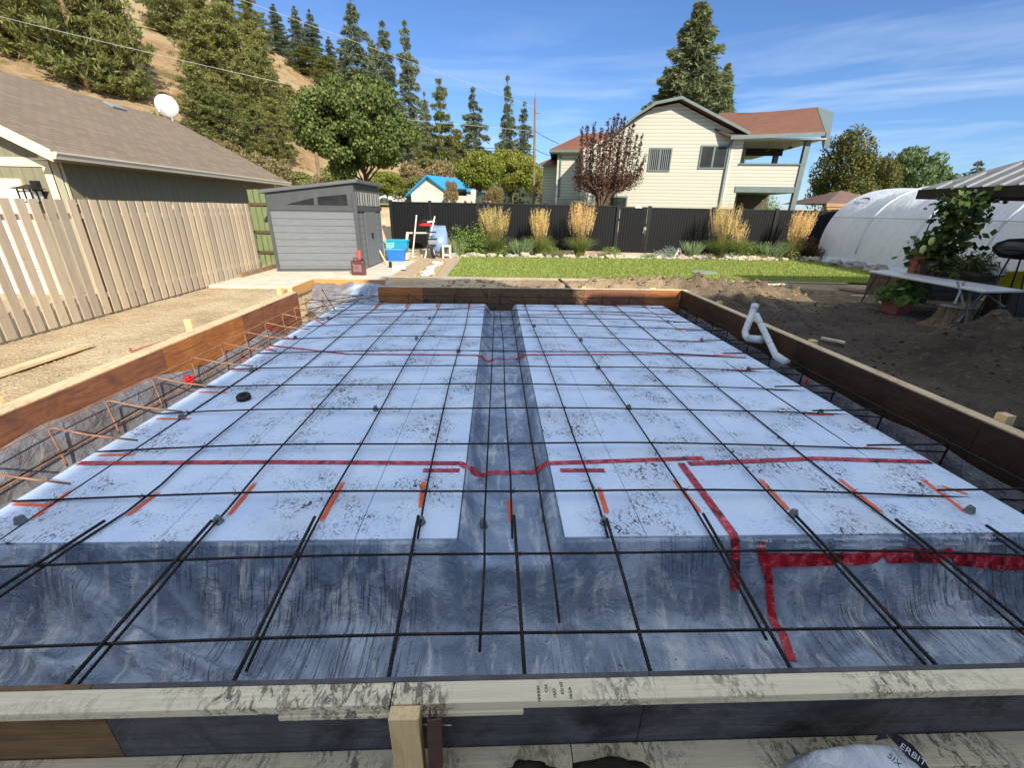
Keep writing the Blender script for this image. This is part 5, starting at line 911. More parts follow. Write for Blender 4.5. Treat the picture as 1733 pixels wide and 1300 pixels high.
def window(s0, z0, s1, z1, t_=0., mull=.5, grille=False, par=None):
    mb = MB(); f = .07
    for a in ((s0, z0, s0+f, z1), (s1-f, z0, s1, z1), (s0+f, z0, s1-f, z0+f), (s0+f, z1-f, s1-f, z1)): hbox(mb, a[0], t_-.05, a[1], a[2], t_+.0-.002, a[3])
    if mull: c_ = s0+(s1-s0)*mull; hbox(mb, c_-.045, t_-.055, z0+f, c_+.045, t_-.002, z1-f)
    w_ = mb.build('window', M_SAGE, par or ho); mb = MB(); hbox(mb, s0+f, t_-.03, z0+f, s1-f, t_-.003, z1-f); mb.build('pane', M_GLS, w_)
    if grille:
        mb = MB(); k = s0+f+.06
        while k < s1-f:
            mb.bar(H(k, t_-.034, z0+f), H(k, t_-.034, z1-f), .018, .01, HN); k += .095
        mb.build('blind_slat', mat('blind', (.4, .42, .4), rough=.6), w_)
window(3.36, 3.86, 4.5, 4.95, 0, .5, True); window(5.9, 4.0, 7.25, 5.08); window(1.55, 2.0, 2.5, 2.64, -.01, 0)
# right wing
M_GZF_ = mat('beam_dark', (.03, .025, .022), rough=.6)
def hpl(x, y, t_): P0 = HO+HN*t_; d = ray(x, y); return EYE+d*((P0-EYE).dot(HN)/d.dot(HN))
E0, E1, G0, G1, B1 = H(7.1, -.5, 5.44), hpl(1396, 223, -.5), hpl(1215, 197, 4.2), hpl(1382, 181, 4.2), hpl(1409, 189, 7.5)
roofplane('roof', [E0, E1, G1, G0], .09, M_SHR, ho); roofplane('roof', [B1, Vector((G0.x+1.5, G0.y+3.3, B1.z)), G0, G1], .09, M_SHR, ho); roofplane('roof', [H(4.4, 1.5, 7.05), E0, G0, H(4.4, 4.2, 7.3)], .08, M_SHR, ho)
mb = MB(); mb.prism([E0-Vector((0, 0, .17)), E1-Vector((0, 0, .17)), E1, E0], -HN*.08); mb.build('gutter', M_SAGE, ho)
MB().prism([E1+HU*.03, G1+HU*.03, B1+HU*.03, hpl(1400, 250, 6.5)+HU*.03, hpl(1391, 251, .4)+HU*.03], HU*.05).build('fascia', M_SAGE, ho)
mb = MB(); hbox(mb, 9.2, 3.0, 4.95, 11.2, 3.15, 5.295); mb.build('deck_back_beam', M_GZF_, ho)
mb = MB(); hbox(mb, W, -.45, 5.30, 11.6, 8.5, 5.35); mb.build('deck_ceiling', M_SOF, ho)
mb = MB(); hbox(mb, W+.12, .0, 1.2, 7.95, .1, 5.3); mb.build('wall', M_SID, ho)
mb = MB(); hbox(mb, W, 3.0, 1.2, 9.2, 6, 5.3); mb.build('wall', M_SID, ho); window(7.75, 3.4, 9.0, 4.95, 3.0, .5)
mb = MB(); hbox(mb, 7.95, .0, 3.2, 11.0, .1, 4.22); mb.build('deck_rail_panel', M_SID, ho); mb = MB(); hbox(mb, 10.95, .1, 3.2, 11.05, 3.4, 4.22); mb.build('deck_rail_panel', M_SID, ho)
mb = MB(); hbox(mb, 7.95, -.06, 2.92, 11.05, 3.4, 3.2); mb.build('deck_beam', M_SAGE, ho); mb = MB(); hbox(mb, 7.9, -.09, 4.22, 11.1, .12, 4.27); mb.build('deck_cap', M_SAGE, ho)
for s_, t_ in ((11.0, -.0), (11.0, 3.3)): mb = MB(); hbox(mb, s_-.12, t_-.08, .9, s_+.12, t_+.16, 5.3); mb.build('deck_post', M_SAGE, ho)
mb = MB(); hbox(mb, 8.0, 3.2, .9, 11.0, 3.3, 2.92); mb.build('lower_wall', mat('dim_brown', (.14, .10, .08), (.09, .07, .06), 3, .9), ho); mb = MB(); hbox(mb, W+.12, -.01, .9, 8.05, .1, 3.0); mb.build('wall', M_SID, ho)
for s_, h_ in ((9.3, .0), (10.4, .1)): mb = MB(); mb.tube([H(s_, .4, 5.3), H(s_, .4, 5.0+h_)], .006, 4); mb.lathe([(.01, -.07), (.1, -.06), (.12, .0), (.01, .05)], H(s_, .4, 4.95+h_), 10); mb.build('hanging_feeder', M_IRON, ho)
bush('round_bush', H(9.4, -1.2, 1.2), (.8, .8, 1.35), 3000, .09, leafmat('leaf_bright', [(.13, .19, .03), (.24, .29, .07), (.34, .36, .12)], .35), 'rounded bright green bush under the house deck', seed=21, stems=False)
# ================================================================ small blue-roofed house
bh = thing('blue_roof_house', (-6, 46, 2.6), 'small white house with a bright blue metal roof beyond the black fence', 'house'); M_BR = mat('roof_blue', (.02, .30, .66), (.03, .26, .60), 2, .4, .5); M_WW = mat('wall_white', (.62, .60, .56), (.52, .48, .42), 1.5, .8)
Ap = pY(722, 296, 45); Er = pY(749, 318, 45); El = pY(686, 330, 45); rd = pY(793, 299, 50.5)-Ap; rd.z = 0; er = Er+rd; apb = Ap+rd
roofplane('roof', [Er+Vector((.25, -.1, -.15)), er+Vector((.25, 0, -.15)), apb, Ap+Vector((0, -.3, 0))], .12, M_BR, bh); roofplane('roof', [El+rd, El, Ap+Vector((0, -.3, 0)), apb], .12, M_BR, bh)
MB().prism([Vector((El.x+.5, 45.2, 1.8)), Vector((El.x+.5, 45.2, El.z+.1)), Vector((Ap.x, 45.2, Ap.z-.15)), Vector((Er.x, 45.2, Er.z-.1)), Vector((Er.x, 45.2, 1.8))], rd).build('wall', M_WW, bh)
MB().prism([(Er.x+2.6, 46.2, 2.2), (Er.x+3.1, 46.2, 2.2), (Er.x+3.1, 46.2, 3.7), (Er.x+2.6, 46.2, 3.7)], (0, .3, 0)).build('porch_post', M_WW, bh); p = pY(781, 325, 44.5); MB().box(p.x-.45, 44.9, p.z-.3, p.x+.45, 45.1, p.z+.3).build('window', M_GLS, bh)
MB().prism([(Er.x+.2, 46.6, 1.8), (er.x-.3, er.y+.4, 1.8), (er.x-.3, er.y+.4, 3.5), (Er.x+.2, 46.6, 3.5)], (-.1, .1, 0)).build('side_wall', M_WW, bh)
p = pY(675, 325, 48); gs = thing('blue_roof_shed', p, 'tiny pale blue shed roof left of the blue-roofed house', 'shed'); MB().prism([(p.x-2.3, 48, 2), (p.x-2.3, 48, p.z-.3), (p.x+.3, 48, p.z+.4), (p.x+2.6, 48, p.z-.5), (p.x+2.6, 48, 2)], (0, 3, 0)).build('wall', M_WW, gs); roofplane('roof', [(p.x+2.8, 47.6, p.z-.5), (p.x+2.8, 51.3, p.z-.5), (p.x+.3, 51.3, p.z+.5), (p.x+.3, 47.6, p.z+.5)], .08, mat('roof_pale_blue', (.18, .38, .62), rough=.5), gs); roofplane('roof', [(p.x-2.5, 51.3, p.z-.3), (p.x-2.5, 47.6, p.z-.3), (p.x+.3, 47.6, p.z+.5), (p.x+.3, 51.3, p.z+.5)], .08, MATS['roof_pale_blue'], gs)
# neighbour's pavilion behind the tent
gb = thing('brown_pavilion', (19.5, 25, 1), 'brown hipped pavilion roof behind the white tent', 'pavilion'); c_ = pY(1423, 322, 25.5); M_PV = mat('pavilion_brown', (.20, .12, .10), (.16, .10, .085), 6, .7)
e_ = 2.0; z0 = c_.z-.72; v = [(c_.x-e_, 23.6, z0), (c_.x+e_, 23.6, z0), (c_.x+e_, 27.4, z0), (c_.x-e_, 27.4, z0), (c_.x, 25.5, c_.z)]
MB().add(v, [(0, 1, 4), (1, 2, 4), (2, 3, 4), (3, 0, 4), (3, 2, 1, 0)]).build('roof', M_PV, gb); mb = MB(); mb.box(c_.x-e_, 23.55, z0-.16, c_.x+e_, 23.598, z0-.0); mb.box(c_.x-e_+.1, 23.6, z0-.3, c_.x+e_-.1, 23.7, z0-.17); mb.build('beam', mat('pav_wood', (.42, .24, .12), (.34, .19, .1), 5, .7), gb)
for a in (-1.7, 1.7): MB().box(c_.x+a-.09, 23.65, .8, c_.x+a+.09, 23.85, z0-.01).build('post', MATS['pav_wood'], gb)
# ================================================================ white shelter tent
tn = thing('white_tent', (17, 13, 0), 'long white fabric tunnel tent on hoops along the right side', 'tent')
A0 = Vector((14.15, 19.35, 0)); TU = Vector((-.105, -.994, 0)).normalized(); TNn = Vector((-TU.y, TU.x, 0))*1; TNn = Vector((.994, -.105, 0)).normalized(); TW, TH, TL = 6.4, 2.98, 10.6
def arch(q):                                      # q 0..1 left foot to right foot
    a = math.pi*(1-q); ca, sa = math.cos(a), math.sin(a); x = TW/2+TW/2*math.copysign(abs(ca)**.72, ca); z = TH*abs(sa)**.66; return x, z
RIB = [0, .235, .47, .71, .95, 1.0]
def tent_pt(q, l, push=0.):
    x, z = arch(q); k = min(abs(l-r_) for r_ in RIB)/.12; sag = .10*min(1, k)*math.sin(math.pi*q); dx = x-TW/2; f = 1-sag/2.2
    w_ = .045*fbm(q*9, l*14, 1, 4)*min(1, k+.1) if 0 < l < 1 else 0
    w_ += .035*math.sin(l*150+3*nz3(l*9, q*2))*max(0, 1-z/2.0)*.9*(x < TW/2)
    return A0+TU*(l*TL)+TNn*(TW/2+dx*f+(-w_ if x < TW/2 else w_))+Vector((0, 0, max(0, z*f+w_*.6)+push))
nq, nl_ = 56, 170; mb = MB(); vs = [tent_pt(i/nq, j/nl_) for j in range(nl_+1) for i in range(nq+1)]
mb.add(vs, [(j*(nq+1)+i, (j+1)*(nq+1)+i, (j+1)*(nq+1)+i+1, j*(nq+1)+i+1) for j in range(nl_) for i in range(nq)])
m, t, b = nodes('tent_fabric', .4, .4); v = mapping(t); b.inputs['Base Color'].default_value = (.86, .90, .97, 1); bump(t, b, noise(t, 3.5, 6, .65, mapping(t, (1, 1, .35)), 1.5), .9, .09); M_TENT = m
trl = t.nodes.new('ShaderNodeBsdfTranslucent'); trl.inputs['Color'].default_value = (.8, .82, .86, 1); ms = t.nodes.new('ShaderNodeMixShader'); ms.inputs[0].default_value = .3; t.links.new(b.outputs[0], ms.inputs[1]); t.links.new(trl.outputs[0], ms.inputs[2]); t.links.new(ms.outputs[0], t.nodes['Material Output'].inputs['Surface'])
mb.build('canopy', M_TENT, tn, smooth=True)
ends = [tent_pt(i/nq, 0) for i in range(nq+1)]; MB().add(ends, [tuple(range(nq+1))]).build('end_panel', M_TENT, tn); ends = [tent_pt(i/nq, 1) for i in range(nq+1)]; MB().add(ends, [tuple(range(nq+1))]).build('end_panel', M_TENT, tn)
for r_ in RIB[1:-1]:
    MB().tube([tent_pt(i/40, r_, .0) for i in range(1, 40)], .045, 6).build('hoop', M_TENT, tn, smooth=True)
mb = MB(); P = [A0+TU*(l*TL)+TNn*(arch(.155)[0]-.055)+Vector((0, 0, arch(.155)[1])) for l in frange(0.01, .99, .02)]; mb.tube(P, .012, 5); mb.build('side_rail', mat('rail_grey', (.45, .47, .52), rough=.5), tn)  # plain grey rail tube along the tent side
mb = MB(); vs = [];
for j in range(nl_+1):
    for k in range(3): vs.append(A0+TU*(j/nl_*TL)+TNn*(-.02-.18*k/2-.03*math.sin(j*.9))+Vector((0, 0, .28-.12*k+.02*nz3(j*.3, k))))
mb.add(vs, [(j*3+k, j*3+k+1, (j+1)*3+k+1, (j+1)*3+k) for j in range(nl_) for k in range(2)]).build('skirt', M_TENT, tn, smooth=True)
M_LOGO = mat('logo_navy', (.03, .05, .12), rough=.5); lp = tent_pt(.25, .075); n0 = (tent_pt(.25, .085)-tent_pt(.25, .065)).normalized(); n1_ = (tent_pt(.27, .075)-tent_pt(.23, .075)).normalized(); nn = n0.cross(n1_).normalized(); nn = nn if nn.x < 0 else -nn
lp = lp+nn*.07; xr = n0; yr = nn.cross(xr).normalized(); yr = yr if yr.z > 0 else -yr; MM = Matrix(((xr.x, yr.x, nn.x, lp.x), (xr.y, yr.y, nn.y, lp.y), (xr.z, yr.z, nn.z, lp.z), (0, 0, 0, 1)))
text('ShelterLogic', .15, M_LOGO, 'logo_text', tn, MM); mb = MB()
for k in range(10):
    a0, a1 = R(25+k*13), R(25+(k+1)*13); w0, w1 = .035*math.sin(k/10*3.1)+.012, .035*math.sin((k+1)/10*3.1)+.012
    mb.add([MM@Vector((.30*math.cos(a)*1.0+.02, .07+.19*math.sin(a)+o, .002)) for a, o in ((a0, -w0), (a1, -w1), (a1, w1), (a0, w0))], [(0, 1, 2, 3)])
mb.build('logo_swoosh', M_LOGO, tn)
# ================================================================ gazebo, right
gzb = thing('gazebo', (11.4, 7.8, 0), 'dark metal-roofed gazebo with ribbed grey roof on the right', 'gazebo'); X0, X1, Y0, Y1, ZE, ZT = 9.25, 13.6, 5.6, 9.95, 2.40, 3.45
M_GZR = mat('metal_roof_grey', (.15, .16, .17), (.13, .14, .15), 4, .5, .4); M_GZF = mat('gazebo_dark', (.03, .025, .022), (.025, .02, .018), 4, .5)
cx_, cy_ = (X0+X1)/2, (Y0+Y1)/2; MB().add([(X0, Y0, ZE), (X1, Y0, ZE), (X1, Y1, ZE), (X0, Y1, ZE), (cx_, cy_-.1, ZT), (cx_, cy_+.1, ZT)], [(0, 1, 4), (1, 2, 5, 4), (2, 3, 5), (3, 0, 4, 5), (3, 2, 1, 0)]).build('roof', M_GZR, gzb)
mb = MB(); 
for i in range(1, 14):
    y = Y0+(Y1-Y0)*i/14; f = min(1, min(y-Y0, Y1-y)/((Y1-Y0)/2-.1)); mb.bar((X0, y, ZE+.02), (X0+(cx_-X0)*f, y, ZE+(ZT-ZE)*f+.02), .03, .045)
    x = X0+(X1-X0)*i/14; f = min(1, min(x-X0, X1-x)/((X1-X0)/2))
    mb.bar((x, Y1, ZE+.02), (x, Y1-(Y1-cy_)*f, ZE+(ZT-ZE)*f+.02), .03, .045)
mb.bar((X0, Y1, ZE+.02), (cx_, cy_+.1, ZT+.03), .06, .06).bar((X0, Y0, ZE+.02), (cx_, cy_-.1, ZT+.03), .06, .06); mb.build('roof_seam', mat('seam_light', (.32, .33, .35), rough=.5, metal=.1), gzb)
mb = MB(); mb.box(X0-.04, Y0-.04, ZE-.17, X0+.02, Y1+.04, ZE+.02); mb.box(X0+.021, Y1-.02, ZE-.17, X1, Y1+.04, ZE+.02); mb.box(X0+.021, Y0-.04, ZE-.17, X1, Y0+.02, ZE+.02); mb.build('fascia', M_GZF, gzb)
for x, y in ((X0+.5, Y1-.4), (X0+.5, Y0+.4), (X1-.4, Y1-.4), (X1-.4, Y0+.4)): MB().box(x-.07, y-.07, 0, x+.07, y+.07, ZE-.1).build('post', M_GZF, gzb)
# table and things on and below it
tb = thing('folding_table', (8.6, 8.4, 0), 'long white folding table with thin metal legs', 'table'); a, b_, c_, d_ = Vector((8.30, 9.55, .74)), Vector((8.93, 9.75, .74)), Vector((8.98, 7.05, .74)), Vector((8.12, 6.95, .74)); M_TBL = mat('table_white', (.62, .63, .64), (.56, .57, .58), 5, .4, .4)
MB().prism([a-Vector((0, 0, .04)), d_-Vector((0, 0, .04)), c_-Vector((0, 0, .04)), b_-Vector((0, 0, .04))], (0, 0, .045)).build('tabletop', M_TBL, tb, bevel=.015); M_LEG = mat('leg_metal', (.12, .13, .14), rough=.4, metal=.6)
for x0, y0, x1, y1 in ((8.42, 9.45, 8.5, 9.72), (8.85, 9.55, 8.9, 9.75), (8.28, 7.3, 8.18, 7.05), (8.8, 7.3, 8.85, 7.05)): MB().tube([(x0, y0, .70), (x1, y1, .0)], .016, 6).build('leg', M_LEG, tb)
MB().tube([(8.42, 9.45, .6), (8.85, 9.55, .6)], .01, 6).tube([(8.5, 9.3, .69), (8.6, 8.7, .69)], .01, 6).build('brace', M_LEG, tb)
def planter(name, x, y, z, w_, d_, h, m_, label, rz=0, soil=True):
    r_ = thing(name, (x, y, z), label, 'planter'); M = Matrix.Translation((x, y, z))@Matrix.Rotation(rz, 4, 'Z'); mb = MB(); k = .82
    v = [M@Vector(q) for q in ((-w_/2*k, -d_/2*k, 0), (w_/2*k, -d_/2*k, 0), (w_/2*k, d_/2*k, 0), (-w_/2*k, d_/2*k, 0), (-w_/2, -d_/2, h), (w_/2, -d_/2, h), (w_/2, d_/2, h), (-w_/2, d_/2, h))]
    mb.add(v, [(3, 2, 1, 0), (4, 5, 6, 7), (0, 1, 5, 4), (1, 2, 6, 5), (2, 3, 7, 6), (3, 0, 4, 7)]).build('pot_body', m_, r_); mb = MB()
    for s_ in ((-w_/2-.02, -d_/2-.02, w_/2+.02, -d_/2+.015), (-w_/2-.02, d_/2-.015, w_/2+.02, d_/2+.02), (-w_/2-.02, -d_/2+.016, -w_/2+.015, d_/2-.016), (w_/2-.015, -d_/2+.016, w_/2+.02, d_/2-.016)): mb.box(s_[0], s_[1], h-.05, s_[2], s_[3], h+.015, M)
    mb.build('rim', m_, r_); return r_
M_TC = mat('terracotta', (.36, .12, .08), (.28, .10, .07), 8, .75, .2); p = pz(1524, 533, .0)
planter('terracotta_planter', p.x+.1, p.y+.25, .0, .55, .34, .27, M_TC, 'terracotta trough on the ground under the table end', R(18))
bush('leafy_plant', (p.x+.1, p.y+.28, .25), (.42, .36, .38), 260, .2, M_LG, 'broad-leaved green plant growing in the ground trough', 'plant', seed=31, asp=.6, stems=False)
p = pz(1546, 462, .745); planter('terracotta_pot', p.x+.05, p.y-.05, .745, .34, .3, .36, M_TC, 'square terracotta pot at the far end of the table', R(10)); bk = pz(1580, 466, .745); planter('black_pot', bk.x, bk.y, .745, .42, .36, .28, M_GZF, 'black pot beside the terracotta pot on the table', R(5)); planter('black_pot', bk.x+.15, bk.y-.75, .745, .5, .36, .16, M_GZF, 'low black flower box in the middle of the table', R(5))
M_VL = leafmat('vine_leaf', [(.02, .045, .012), (.05, .085, .02), (.10, .15, .04), (.22, .26, .05)], .35)
def vine(name, pts, n, size, sig, label, cat, seed):
    rs = np.random.RandomState(seed); r_ = thing(name, pts[0], label, cat); P = []
    for a, b_ in zip(pts, pts[1:]): P.append(np.array(a)+(np.array(b_)-np.array(a))*rs.uniform(0, 1, (n//(len(pts)-1), 1)))
    P = np.concatenate(P); P += rs.normal(0, 1, P.shape)*np.array(sig); quadmesh('foliage', leaves(P, size, rs, .85, -.2), M_VL, r_); MB().tube([Vector(q) for q in pts], .012, 5).build('stem', MATS['stem_brown'], r_); return r_
vine('climbing_vine', [tuple(pY(1590, 440, 8.9)), tuple(pY(1600, 410, 8.8)), tuple(pY(1620, 380, 8.7)), tuple(pY(1640, 348, 8.6)), (9.2, 9.0, 2.15)], 900, .13, (.16, .22, .13), 'dense dark squash vine climbing from the table up to the gazebo roof', 'vine', 3)
vine('climbing_vine', [tuple(pY(1560, 445, 9.1)), tuple(pY(1572, 425, 9.0)), tuple(pY(1590, 408, 8.9))], 240, .14, (.14, .2, .08), 'sunlit yellow-green end of the squash vine over the terracotta pot', 'vine', 4)
bush('flower_pot_plant', (bk.x+.12, bk.y-.6, .85), (.42, .55, .42), 1500, .055, M_VL, 'mixed flowering plants with pink and cream blooms on the table', 'plant', seed=33, flowers=(M_PUR, 16, .04)); bush('flower_pot_plant', (bk.x+.2, bk.y-.95, .9), (.16, .16, .2), 200, .05, M_WF, 'cream flower head among the table plants', 'plant', seed=34, stems=False)
for q in ((1562, 422), (1577, 408)): p = pY(q[0], q[1], 8.75); tag(MB().blob(p, (.05, .05, .085), q[0], 8, .15).build('squash', mat('squash_yellow', (.55, .62, .2), rough=.4), smooth=True), 'pale green squash hanging in the vine, '+('lower one' if q[0] < 1570 else 'upper one'), 'squash', 'squashes in the vine')
tr_ = thing('metal_trellis', (8.8, 9.1, .74), 'black metal hoop trellis rising from the pots on the table', 'trellis'); MB().tube([pY(1562, 405, 9.0), pY(1578, 368, 9.0), pY(1582, 366, 9.0), pY(1610, 366, 9.0), pY(1614, 370, 9.0), pY(1602, 420, 9.0)], .012, 6).build('hoop', M_GZF, tr_)
# stump and trestles, chair, grill
m, t, b = nodes('bark', .95, .1); v = mapping(t, (9, 9, 1.2)); a = noise(t, 3, 6, .7, v); t.links.new(ramp(t, a, (.4, (.10, .07, .045)), (.62, (.26, .20, .14))), b.inputs['Base Color']); bump(t, b, a, 1, .05); M_BARK = m
sp_ = thing('tree_stump', (8.25, 7.5, 0), 'sawn tree stump with flared roots under the table edge', 'stump'); mb = MB(); vs = []; n = 28; cc = Vector((8.32, 7.45, 0)); prof = [(.42, 0), (.33, .06), (.26, .16), (.235, .3), (.23, .38)]
for r0, z in prof:
    for k in range(n): a = 2*math.pi*k/n; q = r0*(1+(.22*math.sin(a*5+1)+.1*math.sin(a*9))*max(0, 1-z/.25)); vs.append(cc+Vector((q*math.cos(a), q*math.sin(a), z)))
mb.add(vs, [(i*n+k, i*n+(k+1) % n, (i+1)*n+(k+1) % n, (i+1)*n+k) for i in range(4) for k in range(n)]); mb.build('bark_side', M_BARK, sp_, smooth=True); MB().add([v_+Vector((0, 0, .002)) for v_ in vs[-n:]], [tuple(range(n))]).build('cut_top', mat('cut_wood', (.34, .32, .29), (.27, .25, .22), 12, .9), sp_)
sh_ = thing('sawhorse', (9.1, 7.6, 0), 'grey folding metal sawhorse under the table', 'sawhorse')
for a, b_ in (((1665, 492), (1620, 545)), ((1655, 488), (1700, 520)), ((1620, 475), (1632, 520)), ((1632, 478), (1615, 515))): MB().tube([pY(a[0], a[1], 7.5), pY(b_[0], b_[1], 7.1)], .018, 6).build('leg', mat('grey_metal', (.22, .25, .26), rough=.4, metal=.5), sh_)
cp = thing('camp_chair', (10.4, 8.6, 0), 'canvas folding chair half hidden behind the table', 'chair'); a = pY(1668, 455, 8.7); M_CV = mat('canvas_grey', (.26, .25, .20), (.2, .2, .16), 6, .9); M_CVG = mat('canvas_green', (.03, .08, .06), rough=.9)
MB().prism([a, a+Vector((.45, 0, -.04)), a+Vector((.47, .06, -.42)), a+Vector((-.02, .06, -.4))], (0, .03, 0)).build('backrest', M_CV, cp); MB().prism([a+Vector((0, -.01, .01)), a+Vector((.45, -.01, -.03)), a+Vector((.45, -.0, -.16)), a+Vector((.05, -.0, -.1))], (0, .01, 0)).build('back_band', M_CVG, cp)
MB().box(a.x, a.y-.4, a.z-.45, a.x+.46, a.y+.04, a.z-.42).build('seat', M_CV, cp); 
for dx, dy in ((0, 0), (.46, 0), (0, -.4), (.46, -.4)): MB().tube([a+Vector((dx, dy, 0 if dy == 0 else -.4)), (a.x+.46-dx, a.y+dy, .02)], .012, 6).build('leg', M_LEG, cp)
gr = thing('barbecue', (10.2, 7.6, 0), 'black covered barbecue bowl on slanted legs at the right edge', 'barbecue'); a = pY(1716, 422, 7.7)
MB().lathe([(.05, -.17), (.22, -.15), (.34, -.05), (.36, .02), (.33, .1), (.2, .17), (.03, .19)], a+Vector((.12, 0, 0)), 24).build('bowl', mat('gloss_black', (.012, .014, .016), rough=.25, spec=.5), gr, smooth=True)
for dx, dy in ((-.2, 0), (.3, .15), (.1, -.2)): MB().tube([a+Vector((.12+dx*.6, dy*.6, -.08)), (a.x+.12+dx*1.6, a.y+dy*1.4, .02)], .014, 6).build('leg', M_GZF, gr)
a = pY(1717, 470, 8.2); tub('yellow_crate', a.x+.15, a.y, max(.3, a.z-.2), .5, .4, .3, mat('crate_yellow', (.62, .56, .03), (.55, .5, .03), 5, .5), 'bright yellow plastic crate behind the table at the right edge'); tag(MB().box(a.x-.15, a.y-.2, 0, a.x+.45, a.y+.2, max(.3, a.z-.2)-.002).build('crate_stand', M_GZF), 'dark low bench under the yellow crate', 'bench')
wc = thing('watering_can', (8.9, 6.9, .3), 'dark green watering can standing on the soil heap', 'watering can'); a = Vector((9.15, 6.75, gz(9.15, 6.75))); MB().lathe([(.1, 0), (.11, .02), (.10, .22), (.08, .26)], a, 18).build('body', mat('can_green', (.03, .10, .07), rough=.4), wc, smooth=True); MB().tube([a+Vector((-.1, 0, .05)), a+Vector((-.25, 0, .2)), a+Vector((-.3, 0, .26))], [.025, .018, .02], 8).build('spout', MATS['can_green'], wc); MB().tube([a+Vector((.09, 0, .05)), a+Vector((.2, 0, .15)), a+Vector((.12, 0, .28)), a+Vector((0, 0, .27))], .012, 8).build('handle', MATS['can_green'], wc)
P = [pz(x, y, .03) for x, y in ((1420, 490), (1440, 493), (1470, 497), (1500, 500), (1530, 498), (1600, 503))]; tag(MB().tube(P, .014, 6).build('garden_hose', M_GZF, smooth=True), 'thin black hose lying on the bare soil near the lawn', 'hose')
a = pz(1440, 500, .02); tag(MB().bar(a, a+Vector((.3, -.15, .01)), .08, .03).build('wood_chip', M_LUMX), 'pale wood offcut lying on the dark soil', 'offcut'); 
for i, q in enumerate((((1488, 511), (1500, 515)), ((1335, 573), (1362, 578)), ((1390, 572), (1430, 580)))): a, b_ = pz(*q[0], .07), pz(*q[1], .07); tag(MB().bar(a, b_, .06, .03).build('wood_scrap', M_LUMX), 'thin wood scrap on the dark soil, '+('by the table leg', 'just behind the right form', 'between the form and the soil heap')[i], 'scrap')
# backing hedge-like planks behind the table (raised bed)
rb = thing('raised_bed', (11.5, 9.4, 0), 'dark wooden raised planter bed behind the table', 'planter'); 
for z in (.05, .22, .39): MB().box(9.75, 10.15, z, 13.2, 10.2, z+.15).build('board', M_GZF, rb)
MB().box(9.8, 10.2, .0, 13.2, 11.2, .5).build('soil', MATS['bed_soil'], rb)
bush('bed_plants', (11.2, 10.6, .45), (1.4, .5, .6), 1600, .09, M_LG, 'leafy green plants growing in the dark raised bed', 'plant', seed=36, stems=False)
# ================================================================ photographer's own house (behind, casts the shade over the slab)
oh = thing('home_house', (11, -12, 0), 'tall house behind the camera that shades the slab', 'house'); M_OH = mat('home_siding', (.48, .44, .36), (.42, .38, .31), 2, .8)
OX, OY, OH = 3.36, -1.55, 9.0
MB().prism([(OX+.3, OY-.3, 0), (OX+.3, OY-.3, OH-.02), (OX+2.9, OY-.3, OH-.02), (OX+3.5, OY-.3, OH-2.3), (15, OY-.3, OH-2.3), (15, OY-.3, 0)], (0, -18, 0)).build('wall', M_OH, oh)
MB().prism([(OX, OY, OH), (OX+3.0, OY, OH), (OX+3.65, OY, OH-2.2), (OX+3.45, OY, OH-2.2), (OX+2.9, OY, OH-.15), (OX, OY, OH-.15)], (0, -18.6, 0)).build('roof', M_OH, oh)
MB().box(OX+3.55, OY-18.6, OH-2.5, 16, -.85, OH-2.25).build('porch_roof', M_OH, oh)
for z in (1.0, 3.9): MB().box(6, OY-.295, z, 7.6, OY-.27, z+1.3).build('window', M_GLS, oh)
# ================================================================ trees
def crown_conifer(seed, h, r, n, size, base=.08, power=.8, irr=.25, droop=.25, levels=26, asp=.35):
    rs = np.random.RandomState(seed); P = []; W = []; Dn = []; mb = MB(); mb.tube([(0, 0, 0), (.0, .0, h*.5), (0, 0, h*.98)], [r*.075, r*.045, .02], 7); nb = 0
    for k in range(levels):
        t_ = base+(1-base)*((k+rs.uniform(-.3, .3))/levels); t_ = min(max(t_, base), .985); rad = r*(1-(t_-base)/(1-base))**power+.02*r
        m_ = 7 if k < levels*.7 else 5
        for j in range(m_):
            a = 2*math.pi*(j+rs.uniform(-.4, .4))/m_+k*1.1; L_ = rad*(1+rs.uniform(-irr, irr)*1.4); P.append((t_*h, a, L_)); 
    tot = sum(p[2] for p in P); out = []; nr_ = []
    for z, a, L_ in P:
        m_ = max(4, int(n*L_/tot)); q = rs.uniform(.12, 1, m_)**.75; wdt = L_*.22*(1-q*.6)+.04*r
        x = q*L_; zz = z-droop*L_*q**1.3+.12*L_*q**4; side = rs.normal(0, 1, m_)*wdt*.6
        out.append(np.stack([x*math.cos(a)-side*math.sin(a), x*math.sin(a)+side*math.cos(a), zz-np.abs(rs.normal(0, 1, m_))*size*.5], 1)); nr_.append(np.tile([math.cos(a), math.sin(a), -.25], (m_, 1)))
        if rs.uniform() < .5: mb.tube([(0, 0, z), (math.cos(a)*L_*.8, math.sin(a)*L_*.8, z-droop*L_*.7)], [r*.016, .004*r], 4, False)
    Q = np.concatenate(out); D = np.concatenate(nr_)+rs.normal(0, .45, Q.shape); D /= np.linalg.norm(D, axis=1)[:, None]; E = np.cross(D, rs.normal(size=Q.shape)); E /= np.linalg.norm(E, axis=1)[:, None]; s_ = (size*rs.uniform(.6, 1.4, len(Q)))[:, None]
    return mb, np.stack([Q-D*s_*.6, Q+E*s_*asp*.5, Q+D*s_*.6, Q-E*s_*asp*.5], 1)
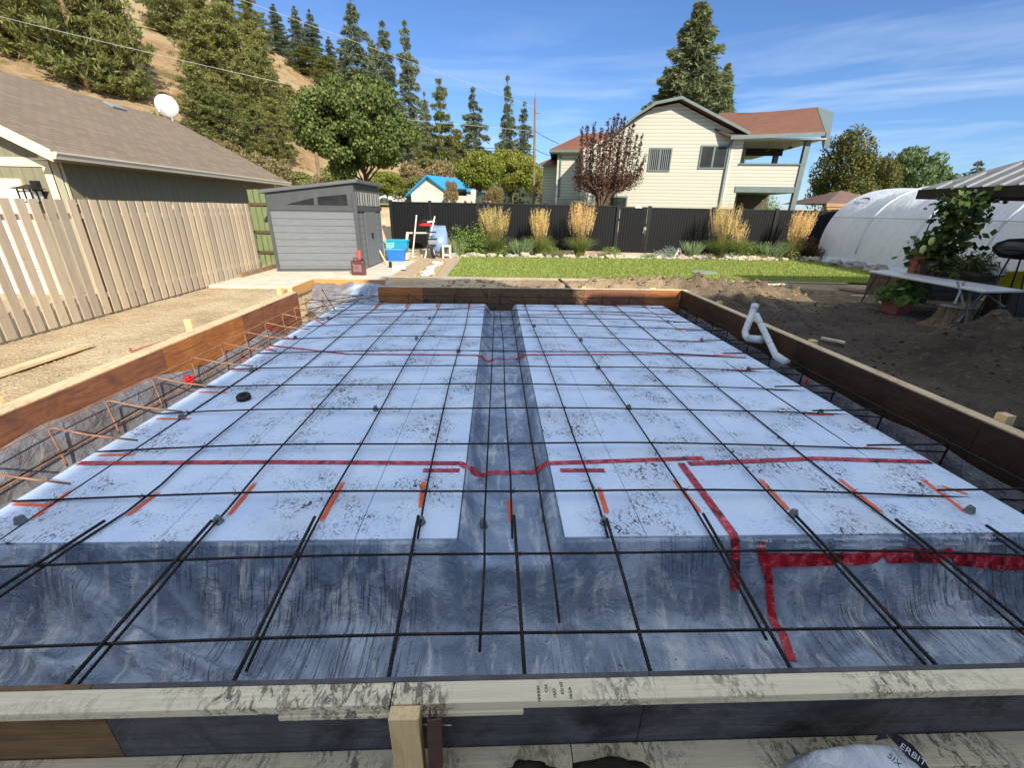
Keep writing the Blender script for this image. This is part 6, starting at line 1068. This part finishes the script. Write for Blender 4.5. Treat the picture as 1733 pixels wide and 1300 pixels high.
def crown_pine(seed, h, r, n, size):              # open crown: needle tufts gathered at the ends of upswept branches
    rs = np.random.RandomState(seed); mb = MB(); mb.tube([(0, 0, 0), (.05, 0, h*.5), (0, .05, h*.97)], [r*.07, r*.045, .02], 7); T_ = []
    for k in range(30):
        t_ = .10+.88*(k+rs.uniform(-.4, .4))/30; rad = r*min(1, 1.25*(1-t_)**.62)*(.75+.35*(t_ > .3))
        for j in range(5 if t_ < .8 else 3):
            a = rs.uniform(0, 6.28); L_ = rad*rs.uniform(.45, 1.12); e = np.array([math.cos(a)*L_, math.sin(a)*L_, t_*h+.18*L_-.1*rs.uniform()]); mb.tube([(0, 0, t_*h-.25*L_), tuple(e)], [r*.014, .004*r], 4, False)
            for m_ in range(4): T_.append((e*np.array([1-.2*m_, 1-.2*m_, 1])+rs.normal(0, .12*r, 3)*np.array([1, 1, .5])-np.array([0, 0, .08*m_*L_]), (.085+.05*rs.uniform())*r*(1.15 if m_ == 0 else .9)))
    c = np.array([q[0] for q in T_]); cr = np.array([q[1] for q in T_]); ix = rs.choice(len(c), n, p=cr**2/np.sum(cr**2)); d = rs.normal(size=(n, 3)); d /= np.linalg.norm(d, axis=1)[:, None]; Q = c[ix]+d*(cr[ix]*rs.uniform(.4, 1.1, n))[:, None]*np.array([1.15, 1.15, .8])
    D = d+rs.normal(0, .5, Q.shape)+np.array([0, 0, .35]); D /= np.linalg.norm(D, axis=1)[:, None]; E = np.cross(D, rs.normal(size=Q.shape)); E /= np.linalg.norm(E, axis=1)[:, None]; s_ = (size*rs.uniform(.5, 1.3, n))[:, None]
    return mb, np.stack([Q-D*s_*.5, Q+E*s_*.11, Q+D*s_*.5, Q-E*s_*.11], 1)
def crown_clump(seed, h, r, n, size, z0=.3, k=40, asp=.6, trunk_r=.03, shape=(1, 1, 1), clump=.28, cone=0., hollow=.35):
    rs = np.random.RandomState(seed); c = rs.normal(size=(k, 3)); c /= np.linalg.norm(c, axis=1)[:, None]; c *= (rs.uniform(hollow, 1, k)**.6*(1-clump*.7))[:, None]
    if cone: c[:, :2] *= (1-cone*(c[:, 2]+1)/2)[:, None]*1.25
    cr = clump*rs.uniform(.6, 1.3, k); ix = rs.choice(k, n, p=cr**2/np.sum(cr**2)); d = rs.normal(size=(n, 3)); d /= np.linalg.norm(d, axis=1)[:, None]; P = c[ix]+d*(cr[ix]*rs.uniform(.35, 1, n)**.5)[:, None]
    hz = h*(1-z0)/2; cz = h*z0+hz; S = np.array([r*shape[0], r*shape[1], hz*shape[2]]); Pw = P*S+np.array([0, 0, cz]); mb = MB(); mb.tube([(0, 0, 0), (.01*h, 0, h*z0*.6), (0, .01*h, h*z0+hz*.3), (0, 0, cz+hz*.5)], [trunk_r*h, trunk_r*h*.75, trunk_r*h*.45, .01*h], 8)
    for q in c[:14]:
        e = q*S+np.array([0, 0, cz]); zb = h*z0*.75+rs.uniform(0, .3)*hz; mb.tube([(0, 0, zb), tuple(e*np.array([.45, .45, 0])+np.array([0, 0, zb+(e[2]-zb)*.4])), tuple(e)], [trunk_r*h*.4, trunk_r*h*.22, .003*h], 5, False)
    return mb, leaves(Pw, size, rs, asp, 0., d*.8)
M_TRK = mat('trunk_bark', (.20, .14, .095), (.12, .085, .06), 4, .95, .1, 20, .8, .03); M_TRKO = mat('pine_bark', (.30, .18, .11), (.18, .11, .075), 4, .95, .1)
LM = dict(fir=leafmat('fir_needles', [(.07, .10, .06), (.15, .185, .11), (.26, .29, .18)], .3, .6), pine=leafmat('pine_needles', [(.10, .12, .03), (.22, .235, .07), (.38, .36, .14)], .35, .6), spruce=leafmat('spruce_needles', [(.08, .11, .045), (.18, .21, .10), (.33, .34, .18)], .3, .6),
          maple=leafmat('maple_leaves', [(.04, .07, .018), (.09, .13, .032), (.17, .22, .06), (.26, .27, .08)], .25), yel=leafmat('autumn_leaves', [(.14, .18, .03), (.28, .30, .05), (.45, .40, .08)], .35), cedar=leafmat('cedar_leaves', [(.05, .065, .018), (.13, .14, .035), (.28, .21, .06)], .2), ash=leafmat('ash_leaves', [(.10, .15, .05), (.2, .26, .1), (.3, .35, .16)], .3),
          plum=leafmat('plum_leaves', [(.045, .016, .016), (.10, .035, .03), (.19, .085, .06), (.10, .055, .04)], .22, .4), brush=leafmat('brush_leaves', [(.20, .13, .07), (.30, .21, .11), (.25, .24, .08)], .2), pale=leafmat('far_leaves', [(.08, .10, .06), (.13, .15, .09)], .2), lime=leafmat('lime_leaves', [(.10, .17, .02), (.2, .28, .04)], .3))
PROTO = {}
def proto(kind, var, depth):
    key = (kind, var)
    if key in PROTO: return PROTO[key]
    s_ = var*13+len(kind)*7; h = 1.0
    if kind in ('fir', 'spruce'): mb, Q = crown_conifer(s_, 10, 2.3, 20000, .34, .05, .75, .45, .32, 22, .2); lm = LM[kind]
    elif kind == 'bigspruce': mb, Q = crown_conifer(s_, 10, 3.4, 90000, .25, .0, .78, .16, .06, 44, .24); lm = LM['spruce']
    elif kind == 'pine': mb, Q = crown_pine(s_, 10, 2.6, 15000, .42); lm = LM['pine']
    elif kind == 'pinecone': mb, Q = crown_conifer(s_, 10, 2.5, 18000, .36, .05, .7, .5, .12, 20, .2); lm = LM['pine']
    elif kind == 'maple': mb, Q = crown_clump(s_, 10, 5.6, 60000, .27, .20, 130, .75, .028, (1, 1, 1.05), .20, .30, .25); lm = LM['maple']
    elif kind == 'yel': mb, Q = crown_clump(s_, 10, 6, 16000, .42, .25, 60, .7, .03, (1, 1, 1), .28, .1); lm = LM['yel']
    elif kind == 'cedar': mb, Q = crown_clump(s_, 10, 4.0, 18000, .30, .0, 80, .5, .02, (1, 1, 1.05), .25, .6); lm = LM['cedar']
    elif kind == 'ash': mb, Q = crown_clump(s_, 10, 5.5, 9000, .50, .2, 44, .6, .025, (1, 1, 1), .26, .15, .2); lm = LM['ash']
    elif kind == 'pale': mb, Q = crown_conifer(s_, 10, 3.6, 5000, .5, .02, .7, .35, .2, 18); lm = LM['pale']
    elif kind == 'brush': mb, Q = crown_clump(s_, 10, 7, 5200, .75, .0, 30, .5, .02, (1, 1, 1), .32); lm = LM['brush']
    elif kind == 'shrubtree': mb, Q = crown_clump(s_, 10, 6, 7000, .6, .02, 34, .6, .02, (1, 1, 1), .3); lm = LM['pine']
    elif kind == 'lime': mb, Q = crown_clump(s_, 10, 7, 7000, .6, .0, 34, .6, .02, (1, 1, 1), .3); lm = LM['lime']
    t_ = thing('tree', (0, 0, 0), '', 'tree'); mb.build('trunk', M_TRKO if 'pine' in kind else M_TRK, t_, smooth=True); quadmesh('crown', Q, lm, t_)
    W_ = np.percentile(np.hypot(Q[:, 0, 0], Q[:, 0, 1]), 97); PROTO[key] = [t_, False, W_]; return PROTO[key]
cnt = [0]
def tree(kind, name, x, ybase, ytip, wpx, label, grp=None, D=None, cat='tree', hill=False):
    cnt[0] += 1; var = cnt[0] % (3 if kind in ('pine', 'pinecone', 'fir') else 2); P = proto(kind, var, 0)
    if hill: base = psurf(x, ybase, lambda a, b_: max(hillz(a, b_), 0), 46, 240, 900)
    else: base = pY(x, ybase, D); base.z = max(gz(base.x, base.y), hillz(base.x, base.y)) if not hill else base.z
    dist = math.hypot(base.x, base.y); d = ray(x, ytip); top_ = CZ+d.z/math.hypot(d.x, d.y)*dist; h = max(1, top_-base.z); depth = Vector(base-EYE).dot(F_); r_ = wpx/2/FPX*depth
    if P[1]: t_ = copy_tree(P[0])
    else: t_ = P[0]; P[1] = True
    t_.name = name; t_.location = base-Vector((0, 0, .05*h if hill else 0)); k = h/10*(1.05 if hill else 1); t_.scale = (r_/P[2], r_/P[2], k); t_.rotation_euler = (0, 0, cnt[0]*1.7); tag(t_, label, cat, grp); return t_
HG = 'conifers on the dry hillside'
FAR = [ # kind, x, ybase, ytip, width, label
 ('pine', 60, 108, -150, 110, 'olive pine filling the top left corner of the hillside'), ('pine', 150, 150, -190, 150, 'broad pine above the garage roof, left of the bare slope'), ('pine', 225, 172, -60, 90, 'bushy pine at the left edge of the bare slope above the dish'), ('pine', 20, 95, -100, 100, 'dark pine cut by the left frame edge above the garage'), ('pine', 110, 70, -160, 90, 'dense pine behind the broad one at the top left'),
 ('pine', 290, 62, -60, 85, 'pine standing alone at the top of the bare slope'), ('pine', 352, 150, 20, 80, 'round-topped pine right of the bare slope'), ('pine', 405, 190, 10, 95, 'tall green pine in the middle of the hillside, left of the utility pole'), ('pine', 350, 235, 110, 80, 'lower pine right of the satellite dish'), ('pine', 455, 215, 75, 75, 'pine in front of the sloping ridge, left of the pole top'), ('pine', 400, 285, 160, 90, 'low bushy pine behind the far end of the garage roof'), ('pine', 475, 275, 165, 70, 'low pine just left of the utility pole'),
 ('pine', 375, 240, 130, 70, 'olive pine between the lower and the middle slope trees'), ('pine', 440, 150, 40, 66, 'olive pine below the ridge conifer'), ('pine', 435, 262, 160, 60, 'olive pine above the brown scrub'), ('pine', 500, 235, 140, 60, 'olive pine just behind the leaning utility pole'), ('pine', 545, 265, 190, 60, 'olive pine right of the leaning utility pole'),
 ('pinecone', 345, 60, -40, 60, 'pine at the very top of the slope'), ('pinecone', 385, 55, -60, 50, 'narrow pine on the high ridge'), ('pinecone', 432, 78, -20, 52, 'ridge conifer reaching above the frame'), ('fir', 474, 88, 5, 42, 'pointed fir on the ridge, first left of the pair'), ('fir', 508, 92, 8, 40, 'pointed fir on the ridge beside its twin'), ('fir', 535, 112, 14, 38, 'slender fir on the sloping ridge'), ('fir', 563, 128, 60, 30, 'small fir low on the ridge'), ('pine', 520, 128, 78, 70, 'bushy dark pine under the ridge firs'), ('pine', 560, 150, 96, 60, 'bushy pine stepping down the ridge'), ('pine', 598, 168, 112, 50, 'small bushy pine behind the maple top'),
 ('fir', 588, 190, 95, 40, 'short fir left of the tallest fir'), ('fir', 617, 235, -20, 74, 'tallest fir with its top out of the frame'), ('fir', 664, 262, 28, 66, 'tall pale fir with a leaning thin top'), ('fir', 699, 268, 26, 62, 'tall dark fir at the end of the tight group'), ('fir', 724, 285, 150, 40, 'short fir at the foot of the tall group'),
 ('pinecone', 749, 290, 122, 62, 'yellowish conifer standing free against the sky'), ('fir', 803, 285, 140, 70, 'broad grey-green fir in the middle distance'), ('fir', 857, 275, 120, 42, 'narrow ragged spruce left of the street pole'), ('fir', 885, 280, 165, 48, 'shorter spruce beside the street pole'), ('pine', 775, 300, 215, 60, 'olive tree below the yellowish conifer'), ('pine', 725, 302, 225, 60, 'olive tree between maple and the blue-roofed house'), ('pinecone', 640, 200, 60, 50, 'dark conifer between the two tall firs')]
for k, x, yb, yt, w_, l in FAR:
    w_ *= .92 if k == 'pine' else 1.15
    if x > 715: tree(k, 'conifer_tree', x, yb, yt, w_, l, HG, D=95)
    else: tree(k, 'conifer_tree', x, yb, yt, w_, l, HG, hill=True)
BR = [('brush', 430, 300, 250, 90, 'brown leafless scrub behind the garage end'), ('brush', 465, 312, 262, 70, 'brown scrub left of the utility pole foot'), ('brush', 380, 262, 232, 60, 'low brown scrub high on the slope'), ('shrubtree', 215, 205, 150, 70, 'green shrub peeking over the garage roof left of the dish'), ('shrubtree', 268, 218, 178, 60, 'yellow-green shrub behind the satellite dish'), ('shrubtree', 560, 322, 272, 90, 'green shrub behind the shed roof'), ('shrubtree', 500, 318, 282, 70, 'green shrub behind the left of the shed'), ('brush', 702, 330, 268, 60, 'orange-brown scrub right of the maple'), ('yel', 655, 332, 290, 60, 'yellow-green bush over the fence behind the shed'), ('shrubtree', 700, 336, 295, 70, 'green hedge clump left of the blue roof'), ('brush', 745, 318, 262, 60, 'russet scrub above the blue-roofed house')]
for i, (k, x, yb, yt, w_, l) in enumerate(BR): tree(k, 'hillside_shrub', x, yb, yt, w_, l, 'scrub at the foot of the hill', D=44+(i*3) % 12, cat='shrub')
tree('lime', 'garden_shrub', 28, 150, 104, 95, 'bright lime-green shrub beyond the garage ridge', D=24, cat='shrub')
tree('maple', 'maple_tree', 622, 345, 128, 172, 'large dense dark green maple behind the shed', D=27)
tree('yel', 'street_tree', 812, 336, 252, 84, 'rounded yellow-green tree beside the blue-roofed house', 'yellowing trees beyond the black fence', D=40); tree('yel', 'street_tree', 868, 338, 250, 84, 'yellowing tree left of the street pole', 'yellowing trees beyond the black fence', D=46); tree('yel', 'street_tree', 905, 338, 275, 60, 'low yellow-green tree just right of the street pole', 'yellowing trees beyond the black fence', D=55); tree('brush', 'russet_shrub', 925, 338, 296, 34, 'russet shrub left of the cream house', D=42, cat='shrub'); tree('brush', 'russet_shrub', 764, 334, 300, 26, 'small russet bush in front of the blue-roofed house', D=38, cat='shrub'); tree('brush', 'russet_shrub', 838, 338, 312, 34, 'low reddish bush right of the yellow-green tree', D=36, cat='shrub')
tree('bigspruce', 'spruce_tree', 1140, 330, 0, 195, 'huge spruce rising behind the cream house', D=40); tree('bigspruce', 'spruce_tree', 1195, 330, 105, 90, 'smaller spruce merging into the right of the huge one', D=42)
tree('cedar', 'cedar_tree', 1418, 335, 214, 98, 'bushy bronze-green cedar right of the cream house', D=33); tree('cedar', 'cedar_tree', 1478, 335, 262, 60, 'smaller green cedar between bronze cedar and the ash', D=36); tree('ash', 'ash_tree', 1536, 330, 242, 96, 'airy light green ash tree above the white tent', D=40); tree('pale', 'far_conifer', 1638, 325, 266, 60, 'hazy grey-green conifer above the tent', D=60); tree('ash', 'far_tree', 1592, 325, 290, 60, 'pale distant tree between the ash and the hazy conifer', D=70)
tree('bigspruce', 'spruce_tree', 1745, 345, 205, 110, 'dark drooping conifer cut by the right frame edge', D=17)
# background tree line
for i in range(26):
    x = 905+i*36 if i < 2 else 1500+(i-2)*22; tree('ash' if i % 3 else 'pale', 'distant_tree', x, 338, 312-(i*7) % 13, 60, f'pale distant tree on the skyline, {ORD[i]} from the left', 'distant skyline trees', D=120)
# purple plum
pt = thing('plum_tree', (0, 0, 0), 'vase-shaped purple-leaved plum tree in front of the cream house', 'tree'); bp = pY(1015, 345, 22.6); bp.z = gz(bp.x, bp.y); rs = np.random.RandomState(5); mb = MB(); LP = []
tips = [(985, 215), (994, 212), (1006, 208), (1018, 214), (1024, 225), (1030, 203), (1040, 196), (1046, 190), (1052, 200), (1058, 196), (1066, 212), (1072, 208), (1078, 228), (1087, 228), (982, 258), (976, 268), (975, 290), (1092, 262), (1086, 275), (1070, 300), (1000, 232), (1036, 215), (1062, 230), (1012, 240), (1050, 240)]
for i, q in enumerate(tips):
    dy = rs.uniform(-1.2, 1.2); tpp = pY(q[0], q[1], 22.6+dy); lowx = bp.x+(tpp.x-bp.x)*.9; j = Vector((bp.x+(tpp.x-bp.x)*.25+.1, 22.6+dy*.3, 2.6)); k_ = Vector((lowx, 22.6+dy, 3.05+.25*abs(q[0]-1030)/50)); 
    if q[1] > 280: k_.z = 2.9
    mb.tube([bp+Vector((rs.uniform(-.15, .15), 0, 0)), j, k_, tpp], [.07, .05, .028, .008], 6, False); n = int(185*(tpp-k_).length); t_ = rs.uniform(-.15, .99, n)[:, None]; P = np.array(k_)+(np.array(tpp)-np.array(k_))*t_; wdt = .085*(1-np.clip(t_, 0, 1)*.55)+.05*(t_ < .3); LP.append(P+rs.normal(0, 1, P.shape)*wdt)
    P = np.array(j)+(np.array(k_)-np.array(j))*rs.uniform(.55, 1, (100, 1)); LP.append(P+rs.normal(0, .16, P.shape)+np.array([0, 0, .15]))
pt.location = bp; mb.build('trunk', M_TRK, pt, smooth=True); quadmesh('crown', leaves(np.concatenate(LP), .095, rs, .6), LM['plum'], pt)
# ================================================================ poles and wires
M_POLE = mat('pole_wood', (.28, .18, .12), (.20, .13, .09), 3, .9)
def pole(x, yb, yt, D, r_, label, topx=None):
    a = pY(x, yb, D); b_ = pY(topx or x, yt, D); a.z = min(a.z, gz(a.x, a.y)) if D < 45 else a.z-2; p_ = thing('utility_pole', a, label, 'pole'); MB().tube([a, b_], [r_, r_*.75], 10).build('shaft', M_POLE, p_); return p_, b_
p1, t1 = pole(541, 300, 172, 34, .13, 'slightly leaning wooden utility pole left of the maple', 522); p2, t2 = pole(903, 338, 166, 36, .11, 'tall slim wooden street pole left of the cream house', 906); MB().bar(t2+Vector((-.05, 0, -.9)), t2+Vector((.4, 0, -.9)), .05, .05).tube([t2, t2+Vector((0, 0, .35))], .02, 6).build('bracket', M_POLE, p2)
M_WIRE = mat('wire_black', (.02, .02, .02), rough=.5); M_WIREL = mat('wire_light', (.5, .5, .48), rough=.4)
WR = [((-60, 12), (250, 88), (560, 158), 26, M_WIREL, 'pale overhead cable sloping down across the pines from the left edge'), ((60, 118), (290, 186), (538, 222), 26, M_WIRE, 'upper dark overhead cable above the dish to the pole'), ((60, 138), (285, 204), (536, 240), 26, M_WIRE, 'lower dark overhead cable behind the dish to the pole'), ((360, -20), (520, 40), (906, 182), 34, M_WIREL, 'thin pale cable crossing the ridge firs to the street pole'),
      ((530, 190), (720, 205), (904, 222), 34, M_WIREL, 'thin pale cable from the leaning pole to the street pole'), ((534, 232), (720, 246), (904, 252), 34, M_WIRE, 'dark double cable between the two poles behind the maple'), ((534, 240), (720, 251), (904, 257), 34, M_WIRE, 'lower dark cable between the two poles'), ((906, 222), (925, 233), (946, 243), 33, M_WIRE, 'short cable from the street pole towards the cream house eave'), ((906, 252), (922, 260), (944, 266), 33, M_WIRE, 'short lower cable from the street pole to the small side roof')]
for a, b_, c_, D, m_, l in WR:
    A, B, Cc = pY(*a, D), pY(*b_, D), pY(*c_, D+2); P = []
    for i in range(17): u = i/16; P.append(A*(2*(u-.5)*(u-1))+B*(4*u*(1-u))+Cc*(2*u*(u-.5)))
    tag(MB().tube(P, (.017 if m_ is M_WIRE else .012), 4).build('overhead_cable', m_), l, 'cable', 'overhead cables')
